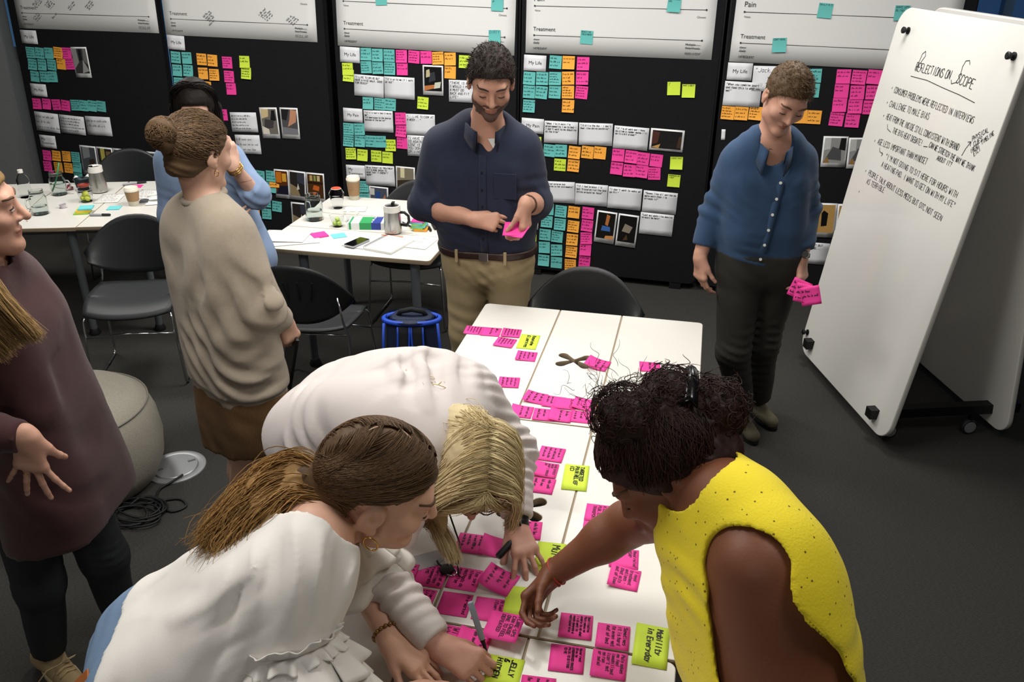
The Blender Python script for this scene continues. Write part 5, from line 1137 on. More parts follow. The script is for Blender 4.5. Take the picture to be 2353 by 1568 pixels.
def guided(guides, n, spread, rg, k=18, frizz=.0, end_spread=1., root_spread=None):
    """n paths scattered around and between Catmull-Rom guide polylines"""
    G = []
    for g in guides:
        g = np.array(g, float); t = np.linspace(0, len(g)-1, k); i = np.clip(t.astype(int), 0, len(g)-2); f = (t-i)[:, None]
        p0 = g[np.maximum(i-1, 0)]; p1 = g[i]; p2 = g[i+1]; p3 = g[np.minimum(i+2, len(g)-1)]
        G.append(.5*(2*p1+(p2-p0)*f+(2*p0-5*p1+4*p2-p3)*f*f+(3*p1-p0-3*p2+p3)*f**3))
    G = np.array(G); out = []
    tt = np.linspace(0, 1, k)[:, None]; rs = spread if root_spread is None else root_spread
    for _ in range(n):
        a = rg.rand()*(len(G)-1) if len(G) > 1 else 0; i = min(int(a), max(len(G)-2, 0)); f = a-i
        b = G[i]*(1-f)+(G[i+1] if len(G) > 1 else G[i])*f; off = rg.randn(3)*.6
        ph = rg.rand(3)*6.28; wv = np.sin(tt*(5+6*rg.rand())+ph[None])*frizz
        out.append(b+off*(rs+(spread*end_spread-rs)*tt)+wv*tt)
    return np.array(out)
def scalp(c, R, s, rad, cen=(0, -.012, .03)):
    """point on the hair-cap ellipsoid from a local direction"""
    c = np.array(c); R = np.array(R); cen = np.array(cen); rad = np.array(rad)
    def f(d, lift=0.):
        d = np.array(d, float); d = d/np.linalg.norm(d, axis=-1, keepdims=True); r = 1/np.sqrt(((d/rad)**2).sum(-1, keepdims=True)); return c+((cen+d*(r+lift))*s)@R.T
    return f
def comb_paths(sc, roots, ends, k, rg, lift=(.001, .004), jit=.05, wav=.0):
    """strands over the scalp from root directions to end directions (local unit vectors)"""
    out = []
    t = np.linspace(0, 1, k)[:, None]
    for a, b in zip(roots, ends):
        a = nrm(a); b = nrm(np.array(b)+rg.randn(3)*jit*.5); d = a*(1-t)+b*t+np.sin(t*math.pi)*rg.randn(3)*jit+wav*np.sin(t*14+rg.rand()*6)*rg.randn(3)
        out.append(sc(d, lift[0]+(lift[1]-lift[0])*rg.rand()))
    return np.array(out)
def hair_mat(name, col, var=.35, rough=.58): return mat(name, col, rough, attr='tone', var=var, spec=.25)
SK = dict(sss=.0, rough=.5)
def skin(name, col, **k): return mat(name, col, .55, var=.05, vscale=25, bump=.08, bscale=160, **k)
# ---------------------------------------------------------------- people: shared builders
def person(label, x, y): return thing('person', label, 'person', (x, y, 0))
def body(root, ops, lo, hi, s, fine, mats):
    """one mesh: coarse whole figure, finer head and hands from the same surface"""
    VV, FF, MM = [], [], []; n = 0
    V, F = surface(ops, lo, hi, s); V = relax(V, F); c = V[F].mean(1); keep = np.ones(len(F), bool)
    for l, h, fs, mi in fine: keep &= ~((c > np.array(l)+.006) & (c < np.array(h)-.006)).all(1)
    VV.append(V); FF.append(F[keep]); MM.append(np.zeros(keep.sum(), int)); n = len(V)
    for l, h, fs, mi in fine:
        V, F = surface(ops, l, h, fs)
        if not len(F): continue
        V = relax(V, F, 1, .4); c = V[F].mean(1); ok = ((c > np.array(l)) & (c < np.array(h))).all(1)
        VV.append(V); FF.append(F[ok]+n); MM.append(mi(c[ok]) if mi else np.zeros(ok.sum(), int)); n += len(V)
    V = np.concatenate(VV); F = np.concatenate(FF)
    o = bpy.data.objects.new('body', np_mesh('body', V-np.array(root.location), F, mats, np.concatenate(MM))); link(o, root); return o
def hbox(c, R, s, up=.14, m=.012):
    P = [np.array(c)+np.array(R)@np.array(q)*s for q in [(x, y, z) for x in (-.098, .098) for y in (-.125, .13) for z in (-.135, up)]]; return bbox(P, m)
def nail_mi(hand, skin=0, nail=3):
    def f(P):
        m = np.full(len(P), skin)
        for c, r in hand.nails: m[((P-c)**2).sum(1) < (r*.95)**2] = nail
        return m
    return f
def march(ops, p, d, n=60):
    p = np.array(p, float); d = nrm(d)
    for _ in range(n):
        v = float(comb(ops, p[None].astype(np.float32))[0])
        if v < .0008: break
        p = p+d*v*.8
    return p
lash_m = mat('dark_lashes', '1a1210', .6); eye_w = mat('eye_white', 'd8d2cc', .3); iris_m = mat('grey_iris', '23282b', .2)
def eyes(root, c, R, s, opened=False, which=(-1, 1), brow=None):
    c = np.array(c); R = np.array(R); o = np.array(root.location)
    hd = head_ops(c, R, s)
    for sx in which:
        P = [march(hd, c+R@np.array((sx*(.013+.04*k/7), .15, .024+.007*math.sin(k/7*2.4)))*s, -R[:, 1]) for k in range(8)]
        MB().tube([p-o-R[:, 1]*.0004 for p in P], [.0022*s*(.55+1.1*math.sin((k+.6)/8*2.9)) for k in range(8)], 6).build('eyebrow', brow or mat('brown_brow', '5a4230', .8), root, True)
    for sx in which:
        e = np.array((sx*.032, .078, .0)); pts = []
        for k in range(9):
            a = -1.0+2.0*k/8; z = -.0035-.0015*math.cos(a*1.3) if not opened else .005-.003*a*a
            pts.append(c+R@(e+np.array((.0158*math.sin(a), .0162*math.cos(a)*math.sqrt(max(0, 1-(z/.0128)**2)), z)))*s-o)
        MB().tube(pts, .0014*s, 5).build('eyelashes', lash_m, root, True)
        if opened:
            rng_ = [(i, j) for i in range(7) for j in range(3)]; mb = MB()
            mb.grid(lambda u, v: tuple(c+R@(e+np.array((.0165*math.sin((u-.5)*1.7), .0167*math.cos((u-.5)*1.7)*math.cos((v-.5)*.55), -.001+(v-.5)*.0062*max(0, math.sin(u*math.pi))**.5)))*s-o), 8, 3); mb.build('eye_white', eye_w, root, True)
            mb = MB(); mb.add([tuple(c+R@(e+np.array((.006+.0034*math.cos(k*.785), .0176, -.0008+.0031*math.sin(k*.785))))*s-o) for k in range(8)], [tuple(range(8))]); mb.build('iris', iris_m, root)
def short_hair(root, c, R, s, m, seed, line, n=1100, ln=.024, rad=(.0815, .101, .093), flow=(0, .5, .3), cap=None, thick=.0021):
    c = np.array(c); R = np.array(R); rg = np.random.RandomState(seed)
    def disp(P, D):
        q = ((P-c)@R/s); return np.maximum(D+.0035*wob(q, 120.)*s, line(q)*s)
    ops = [(xf(el((0, -.012, .03), rad), c, R, s), 0, '+')]+(cap or [])
    lo, hi = hbox(c, R, s, .15); sdf_obj('hair', ops, lo, hi, .005, [m], root, disp)
    d = rg.randn(n*5, 3); d /= np.linalg.norm(d, axis=1, keepdims=True); r = 1/np.sqrt(((d/np.array(rad))**2).sum(1, keepdims=True)); q = np.array((0, -.012, .03))+d*r
    d = d[line(q) < .0][:n]; q = q[line(q) < 0][:n]; t = np.linspace(0, 1, 4)[None, :, None]; fl = np.array(flow)[None]+rg.randn(len(d), 3)*.35
    L = ln*(.5+rg.rand(len(d), 1)); up = np.clip(d[:, 2:3]+.3, .15, 1)
    P = q[:, None]+(d[:, None]*t*.32*up[:, None]+fl[:, None]*t*t*.6+fl[:, None]*t*.5)*L[:, None]-d[:, None]*.002
    strands('hair_tufts', c+(P*s)@R.T, thick*s, m, root, 3, .2, seed=seed)
MLINE = lambda q: np.interp(q[:, 1], [-.13, -.05, .0, .02, .05, .075, .11], [-.065, -.05, -.03, .0, .045, .064, .072])+.02*np.clip(np.abs(q[:, 0])-.035, 0, 1)*(q[:, 1] > .04)-q[:, 2]
def collar(root, p, R, r, h, m, gap=.5, drop=.045, fl=1.28, name='collar'):
    p = np.array(p)-np.array(root.location); R = np.array(R); mb = MB()
    def f(a, b):
        th = gap/2+(2*math.pi-gap)*a; fr = max(0, math.cos(th))**2
        rr, z = [(r, -.01), (r*1.03, h), (r*1.1, h*1.02), (r*fl, -h*.1-drop*fr)][int(round(b*3))]
        x, y = math.sin(th)*rr*1.05, math.cos(th)*rr*.98
        return tuple(p+R@np.array((x, y+.02*fr, z-.03*fr+.012*max(0, -math.cos(th)))))
    return mb.grid(f, 36, 3).build(name, m, root, True, thick=.003)
def shoe(root, ank, toe, m, sole, w=.045, name='shoe'):
    a = np.array(ank, float); t = np.array(toe, float); d = t-a; d[2] = 0; d = nrm(d); L = np.linalg.norm((t-a)[:2])
    g = np.array((a[0], a[1], 0.)); up = np.array((0, 0, 1.)); ops = [(rc(g-d*.05+up*.045, g+d*(L-.02)+up*.035, .042, .036), 0, '+'), (rc(g-d*.045+up*.05, a+up*.02, .042, .044), .03, '+'), (pl((0, 0, .014), (0, 0, -1)), 0, '&')]
    lo, hi = bbox([g-d*.1, g+d*(L+.05), a], .08); o = sdf_obj(name, ops, lo, hi, .007, [m], root)
    pts = []; sd = np.cross(up, d)
    for k in range(20):
        an = k*math.pi/10; q = g+d*((L-.07)/2)+d*math.cos(an)*(L/2+.055)+sd*math.sin(an)*.046*(1.05 if math.cos(an) > 0 else .9); pts.append((q[0]-root.location.x, q[1]-root.location.y))
    MB().prism(pts, 0, .018).build('sole', sole, o if False else root); return o
nail_m = mat('fingernail', 'd9a794', .3); lip_m = mat('lips', 'a8705f', .45); lip_d = mat('lips_brown', '6e3a30', .4)
def held_notes(specs):
    for (pos, x, y, lab, txt, size, curl) in specs:
        x = Vector(x).normalized(); y = Vector(y); y = (y-x*y.dot(x)).normalized(); f, mb = note_sheet(size, size, curl, .3)
        o = mb.build('sticky_note', NC['pink'], smooth=True, thick=.0003); o.matrix_world = frame(Vector(pos), x, y, x.cross(y)); tag(o, lab, 'sticky note')
        if txt: handwriting(txt, -size*.42, size*.4, size*.84, size*.78, random.Random(len(lab)), .0018, lambda a, b: f(a, b)+.0006, .02).build('handwriting', mat('dark_pink_pen', '4a0d33', .6), o)

# ---------------------------------------------------------------- man in navy shirt
def navy_man():
    t = person('bearded man in a navy shirt and khaki trousers looking at a pink note', -.95, 3.70)
    sk = skin('skin_navy_man', 'b98a74'); hm = hair_mat('dark_brown_hair', '2c2420'); brd = mat('stubble_beard', '5a443a', .7, var=.2, vscale=200, bump=.3, bscale=400)
    hc = np.array((-.895, 3.575, 1.722)); R = basis((.24, -.84, -.50), (.04, 0, 1)); hs = 1.17
    st = [((-.948, 3.70, .84), .085, .120), ((-.95, 3.695, .95), .085, .125), ((-.955, 3.685, 1.08), .09, .135), ((-.965, 3.69, 1.28), .115, .125), ((-.972, 3.69, 1.415), .15, .078), ((-.962, 3.69, 1.50), .05, .065)]
    lat = (1, .03, .03); sR, eR, wR = (-1.165, 3.69, 1.405), (-1.245, 3.64, 1.13), (-.96, 3.50, 1.124); sL, eL, wL = (-.775, 3.69, 1.41), (-.715, 3.70, 1.16), (-.722, 3.475, 1.215)
    HR = Hand(wR, (1, .12, -.1), (.1, .9, -.5), True, [(.5, .55, .3), (.75, .7, .4), (1.0, .9, .5), (1.15, 1., .6)], .05, (.25, .35, .1), 1.08)
    HL = Hand(wL, (.06, -.2, -.9), (-.9, .25, .1), False, [(.5, .8, .5), (.6, .9, .5), (.7, 1., .6), (.8, 1., .6)], .05, (.35, .45, .15), 1.08)
    ops = head_ops(hc, R, hs)+[(rc(hc+R@np.array((0, -.02, -.07)), (-.955, 3.685, 1.49), .062, .068), .02, '+')]
    tor = torso(st, lat, lat); ops += [(f, k or .03, m) for f, k, m in tor]
    for a, b, c in ((sR, eR, wR), (sL, eL, wL)): ops += limb((a, .062), (b, .047), (seg_lerp(b, c, .35), .046), (c, .031))
    hipR, knR, anR, hipL, knL, anL = (-1.05, 3.70, .82), (-1.06, 3.67, .48), (-1.07, 3.73, .08), (-.85, 3.70, .82), (-.83, 3.66, .48), (-.82, 3.73, .08)
    for a, b, c in ((hipR, knR, anR), (hipL, knL, anL)): ops += limb((a, .092), (b, .06), (c, .042))
    ops += HR.ops+HL.ops; hb = hbox(hc, R, hs)
    body(t, ops, (-1.4, 3.3, .02), (-.55, 3.95, 1.6), .012, [(hb[0], hb[1], .0056, head_mi(hc, R, hs, beard=4)), (HR.lo, HR.hi, .0038, nail_mi(HR)), (HL.lo, HL.hi, .0038, nail_mi(HL))], [sk, lip_m, hm, nail_m, brd])
    eyes(t, hc, R, hs, brow=mat('dark_brow', '2c2019', .8))
    short_hair(t, hc, R, hs, hm, 11, MLINE, 2200, .012, thick=.0015, flow=(.3, .5, .1), rad=(.085, .105, .097))
    # shirt
    nv = mat('navy_cotton', '151d34', .85, var=.12, vscale=30, bump=.35, bscale=900, sheen=.1)
    sh = torso(st, lat, lat, .014)+[(pl((0, 0, .925), (0, 0, -1)), 0, '&')]
    for a, b, c, q in ((sR, eR, wR, .3), (sL, eL, wL, .34)): sh += limb((a, .082), (b, .066), (seg_lerp(b, c, q), .056), flat=True, k=.05)
    vn = R @ np.array((0, 0, 0)); sh += [(rc((-.955, 3.68, 1.46), (-.905, 3.60, 1.56), .066, .075), .008, '-'), (el((-.915, 3.585, 1.455), (.028, .05, .05)), .008, '-')]
    fd = folds((eR, .2, (.6, -.2, .8), .045, .006), (eL, .2, (0, .4, 1), .045, .006), ((-.96, 3.6, .98), .22, (.3, 0, 1), .06, .006), (sR, .2, (1, 0, .5), .06, .004), ((-.9, 3.6, 1.25), .25, (.9, 0, .5), .09, .004), noise=.0035)
    so = sdf_obj('shirt', sh, (-1.42, 3.45, .9), (-.55, 3.95, 1.62), .0085, [nv], t, fd, rel=2)
    collar(t, (-.945, 3.672, 1.492), basis((.25, -.95, -.1), (0, .1, 1)), .084, .04, nv, .9, .05, 1.25)
    pk = MB(); P = [march(sh, (-.925+.002*k-.012, 3.3, 1.40-.075*k), (0, 1, 0)) for k in range(7)]
    pk.grid(lambda a, b: tuple(seg_lerp(P[min(int(b*6), 5)], P[min(int(b*6)+1, 6)], b*6-min(int(b*6), 5))+np.array(((a-.5)*.034, -.004, 0))-np.array(t.location)), 2, 12); pk.build('placket', nv, so if False else t, True, thick=.004)
    for k in range(1, 7): MB().lathe([(0, 0), (.005, 0), (.005, .0025), (0, .003)], P[k]+np.array((0, -.006, .0))-np.array(t.location), 10, axis=(0, -1, 0)).build('button', mat('navy_button', '10151f', .3), t)
    q = march(sh, (-.83, 3.3, 1.27), (0, 1, 0))-np.array(t.location); MB().box((q[0], q[1]-.002, q[2]), (.1, .006, .115), .0).build('chest_pocket', nv, t, bevel=.002)
    tri = [march(ops, (x, 3.3, z), (.05, 1, 0))+np.array((0, -.004, 0))-np.array(t.location) for x, z in ((-.935, 1.465), (-.885, 1.465), (-.91, 1.425), (-.91, 1.467))]
    MB().add(tri, [(0, 3, 2), (3, 1, 2)]).build('undershirt', mat('white_tee', 'cfcfcb', .8), t, thick=.004)
    # trousers and belt
    kh = mat('khaki_cotton', 'a08e6c', .85, var=.08, vscale=20, bump=.3, bscale=900)
    tr = torso(st[:3], lat, lat, .012, 6)+[(pl((0, 0, .955), (0, 0, 1)), 0, '&')]
    for a, b, c in ((hipR, knR, anR), (hipL, knL, anL)): tr += limb((a, .115), (b, .083), (c, .07), k=.03, flat=True)
    sdf_obj('trousers', tr, (-1.25, 3.5, .02), (-.66, 3.95, 1.0), .0105, [kh], t, folds((hipR, .25, (.5, 0, 1), .07, .005), (hipL, .25, (-.5, 0, 1), .07, .005), (knR, .25, (.2, 0, 1), .06, .006), (knL, .25, (-.2, 0, 1), .06, .006), ((-.95, 3.6, .78), .15, (.8, 0, .6), .05, .007)), rel=2)
    be = torso(st[:3], lat, lat, .020, 6)+[(pl((0, 0, .952), (0, 0, 1)), 0, '&'), (pl((0, 0, .916), (0, 0, -1)), 0, '&')]
    sdf_obj('belt', be, (-1.25, 3.5, .9), (-.66, 3.95, .97), .006, [mat('dark_brown_leather', '2e1c17', .45)], t)
    q = march(be, (-.93, 3.3, .934), (0, 1, 0))-np.array(t.location); MB().box((q[0], q[1]-.003, q[2]), (.045, .006, .04)).build('belt_buckle', steel, t, bevel=.002)
    for x in (-1.06, -.83): q = march(be, (x, 3.3, .93), (0, 1, 0))-np.array(t.location); MB().box((q[0], q[1], q[2]), (.014, .01, .062)).build('belt_loop', kh, t, bevel=.002)
    for a in (anR, anL): shoe(t, a, (a[0]-.0, a[1]-.19, 0), mat('brown_shoe_leather', '3a2a20', .45), glide)
    # bracelet
    d = nrm(np.array(wL)-np.array(eL)); c = seg_lerp(eL, wL, .8)-np.array(t.location); b1 = nrm(np.cross(d, (1, 0, 0))); b2 = np.cross(d, b1)
    MB().tube([c+(b1*math.cos(k*.449)+b2*math.sin(k*.449))*.041 for k in range(14)], .0035, 6, True).build('bracelet', mat('brown_cord', '4a3526', .7), t, True)
    held_notes([((-.765, 3.425, 1.118), (1, .05, .02), (.0, .75, .42), 'pink note pinched between the navy-shirted man\'s hands', 0, .083, .2), ((-.745, 3.42, 1.112), (1, -.25, .0), (.2, .75, .35), 'second pink note under it in the navy-shirted man\'s hands', 0, .083, .2)])
navy_man()
# ---------------------------------------------------------------- man in blue shirt
def blue_man():
    t = person('man in an open-collared blue shirt holding pink notes beside the whiteboard', .31, 3.77)
    sk = skin('skin_blue_man', 'c0917c'); hm = hair_mat('sandy_brown_hair', '5a4630', .45); L0 = np.array(t.location)
    hc = np.array((.318, 3.645, 1.688)); R = basis((.22, -.80, -.56), (.16, 0, 1)); hs = 1.06
    st = [((.311, 3.77, .90), .075, .104), ((.31, 3.765, 1.0), .075, .100), ((.30, 3.755, 1.12), .078, .106), ((.285, 3.76, 1.29), .088, .102), ((.288, 3.765, 1.41), .115, .065), ((.300, 3.74, 1.49), .045, .058)]
    la = (1, .25, -.02); sR, eR, wR = (.148, 3.73, 1.40), (.078, 3.75, 1.16), (.045, 3.69, .955); sL, eL, wL = (.435, 3.81, 1.40), (.498, 3.84, 1.17), (.488, 3.745, .975)
    HR = Hand(wR, (.12, -.12, -1), (.75, .6, 0), True, [(.35, .4, .3), (.4, .45, .3), (.45, .5, .3), (.5, .5, .3)], .03, (.3, .25, .2), 1.02)
    HL = Hand(wL, (.15, -.35, -.9), (-.55, .3, -.2), False, [(.6, .8, .4), (.7, .9, .5), (.8, 1., .5), (.9, 1., .5)], .05, (.3, .6, .2), 1.02)
    ops = head_ops(hc, R, hs)+[(rc(hc+R@np.array((0, -.025, -.07)), (.298, 3.735, 1.46), .056, .062), .02, '+')]+[(f, k or .03, m) for f, k, m in torso(st, la, la)]
    for a, b, c in ((sR, eR, wR), (sL, eL, wL)): ops += limb((a, .055), (b, .042), (seg_lerp(b, c, .35), .042), (c, .029))
    hipR, knR, anR, hipL, knL, anL = (.235, 3.745, .88), (.243, 3.70, .50), (.338, 3.86, .09), (.40, 3.80, .88), (.385, 3.83, .50), (.42, 4.0, .09)
    for a, b, c in ((hipR, knR, anR), (hipL, knL, anL)): ops += limb((a, .085), (b, .055), (c, .04))
    ops += HR.ops+HL.ops; hb = hbox(hc, R, hs)
    body(t, ops, (-.1, 3.45, .02), (.7, 4.1, 1.58), .012, [(hb[0], hb[1], .0056, head_mi(hc, R, hs)), (HR.lo, HR.hi, .0038, nail_mi(HR)), (HL.lo, HL.hi, .0038, nail_mi(HL))], [sk, lip_m, hm, nail_m])
    eyes(t, hc, R, hs)
    short_hair(t, hc, R, hs, hm, 12, MLINE, 2200, .011, thick=.0014, flow=(-.1, .6, .1), rad=(.0845, .104, .0965))
    bl = mat('blue_linen', '294464', .85, var=.22, vscale=14, bump=.4, bscale=900, sheen=.1)
    sh = torso(st, la, la, .012)+[(pl((0, 0, .955), (0, 0, -1)), 0, '&')]
    for a, b, c, q in ((sR, eR, wR, .72), (sL, eL, wL, .78)): sh += limb((a, .062), (b, .052), (seg_lerp(b, c, q), .047), flat=True, k=.035)
    sh += [(rc((.297, 3.72, 1.44), (.315, 3.64, 1.54), .06, .066), .008, '-'), (rc((.325, 3.62, 1.44), (.325, 3.60, 1.35), .036, .006), .006, '-')]
    fd = folds((eR, .24, (.5, 0, 1), .05, .008), (eL, .24, (-.5, 0, 1), .05, .008), ((.3, 3.65, 1.0), .2, (.2, 0, 1), .05, .009), (sR, .2, (1, 0, .6), .06, .006), (sL, .2, (-1, 0, .6), .06, .005), ((.3, 3.65, 1.22), .25, (.7, 0, .7), .1, .006), noise=.004)
    sdf_obj('shirt', sh, (-.12, 3.5, .93), (.7, 4.0, 1.6), .008, [bl], t, fd, rel=1)
    collar(t, (.298, 3.725, 1.455), basis((.18, -.95, -.15), (.05, .1, 1)), .07, .045, bl, 1.0, .07)
    wb_ = mat('white_button', 'd8d8d2', .3)
    for k in range(6):
        q = march(sh, (.345-.008*k, 3.3, 1.33-.068*k), (0, 1, 0)); MB().lathe([(0, -.002), (.0065, -.002), (.0065, .0025), (0, .003)], q+np.array((0, -.002, 0))-L0, 10, axis=(0, -1, .1)).build('button', wb_, t)
    for x, z in ((.25, 1.405), (.268, 1.415)): q = march(sh, (x, 3.3, z), (0, 1, 0)); MB().lathe([(0, -.002), (.006, -.002), (.006, .008), (0, .009)], q-L0, 10, axis=(0, -1, .2)).build('button', wb_, t)
    q = [march(sh, (.362-.008*k, 3.3, 1.36-.068*k), (0, 1, 0)) for k in range(7)]
    MB().grid(lambda a, b: tuple(seg_lerp(q[min(int(b*6), 5)], q[min(int(b*6)+1, 6)], b*6-min(int(b*6), 5))+np.array(((a-.9)*.03, -.003, 0))-L0), 2, 12).build('placket', bl, t, True, thick=.004)
    ol = mat('dark_olive_cotton', '2b2a25', .85, var=.1, vscale=15, bump=.3, bscale=900)
    tr = torso(st[:3], la, la, .012, 6)+[(pl((0, 0, 1.0), (0, 0, 1)), 0, '&')]
    for a, b, c in ((hipR, knR, anR), (hipL, knL, anL)): tr += limb((a, .105), (b, .078), (seg_lerp(b, c, .94), .062), k=.03, flat=True)
    sdf_obj('trousers', tr, (.08, 3.5, .05), (.6, 4.15, 1.03), .0105, [ol], t, folds((knR, .25, (.2, 0, 1), .05, .008), (knL, .25, (-.2, 0, 1), .05, .007), (hipR, .2, (.6, 0, 1), .07, .005), (hipL, .2, (-.6, 0, 1), .07, .005), (anR, .2, (0, .3, 1), .04, .007)), rel=1)
    su = mat('olive_suede', '5a5443', .9, var=.1, vscale=60)
    shoe(t, anR, (.40, 3.70, 0), su, glide); shoe(t, anL, (.50, 3.86, 0), su, glide)
    # wrist watch on his left arm
    d = nrm(np.array(wL)-np.array(eL)); c = np.array(wL)-d*.012-L0; b1 = nrm(np.cross(d, (0, 1, 0))); b2 = np.cross(d, b1)
    MB().grid(lambda a, b: tuple(c+(b1*math.cos(a*6.2832)+b2*math.sin(a*6.2832))*.0345+d*(b-.5)*.017), 20, 1).build('watch_strap', mat('dark_strap', '1c1a19', .5), t, True, thick=.003)
    f = nrm(np.array((.25, -1, .2))-d*(np.array((.25, -1, .2))@d)); MB().lathe([(0, 0), (.017, 0), (.018, .004), (.015, .008), (0, .008)], c+f*.034, 20, axis=tuple(f)).build('watch_face', steel, t, True, auto=.5)
    p = np.array(HL.tips).mean(0); held_notes([((.488, 3.64, .865), (.9, -.1, -.3), (.3, .2, .9), 'pink note leftmost in the fan held by blue-shirted man', 3, .083, .3), ((.51, 3.625, .852), (1, -.1, -.12), (.15, .25, .9), 'pink note in the middle of blue-shirted man\'s fan', 3, .083, .3), ((.535, 3.615, .848), (.93, -.1, .3), (-.25, .25, .9), 'pink note rightmost in the fan held by blue-shirted man', 2, .083, .3)])
blue_man()
# ---------------------------------------------------------------- woman in beige jumper
def beige_woman():
    t = person('woman with hair bun in an oversized beige jumper seen from behind', -1.6, 2.45)
    sk = skin('skin_beige_woman', 'c39a84'); hm = hair_mat('light_brown_hair', '5b4630', .5); L0 = np.array(t.location)
    hc = np.array((-1.612, 2.462, 1.635)); R = basis((.34, .92, -.2), (.02, 0, 1)); hs = 1.06
    st = [((-1.575, 2.42, .80), .085, .115), ((-1.575, 2.425, .95), .075, .11), ((-1.585, 2.43, 1.10), .075, .105), ((-1.60, 2.445, 1.28), .10, .10), ((-1.605, 2.45, 1.385), .12, .065), ((-1.608, 2.455, 1.46), .035, .05)]
    la = nrm((-.72, .62, 0)); la2 = nrm((-.86, -.5, 0)); la = nrm((.85, -.52, 0)); la = nrm((.86, -.5, 0))
    # her right side is towards +x -y when facing (+x,+y)
    sR, eR, wR = (-1.52, 2.42, 1.37), (-1.405, 2.365, 1.135), (-1.398, 2.49, 1.035); sL, eL, wL = (-1.70, 2.48, 1.37), (-1.75, 2.60, 1.12), (-1.57, 2.70, 1.0)
    HR = Hand(wR, (.1, .25, -.9), (-.8, .3, .0), True, [(.5, .6, .4), (.6, .7, .4), (.7, .8, .4), (.7, .8, .4)], .03, (.3, .3, .2), .98)
    ops = head_ops(hc, R, hs, True)+[(rc(hc+R@np.array((0, -.025, -.06)), (-1.605, 2.445, 1.44), .048, .056), .02, '+')]+[(f, k or .03, m) for f, k, m in torso(st, la, la)]
    for a, b, c in ((sR, eR, wR), (sL, eL, wL)): ops += limb((a, .048), (b, .038), (c, .026))
    hipR, knR, anR, hipL, knL, anL = (-1.52, 2.40, .80), (-1.60, 2.45, .46), (-1.66, 2.42, .09), (-1.64, 2.44, .80), (-1.655, 2.50, .46), (-1.70, 2.52, .09)
    for a, b, c in ((hipR, knR, anR), (hipL, knL, anL)): ops += limb((a, .085), (b, .056), (seg_lerp(b, c, .35), .058), (c, .038))
    ops += HR.ops; hb = hbox(hc, R, hs)
    body(t, ops, (-1.95, 2.2, .02), (-1.25, 2.9, 1.56), .011, [(hb[0], hb[1], .0064, head_mi(hc, R, hs)), (HR.lo, HR.hi, .004, nail_mi(HR))], [sk, lip_m, hm, nail_m])
    # hair: cap combed back into a knotted bun
    rg = np.random.RandomState(4); bun = hc+R@np.array((-.01, -.115, .05))*hs
    line = lambda q: np.interp(q[:, 1], [-.13, -.05, -.01, .02, .06, .085, .11], [-.085, -.07, -.04, .0, .05, .066, .07])-q[:, 2]
    disp = lambda P, D: np.maximum(D+.0025*np.sin(((P-hc)@R)[:, 2]*260+6*wob(P, 20.)), line((P-hc)@R/hs)*hs)
    lo, hi = bbox([hc, bun], .16)
    sdf_obj('hair', [(xf(el((0, -.012, .03), (.085, .106, .097)), hc, R, hs), 0, '+'), (xf(el((0, -.05, -.045), (.06, .055, .05)), hc, R, hs), .03, '+')], lo, hi, .0065, [hm], t, disp)
    sdf_obj('hair_bun', [(el(bun, (.052, .05, .056)), 0, '+'), (el(bun+np.array((.02, 0, -.03)), (.035, .035, .03)), .02, '+')], lo, hi, .0065, [hm], t, lambda P, D: D+.004*np.sin(np.arctan2(P[:, 2]-bun[2], P[:, 0]-bun[0])*2+np.sqrt(((P-bun)**2).sum(1))*170+((P-bun)@np.array((.3, .8, .2)))*120))
    sc = scalp(hc, R, hs, (.086, .107, .098)); rts = []; en = []
    for k in range(1100):
        a = rg.uniform(-2.9, 2.9); rts.append((math.sin(a)*.9, math.cos(a)*.95, rg.uniform(-.55, .75) if abs(a) > 1.2 else rg.uniform(.35, .8))); en.append((-.05+rg.randn()*.12, -.98, .2+rg.randn()*.14))
    rts = [r for r, e in zip(rts, en)]
    strands('hair_strands', comb_paths(sc, rts, en, 11, rg, (.0, .004), .06), .0011, hm, t, 3, .5, seed=2)
    bp = []
    for k in range(420):
        n1 = nrm(rg.randn(3)+np.array((.3, -.6, .2))); u = nrm(np.cross(n1, rg.randn(3))); w = np.cross(n1, u); r0 = .05*math.sqrt(rg.uniform(.25, 1)); h = math.sqrt(max(0, .056**2-r0**2)); a0 = rg.rand()*6.28
        bp.append([bun+n1*h*.8+(u*math.cos(a0+x)+w*math.sin(a0+x))*r0*1.04 for x in np.linspace(0, rg.uniform(2, 4.5), 14)])
    strands('bun_strands', bp, .0012, hm, t, 3, .4, seed=3)
    # jumper
    jm = mat('beige_knit', '9b8f7e', .95, var=.07, vscale=60, bump=.5, bscale=900, sheen=.15)
    S2 = [((-1.57, 2.42, .74), .088, .122), ((-1.575, 2.425, .84), .09, .126), ((-1.588, 2.43, .98), .092, .125), ((-1.605, 2.44, 1.15), .10, .122), ((-1.61, 2.448, 1.30), .112, .108), ((-1.608, 2.45, 1.39), .112, .08), ((-1.607, 2.452, 1.45), .03, .068)]
    ju = torso(S2, la, la, .0, 13)+[(pl((-1.57, 2.42, .735), (.05, -.15, -1)), 0, '&')]
    ju += [(rc(sR, eR, .085, .075), .04, '+'), (rc(eR, seg_lerp(eR, wR, .7), .066, .05), .03, '+'), (rc(seg_lerp(sR, eR, .55), (-1.50, 2.315, 1.035), .06, .055), .03, '+'), (rc(eR, (-1.50, 2.315, 1.04), .06, .05), .03, '+'), (rc(sL, eL, .085, .085), .06, '+'), (rc(eL, wL, .07, .045), .03, '+'), (tc(seg_lerp(eR, wR, .5), seg_lerp(eR, wR, .93), .052, .041), .015, '+'), (rc((-1.612, 2.45, 1.44), (-1.612, 2.455, 1.56), .058, .07), .006, '-')]
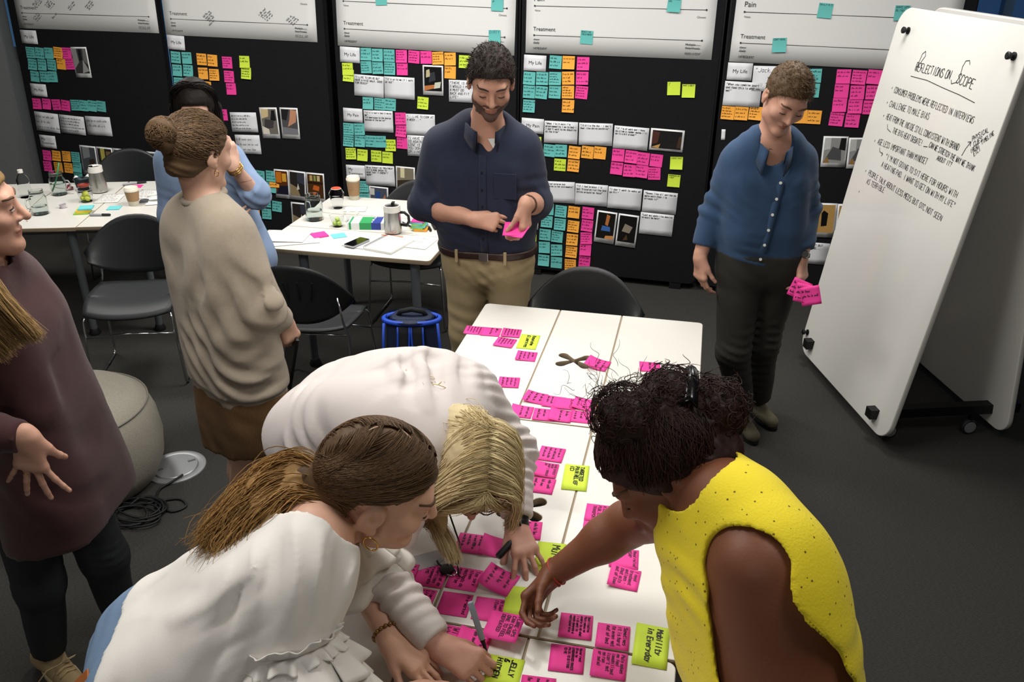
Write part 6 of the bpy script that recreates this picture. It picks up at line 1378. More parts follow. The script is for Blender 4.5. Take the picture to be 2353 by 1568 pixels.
    fd = folds((eR, .26, (.75, -.1, .7), .075, .012), ((-1.52, 2.34, .95), .24, (.55, -.3, .85), .08, .014), ((-1.60, 2.33, 1.2), .3, (.9, -.4, .25), .12, .008), ((-1.5, 2.33, .9), .16, (.5, 0, 1), .06, .008), noise=.0035, nf=12.)
    sdf_obj('jumper', ju, (-1.98, 2.15, .7), (-1.25, 2.85, 1.55), .0085, [jm], t, lambda P, D: fd(P, D)+np.where(P[:, 2] < .815, .009+.0012*np.sin(np.arctan2(P[:, 1]-2.42, P[:, 0]+1.57)*90), 0), rel=1)
    cp = np.array((-1.61, 2.452, 1.487))-L0; MB().tube([cp+np.array((.066*math.cos(k*.2618), .062*math.sin(k*.2618), .012*math.sin(k*.2618+1))) for k in range(24)], .013, 8, True).build('neck_rib', jm, t, True)
    # skirt
    sm_ = mat('brown_corduroy', '7a5a38', .95, bump=.0); nt = sm_.node_tree; N = nt.nodes; wv = N.new('ShaderNodeTexWave'); wv.inputs['Scale'].default_value = 70; wv.inputs['Distortion'].default_value = .4; wv.bands_direction = 'X'; tcn = N.new('ShaderNodeTexCoord'); nt.links.new(tcn.outputs['Object'], wv.inputs[0]); bpn = N.new('ShaderNodeBump'); bpn.inputs['Strength'].default_value = .8; bpn.inputs['Distance'].default_value = .003; nt.links.new(wv.outputs[1], bpn.inputs['Height']); nt.links.new(bpn.outputs[0], N['Principled BSDF'].inputs['Normal'])
    sk2 = torso([((-1.575, 2.425, .5), .095, .122), ((-1.57, 2.42, .65), .095, .125), ((-1.57, 2.42, .8), .085, .118)], la, la, 0, 5)+[(pl((-1.575, 2.42, .55), (.25, 0, -1)), 0, '&'), (pl((0, 0, .8), (0, 0, 1)), 0, '&'), (rc((-1.60, 2.46, .40), (-1.59, 2.45, .60), .105, .07), .01, '-')]
    sdf_obj('skirt', sk2, (-1.85, 2.2, .44), (-1.3, 2.65, .83), .0075, [sm_], t, folds(((-1.5, 2.32, .6), .25, (.6, -.3, .6), .1, .004), noise=.001), rel=1)
    for a in (anR, anL): shoe(t, a, (a[0]+.13, a[1]+.14, 0), mat('black_flat_leather', '161616', .4), glide)
    er = hc+R@np.array((.086, .0, -.045))*hs-L0; MB().tube([er+np.array((.008*math.sin(k*.6283), 0, -.009+.009*math.cos(k*.6283))) for k in range(10)], .0015, 5, True).build('earring', mat('gold_metal', 'd0a75c', .25, 1.), t, True)
    pd = thing('dark_tablet', 'thin black tablet carried in the beige-jumpered woman\'s hand', 'tablet', (-1.42, 2.545, .86), math.radians(35)); MB().box((0, 0, 0), (.012, .16, .20), R=Matrix.Rotation(.25, 3, 'Y')).build('tablet_case', mat('black_case', '0e0f10', .35), pd, bevel=.003)
beige_woman()
# ---------------------------------------------------------------- woman behind in light blue shirt
def lightblue_woman():
    t = person('dark-haired woman in a light blue shirt, face hidden behind the bun', -2.2, 3.45)
    sk = skin('skin_lightblue_woman', 'c89f8b'); hm = hair_mat('near_black_hair', '1d1715', .5); L0 = np.array(t.location)
    hc = np.array((-2.222, 3.425, 1.575)); R = basis((.45, -.78, -.42), (.03, 0, 1)); hs = 1.03
    st = [((-2.17, 3.48, .84), .08, .11), ((-2.19, 3.48, .98), .07, .095), ((-2.22, 3.475, 1.10), .065, .092), ((-2.26, 3.47, 1.24), .095, .092), ((-2.27, 3.465, 1.335), .12, .06), ((-2.265, 3.46, 1.41), .035, .048)]
    la = nrm((1, .12, .05)); sR, eR, wR = (-2.415, 3.45, 1.315), (-2.44, 3.42, 1.06), (-2.13, 3.29, 1.10); sL, eL, wL = (-2.125, 3.485, 1.335), (-1.965, 3.40, 1.20), (-1.99, 3.285, 1.36)
    HL = Hand(wL, (-.25, .1, .9), (-.8, .5, .1), False, [(.5, .6, .4), (.6, .7, .4), (.7, .8, .4), (.7, .8, .4)], .05, (.4, .3, .2), .95); HR = Hand(wR, (.9, .0, .12), (.1, .85, .2), True, [(.4, .5, .4), (.4, .5, .4), (.4, .5, .4), (.4, .5, .4)], .05, (.4, .3, .2), .95)
    ops = head_ops(hc, R, hs, True)+[(rc(hc+R@np.array((0, -.025, -.06)), (-2.262, 3.455, 1.39), .048, .056), .02, '+')]+[(f, k or .03, m) for f, k, m in torso(st, la, la)]
    for a, b, c in ((sR, eR, wR), (sL, eL, wL)): ops += limb((a, .048), (b, .038), (c, .025))
    hipR, knR, anR, hipL, knL, anL = (-2.24, 3.48, .82), (-2.2, 3.46, .46), (-2.17, 3.5, .09), (-2.09, 3.48, .82), (-2.05, 3.42, .46), (-2.01, 3.42, .09)
    for a, b, c in ((hipR, knR, anR), (hipL, knL, anL)): ops += limb((a, .085), (b, .056), (c, .038))
    ops += HL.ops+HR.ops; hb = hbox(hc, R, hs)
    body(t, ops, (-2.6, 3.1, .02), (-1.8, 3.7, 1.5), .012, [(hb[0], hb[1], .0064, head_mi(hc, R, hs)), (HL.lo, HL.hi, .0045, None), (HR.lo, HR.hi, .0045, None)], [sk, lip_m, hm, nail_m])
    eyes(t, hc, R, hs); rg = np.random.RandomState(6)
    line = lambda q: np.interp(q[:, 1], [-.13, -.02, .02, .05, .08, .11], [-.11, -.1, -.02, .045, .066, .07])-q[:, 2]
    ops2 = [(xf(el((0, -.012, .03), (.086, .106, .098)), hc, R, hs), 0, '+'), (xf(rc((-.075, -.03, -.02), (-.085, .0, -.2), .035, .03), hc, R, hs), .02, '+'), (xf(rc((.075, -.03, -.02), (.085, .0, -.2), .035, .03), hc, R, hs), .02, '+'), (xf(rc((0, -.08, 0), (0, -.1, -.22), .05, .04), hc, R, hs), .03, '+')]
    lo, hi = bbox([hc], .3); sdf_obj('hair', ops2, lo, hi, .0072, [hm], t, lambda P, D: np.where(((P-hc)@R)[:, 2] > -.1, np.maximum(D+.002*wob(P, 150.), np.where(np.abs(((P-hc)@R)[:, 0]) < .055*hs, line((P-hc)@R/hs)*hs, -1.)), D+.002*wob(P, 150.)))
    gd = []
    for k in range(9):
        a = -2.4+4.8*k/8; s_, c_ = math.sin(a), -math.cos(a)
        gd.append([hc+R@np.array(q)*hs for q in [(0, .02, .125), (.07*s_, .03*c_-.0, .10), (.09*s_, .09*c_-.02, .0), (.095*s_, .1*c_-.02, -.11), (.09*s_, .1*c_-.01, -.23)]])
    strands('hair_strands', guided(gd, 800, .011, rg, 12, .004), .0014, hm, t, 3, .4, seed=5)
    bm = mat('light_blue_cotton', '7d93b4', .85, var=.08, vscale=30, bump=.25, bscale=900, sheen=.1)
    sh = torso(st, la, la, .014)+[(pl((0, 0, .80), (0, 0, -1)), 0, '&')]
    sh += limb((sR, .068), (eR, .055), (seg_lerp(eR, wR, .25), .05), k=.04, flat=True)+limb((sL, .068), (eL, .06), (seg_lerp(eL, wL, .3), .052), k=.04, flat=True)+[(rc((-2.262, 3.45, 1.37), (-2.24, 3.42, 1.5), .055, .06), .008, '-')]
    sdf_obj('shirt', sh, (-2.6, 3.15, .78), (-1.8, 3.7, 1.48), .0085, [bm], t, folds((eL, .2, (.5, 0, .8), .04, .007), ((-2.15, 3.4, 1.0), .25, (.8, 0, .5), .06, .007), (eR, .2, (.3, 0, 1), .05, .006)), rel=1)
    jn = mat('dark_denim', '20242e', .85, bump=.2); tr = torso(st[:2], la, la, .004, 4)+[(pl((0, 0, .84), (0, 0, 1)), 0, '&')]
    for a, b, c in ((hipR, knR, anR), (hipL, knL, anL)): tr += limb((np.array(a)-np.array((0, 0, .06)), .095), (b, .068), (c, .05), k=.03, flat=True)
    sdf_obj('trousers', tr, (-2.45, 3.3, .05), (-1.9, 3.7, 1.05), .014, [jn], t)
    wt = mat('white_sneaker', 'd9d9d6', .6); shoe(t, anR, (-2.13, 3.33, 0), wt, wht); shoe(t, anL, (-1.95, 3.25, 0), wt, wht)
    d = nrm(np.array(wL)-np.array(eL)); b1 = nrm(np.cross(d, (0, 1, 0))); b2 = np.cross(d, b1); gd_ = mat('gold_metal', 'd0a75c', .25, 1.)
    for q in (.0, -.012, -.022): c = np.array(wL)+d*q-L0; MB().tube([c+(b1*math.cos(k*.3927)+b2*math.sin(k*.3927))*.034 for k in range(16)], .0025, 6, True).build('bangle', gd_, t, True)
    d = nrm(np.array(wR)-np.array(eR)); b1 = nrm(np.cross(d, (0, 0, 1))); b2 = np.cross(d, b1); c = seg_lerp(eR, wR, .85)-L0; MB().tube([c+(b1*math.cos(k*.3927)+b2*math.sin(k*.3927))*.031 for k in range(16)], .003, 6, True).build('hair_tie', glide, t, True)
lightblue_woman()
# ---------------------------------------------------------------- woman in maroon tunic at the left edge
def maroon_woman():
    t = person('woman in a maroon tunic at left edge, hand on hip, in profile', -1.87, 1.73)
    sk = skin('skin_maroon_woman', 'c4957f'); hm = hair_mat('dark_blonde_hair', '8a6d42', .5); L0 = np.array(t.location)
    hc = np.array((-1.80, 1.72, 1.655)); R = basis((.80, .58, -.08), (.06, 0, 1)); hs = 1.05
    st = [((-1.865, 1.75, .80), .075, .108), ((-1.86, 1.75, .98), .06, .09), ((-1.855, 1.745, 1.12), .055, .085), ((-1.835, 1.745, 1.30), .055, .08), ((-1.84, 1.735, 1.41), .085, .045), ((-1.825, 1.728, 1.49), .03, .046)]
    la = nrm((.2, -1, 0)); sR, eR, wR = (-1.83, 1.635, 1.39), (-1.80, 1.43, 1.18), (-1.58, 1.475, 1.145); sL, eL, wL = (-1.88, 1.84, 1.395), (-1.97, 1.90, 1.14), (-1.9, 1.93, .9)
    HR = Hand(wR, (-.10, -.02, -.95), (-.30, .9, .0), True, [(.05, .12, .1), (.05, .12, .1), (.05, .12, .1), (.08, .12, .1)], .55, (.45, .45, .2), 1.0)
    ops = head_ops(hc, R, hs, True, 1.15)+[(rc(hc+R@np.array((0, -.025, -.06)), (-1.82, 1.727, 1.46), .048, .05), .02, '+')]+[(f, k or .03, m) for f, k, m in torso(st, la, la)]
    for a, b, c in ((sR, eR, wR), (sL, eL, wL)): ops += limb((a, .05), (b, .04), (c, .026))
    hipR, knR, anR, hipL, knL, anL = (-1.88, 1.68, .78), (-1.915, 1.68, .42), (-1.985, 1.70, .09), (-1.84, 1.82, .78), (-1.80, 1.84, .42), (-1.85, 1.90, .09)
    for a, b, c in ((hipR, knR, anR), (hipL, knL, anL)): ops += limb((a, .085), (b, .058), (c, .038))
    ops += HR.ops; hb = hbox(hc, R, hs)
    body(t, ops, (-2.15, 1.3, .02), (-1.5, 2.05, 1.56), .012, [(hb[0], hb[1], .0048, head_mi(hc, R, hs)), (HR.lo, HR.hi, .0034, nail_mi(HR))], [sk, lip_m, mat('brown_brow', '5a4230', .8), nail_m])
    eyes(t, hc, R, hs, True); rg = np.random.RandomState(8)
    line = lambda q: np.interp(q[:, 1], [-.13, -.03, .0, .03, .06, .085, .11], [-.13, -.12, -.07, .0, .05, .068, .075])-q[:, 2]
    ops2 = [(xf(el((0, -.012, .03), (.085, .105, .097)), hc, R, hs), 0, '+'), (rc(hc+R@np.array((.06, -.04, -.03))*hs, (-1.72, 1.605, 1.52), .04, .03), .03, '+'), (rc((-1.72, 1.605, 1.52), (-1.64, 1.575, 1.43), .03, .016), .02, '+'), (xf(rc((0, -.09, 0), (0, -.1, -.3), .05, .05), hc, R, hs), .03, '+')]
    lo, hi = bbox([hc], .4); sdf_obj('hair', ops2, lo, hi, .0068, [hm], t, lambda P, D: np.where(((P-hc)@R)[:, 2] > -.13, np.maximum(D+.002*wob(P, 150.), line((P-hc)@R/hs)*hs), D+.002*wob(P, 150.)))
    A = lambda *q: hc+R@np.array(q)*hs
    W3 = lambda *q: np.array(q)
    gd = [[A(.0, .05, .125), A(.07, .02, .09), A(.094, -.0, .0), A(.105, .02, -.09), W3(-1.685, 1.595, 1.535), W3(-1.625, 1.57, 1.475), W3(-1.57+.014*k, 1.56, 1.415-.012*k)] for k in range(3)]
    gd += [[A(.0, .02, .128), A(.065, -.03, .09), A(.092, -.04, .0), A(.105, -.01, -.11), W3(-1.72, 1.585, 1.50), W3(-1.66, 1.56, 1.43), W3(-1.60, 1.555, 1.37)]]
    gd += [[A(.0, -.06, .12), A(.05, -.10, .06), A(.075, -.10, -.05), A(.105, -.07, -.14), W3(-1.77, 1.575, 1.46), W3(-1.71, 1.55, 1.39), W3(-1.655, 1.545, 1.32)]]
    strands('hair_strands', guided(gd, 1300, .010, rg, 14, .006), .0014, hm, t, 3, .3, seed=7)
    mr = mat('maroon_knit', '3a1a1b', .95, var=.1, vscale=40, bump=.4, bscale=900, sheen=.15)
    S2 = [((-1.80, 1.775, .62), .09, .15), ((-1.80, 1.775, .78), .085, .143), ((-1.80, 1.765, .95), .078, .127), ((-1.80, 1.755, 1.12), .072, .116), ((-1.803, 1.745, 1.30), .072, .110), ((-1.825, 1.735, 1.42), .098, .07), ((-1.812, 1.728, 1.48), .035, .066)]
    tu = torso(S2, la, la, 0, 13)+[(pl((-1.85, 1.75, .655), (.1, .05, -1)), 0, '&')]
    tu += [(rc(sR, eR, .078, .07), .05, '+'), (rc(eR, seg_lerp(eR, wR, .62), .068, .056), .025, '+'), (tc(seg_lerp(eR, wR, .6), seg_lerp(eR, wR, .97), .05, .04), .01, '+'), (rc(sL, eL, .078, .068), .05, '+'), (rc(eL, wL, .06, .045), .03, '+'), (rc((-1.82, 1.727, 1.46), (-1.795, 1.72, 1.58), .054, .064), .006, '-')]
    sdf_obj('tunic', tu, (-2.2, 1.3, .6), (-1.5, 2.1, 1.56), .0085, [mr], t, folds((eR, .2, (1, .4, -.4), .06, .01), (seg_lerp(eR, wR, .55), .09, (.8, .3, -.5), .035, .009), ((-1.75, 1.6, .85), .3, (.9, 0, .4), .12, .008), ((-1.8, 1.6, 1.2), .3, (.8, -.3, .5), .12, .007)), rel=1)
    jn = mat('black_denim', '232629', .85, var=.1, vscale=40, bump=.25, bscale=900); tr = torso(st[:2], la, la, .008, 4)+[(pl((0, 0, .95), (0, 0, 1)), 0, '&')]
    for a, b, c in ((hipR, knR, anR), (hipL, knL, anL)): tr += limb((a, .098), (b, .072), (seg_lerp(b, c, .95), .052), k=.03, flat=True)
    sdf_obj('jeans', tr, (-2.15, 1.5, .05), (-1.6, 2.05, .9), .010, [jn], t, folds((knR, .13, (.15, .1, 1), .03, .007), (knL, .13, (.15, .1, 1), .03, .007), (anR, .15, (0, 0, 1), .035, .006)), rel=1)
    bs = mat('tan_canvas_shoe', '9a8560', .85, var=.08, vscale=60, bump=.2)
    for a, q in ((anR, (-1.84, 1.63, 0)), (anL, (-1.69, 1.86, 0))):
        shoe(t, a, q, bs, mat('pale_sole', 'b8a880', .8)); d = nrm(np.array((q[0]-a[0], q[1]-a[1], 0))); sd = np.cross((0, 0, 1), d); c = np.array((a[0], a[1], .085))+d*.075-L0
        for k in range(3): MB().tube([c+d*.02*k-sd*.028+np.array((0, 0, -.012-.004*k)), c+d*.02*k+np.array((0, 0, .003-.005*k)), c+d*.02*k+sd*.028+np.array((0, 0, -.012-.004*k))], .0025, 5).build('shoelace', mat('tan_lace', 'b09a74', .8), t, True)
        MB().tube([c+sd*.002, c+sd*.04+d*.01+np.array((0, 0, .008)), c+sd*.055-d*.015+np.array((0, 0, -.015)), c+sd*.02-d*.005], .0025, 5).tube([c, c-sd*.045+np.array((0, 0, .006)), c-sd*.08-d*.01+np.array((0, 0, -.03))], .0025, 5).build('lace_bow', mat('tan_lace', 'b09a74', .8), t, True)
    i = 2; b = HR.w+HR.d*.088*.98+HR.t*FING[2][0]*.9; f = nrm(HR.tips[2]-b); c = b+f*.02-L0; u = nrm(np.cross(f, (0, 1, 0))); w = np.cross(f, u); MB().tube([c+(u*math.cos(k*.5236)+w*math.sin(k*.5236))*.0098 for k in range(12)], .0013, 5, True).build('ring', mat('gold_metal', 'd0a75c', .25, 1.), t, True)
maroon_woman()
# ---------------------------------------------------------------- the three women leaning over the front tables
def ring_pts(c, d, r, n=20, sq=1.):
    d = nrm(d); u = nrm(np.cross(d, (.3, .2, 1))); w = np.cross(d, u); return [np.array(c)+(u*math.cos(k*2*math.pi/n)+w*math.sin(k*2*math.pi/n)*sq)*r for k in range(n)]
def blonde_woman():
    t = person('blonde woman with glasses bent far over the table in white top', -1.15, 2.03); L0 = np.array(t.location)
    sk = skin('skin_blonde_woman', 'c08f7c'); hm = hair_mat('ash_blonde_hair', 'd6c498', .42)
    hc = np.array((-.497, 1.775, 1.02)); R = basis((.12, -.74, -.66), (.12, 0, 1)); hs = 1.08
    st = [((-1.055, 2.04, .915), .085, .118), ((-.97, 2.01, .985), .08, .110), ((-.875, 1.98, 1.045), .075, .108), ((-.74, 1.935, 1.085), .10, .105), ((-.63, 1.905, 1.085), .12, .075), ((-.575, 1.88, 1.075), .035, .055)]
    l0, l1 = nrm((.15, 1, .0)), nrm((.10, .34, .01)); sL, eL, wL = (-.575, 2.065, 1.075), (-.445, 2.02, .925), (-.398, 1.84, .792); sR, eR, wR = (-.63, 1.745, 1.06), (-.665, 1.485, .885), (-.478, 1.375, .785)
    HL = Hand(wL, (.45, -.78, -.28), (0, -.15, -1), False, [(.25, .3, .2), (.2, .3, .2), (.2, .3, .2), (.25, .3, .2)], .35, (.5, .35, .35), .98)
    HR = Hand(wR, (.9, -.25, -.12), (-.15, .45, -.8), True, [(.7, .9, .5), (.9, 1., .5), (1., 1.1, .6), (1.1, 1.1, .6)], .03, (.35, .45, .3), .98)
    ops = head_ops(hc, R, hs, True, 1.1)+[(rc(hc+R@np.array((0, -.03, -.06)), (-.60, 1.885, 1.075), .048, .055), .02, '+')]+[(f, k or .03, m) for f, k, m in torso(st, l0, l1)]
    for a, b, c in ((sR, eR, wR), (sL, eL, wL)): ops += limb((a, .05), (b, .04), (seg_lerp(b, c, .3), .04), (c, .027))
    legs = [((-1.05, 1.95, .86), (-1.04, 1.95, .46), (-1.07, 1.97, .09)), ((-1.07, 2.13, .86), (-1.07, 2.14, .46), (-1.10, 2.14, .09))]
    for a, b, c in legs: ops += limb((a, .09), (b, .058), (c, .04))
    ops += HL.ops+HR.ops; hb = hbox(hc, R, hs)
    body(t, ops, (-1.4, 1.3, .02), (-.3, 2.3, 1.25), .011, [(hb[0], hb[1], .0052, head_mi(hc, R, hs)), (HL.lo, HL.hi, .0033, nail_mi(HL)), (HR.lo, HR.hi, .0033, nail_mi(HR))], [sk, lip_m, mat('blonde_brow', '8a7048', .8), nail_m])
    eyes(t, hc, R, hs)
    # top
    tp = mat('white_jersey', 'c9c1be', .9, var=.03, vscale=10, bump=.2, bscale=900, sheen=.1)
    sh = torso(st, l0, l1, .021)+[(pl((-1.10, 2.04, .86), (-.75, 0, -.65)), 0, '&')]
    for a, b, c, q in ((sR, eR, wR, .9), (sL, eL, wL, .88)): sh += limb((a, .07), (b, .057), (seg_lerp(b, c, q), .041), flat=True, k=.045)
    sh += [(rc((-.60, 1.885, 1.08), (-.53, 1.85, 1.06), .058, .075), .008, '-')]
    fd = folds((seg_lerp(sL, eL, .5), .22, (.3, -.6, -.8), .04, .009), (seg_lerp(eL, wL, .4), .16, (.3, -.8, -.5), .028, .007), (seg_lerp(sR, eR, .6), .22, (.1, -.7, -.6), .045, .009), (seg_lerp(eR, wR, .2), .18, (.7, -.5, -.4), .035, .009), ((-.66, 1.93, 1.17), .17, (.9, .45, 0), .07, .018), ((-.9, 1.95, 1.1), .32, (.75, -.6, .2), .12, .013), ((-1.0, 1.9, 1.0), .25, (.8, -.3, .5), .08, .013), noise=.004)
    sdf_obj('long_sleeved_top', sh, (-1.4, 1.3, .75), (-.3, 2.3, 1.28), .0062, [tp], t, fd, rel=1)
    jn = mat('grey_denim', '33363c', .85, bump=.2); tr = torso(st[:2], l0, l0, .01, 4)
    for a, b, c in legs: tr += limb((a, .105), (b, .072), (c, .05), k=.03, flat=True)
    sdf_obj('trousers', tr, (-1.4, 1.75, .05), (-.9, 2.35, 1.15), .015, [jn], t)
    for a, b, c in legs: shoe(t, c, (c[0]+.17, c[1], 0), mat('black_flat_leather', '161616', .4), glide)
    # hair
    rg = np.random.RandomState(21); A = lambda *q: hc+R@np.array(q)*hs; Wd = np.array
    line = lambda q: np.interp(q[:, 1], [-.13, -.03, .01, .04, .07, .1, .12], [-.13, -.12, -.08, -.01, .045, .066, .07])-q[:, 2]
    ops2 = [(xf(el((0, -.014, .03), (.087, .108, .1)), hc, R, hs), 0, '+'), (rc(A(.085, .0, .0), Wd((-.578, 1.69, .945)), .042, .028), .03, '+'), (rc(Wd((-.578, 1.69, .945)), Wd((-.53, 1.635, .87)), .026, .012), .02, '+'), (rc(A(.03, -.09, .03), Wd((-.635, 1.86, 1.12)), .055, .045), .03, '+'), (rc(A(-.07, .0, .0), A(-.085, .05, -.06), .035, .022), .03, '+')]
    lo, hi = bbox([hc, (-.66, 1.9, 1.13), (-.5, 1.64, .87)], .13)
    sdf_obj('hair', ops2, lo, hi, .0062, [hm], t, lambda P, D: np.where((np.abs(((P-hc)@R)[:, 0]) < .06) & (((P-hc)@R)[:, 2] > -.13) & (((P-hc)@R)[:, 1] > -.08), np.maximum(D+.0025*wob(P, 160.), line((P-hc)@R/hs)*hs), D+.0025*wob(P, 160.)))
    gd = []; px_ = -.022
    pz = lambda y: .03+.1035*math.sqrt(max(0, 1-((y+.014)/.112)**2))
    def G3(y, side, *rest): return [A(px_, y, pz(y)-.004), A(px_+side*.026, y+.008, pz(y+.004)+.002), A(px_+side*.064, y*.92+.024, .102), A(px_*.5+side*.092, y*.75+.05, .05)]+list(rest)
    H = [(-.508, 1.622, .835), (-.517, 1.618, .84), (-.53, 1.622, .85), (-.545, 1.628, .862), (-.565, 1.642, .882), (-.59, 1.67, .91)]; H2 = [(-.548, 1.652, .90), (-.558, 1.652, .90), (-.57, 1.658, .905), (-.583, 1.668, .915), (-.598, 1.685, .93), (-.615, 1.715, .96)]
    right = [G3(y, 1, A(.103, y*.6+.075, .0), A(.112, y*.5+.098, -.04), Wd(H2[k]), Wd(H[k])) for k, y in enumerate((.075, .045, .015, -.02, -.055, -.09))]
    left = [G3(y, -1, A(-.103, y*.65+.068, .002), A(-.106, y*.5+.085, -.03), A(-.103, y*.45+.095, -.06), A(-.095, y*.4+.10, -.09)) for y in (.075, .035, -.01, -.05, -.09)]
    back = [[A(px_, -.06, .12), A(.03, -.095, .085), A(.05, -.12, .03), Wd((-.625, 1.82, 1.12)), Wd((-.66, 1.845, 1.155)), Wd((-.675, 1.85, 1.17))], [A(px_, -.05, .122), A(-.0, -.1, .08), A(.0, -.125, .02), Wd((-.61, 1.87, 1.12)), Wd((-.645, 1.89, 1.15)), Wd((-.665, 1.90, 1.16))], [A(px_, -.07, .115), A(.06, -.08, .07), A(.085, -.09, .02), Wd((-.645, 1.79, 1.07)), Wd((-.665, 1.80, 1.08)), Wd((-.67, 1.81, 1.07))]]
    tones = lambda n: np.clip(rg.beta(2, 2, n), 0, 1)
    fr = [[A(px_, .08, pz(.08)), A(-.045, .10, .085), A(-.07, .105, .06), A(-.09, .10, .03), A(-.10, .10, .0)], [A(px_, .08, pz(.08)), A(.0, .105, .09), A(.035, .115, .07), A(.068, .113, .04), A(.094, .11, .0)], [A(px_, .085, pz(.085)), A(-.005, .107, .088), A(.03, .118, .066), A(.06, .118, .042), A(.09, .114, .01)]]
    for i, (g, n, sp, fz) in enumerate(((right, 1900, .009, .004), (left, 1100, .008, .003), (back, 900, .016, .007), (fr, 700, .007, .003))): strands(['right_hair_curtain', 'left_hair', 'back_hair', 'fringe'][i], guided(g, n, sp, rg, 13, fz, 1.2), .0010, hm, t, 3, .35, tones(n), 30+i)
    lp = []
    for k in range(14):
        c = Wd((-.67+.05*rg.rand(), 1.86+.06*rg.rand(), 1.17+.012*rg.rand())); r = .014+.012*rg.rand(); u = nrm(rg.randn(3)+Wd((0, -.4, .6))); v = nrm(np.cross(u, rg.randn(3))); lp.append([c+u*math.sin(x)*r+v*math.cos(x)*r for x in np.linspace(0, 4.5, 16)])
    strands('loose_curls', lp, .0016, hm, t, 3, .5, seed=40)
    # glasses with cord
    gl_m = mat('dark_tortoise', '2a1c1a', .3); cord = mat('black_cord', '151313', .6); gs = thing('glasses_frame', 'x y z w', 'x') if False else None
    rim = MB()
    for sx in (-1, 1):
        rim.tube([A(sx*.034+.027*math.cos(k*.349), .112-.012*abs(math.cos(k*.349)), -.002+.019*math.sin(k*.349)) - L0 for k in range(18)], .0019, 6, True)
        rim.tube([A(sx*.061, .098, .006)-L0, A(sx*.083, .07, .008)-L0, A(sx*.088, .0, .004)-L0], .002, 6)
    rim.tube([A(-.008, .113, .004)-L0, A(0, .116, .007)-L0, A(.008, .113, .004)-L0], .0019, 6); rim.build('glasses', gl_m, t, True)
    for sx in (-1, 1): MB().add([tuple(A(sx*.034+.026*math.cos(k*.349), .111-.012*abs(math.cos(k*.349)), -.002+.018*math.sin(k*.349))-L0) for k in range(18)], [tuple(range(18))]).build('spectacle_lens', mat('lens_glass', 'eef2f2', .02, trans=1., ior=1.05), t)
    e0 = A(.07, .09, .004); MB().tube([e0-L0, e0-L0+Wd((.015, -.005, -.03)), Wd((-.512, 1.66, .86))-L0, Wd((-.512, 1.64, .80))-L0, Wd((-.513, 1.645, .765))-L0, Wd((-.513, 1.66, .745))-L0], .0024, 6).build('glasses_cord', cord, t, True)
    MB().tube([Wd((-.512, 1.64, .80))-L0, Wd((-.53, 1.65, .815))-L0, Wd((-.555, 1.655, .81))-L0, Wd((-.57, 1.675, .83))-L0], .0022, 6).build('glasses_cord', cord, t, True)
    # smart watch
    d = nrm(Wd(wL)-Wd(eL)); c = Wd(wL)-d*.012-L0; f = nrm(Wd((-.05, -.4, .9))-d*(Wd((-.05, -.4, .9))@d)); b2 = np.cross(d, f)
    MB().grid(lambda a, b: tuple(c+(f*math.cos(a*6.2832)*.027+b2*math.sin(a*6.2832)*.033)+d*(b-.5)*.024), 24, 1).build('watch_strap', mat('black_silicone', '16171a', .5), t, True, thick=.003)
    Rw = Matrix((b2, d, f)).transposed(); MB().box(c+f*.031, (.034, .038, .011), R=Rw).build('watch_body', mat('black_watch_glass', '101218', .1), t, bevel=.003); MB().box(c+f*.031+b2*.0185, (.006, .038, .011), R=Rw).build('watch_edge', steel, t, bevel=.001)
    return HL, HR
bHL, bHR = blonde_woman()
def free_marker(label, a, b, body_m, cap_m, r=.0075):
    a, b = Vector(a), Vector(b); d = b-a; L = d.length; t = thing('marker_pen', label, 'marker', a); ax = tuple(d.normalized())
    MB().lathe([(0, 0), (r*.85, .0), (r, .004), (r, L*.66), (r*.8, L*.68), (0, L*.68)], seg=16, axis=ax).build('barrel', body_m, t, True, auto=.6)
    MB().lathe([(r*.85, L*.66), (r*.6, L*.8), (r*.45, L*.9), (r*.2, L), (0, L)], seg=16, axis=ax).build('pen_tip', cap_m, t, True, auto=.6)
    return t
tp_ = (bHR.tips[0]*.5+bHR.tips[4]*.5); dm_ = nrm((.34, -.26, -.82)); me_ = tp_+dm_*((tp_[2]-.738)/.82*1.0/1.0*.93)
free_marker('blue-grey marker held in the blonde woman\'s writing hand', me_-dm_*.14, me_, mat('blue_grey_marker', '8d99a6', .4), bkm)
free_marker('black marker tucked under the blonde woman\'s thumb', (-.428, 1.735, .765), (-.39, 1.80, .79), bkm, bkm, .0095)
br = thing('badge_reel', 'black oval badge reel with silver clip lying on the table', 'badge reel', (-.558, 1.688, TZ+.002), math.radians(-25))
MB().lathe([(0, 0), (.018, 0), (.021, .004), (.018, .009), (0, .011)], seg=24).build('reel_case', mat('glossy_black', '0d0d0f', .15), br, True, auto=.5); MB().tube([(.019*math.cos(k*.35)+.012, .014*math.sin(k*.35), .004) for k in range(18)], .0022, 6, True).build('clip_ring', chrome, br, True)
MB().tube([(.03, 0, .004), (.038, .006, .006), (.046, .0, .004), (.052, .008, .004)], .002, 6).build('chain_link', mat('copper_chain', 'a87a62', .3, 1.), br, True); MB().tube([(-.02, 0, .004), (-.034, .004, .004), (-.045, .01, .004)], .0028, 6).build('pull_cord', glide, br, True)
bd = thing('badge_sleeve', 'clear plastic badge sleeve beside the badge reel', 'badge', (-.625, 1.715, TZ+.0015), math.radians(35)); MB().prism(rrect(-.045, .045, -.03, .03, .005), 0, .0012).build('sleeve', mat('frosted_vinyl', 'cfd2d4', .25, trans=.4), bd); MB().box((.03, -.018, .002), (.03, .012, .002), .6).build('strap_tab', mat('grey_tab', '9b9fa4', .4), bd)

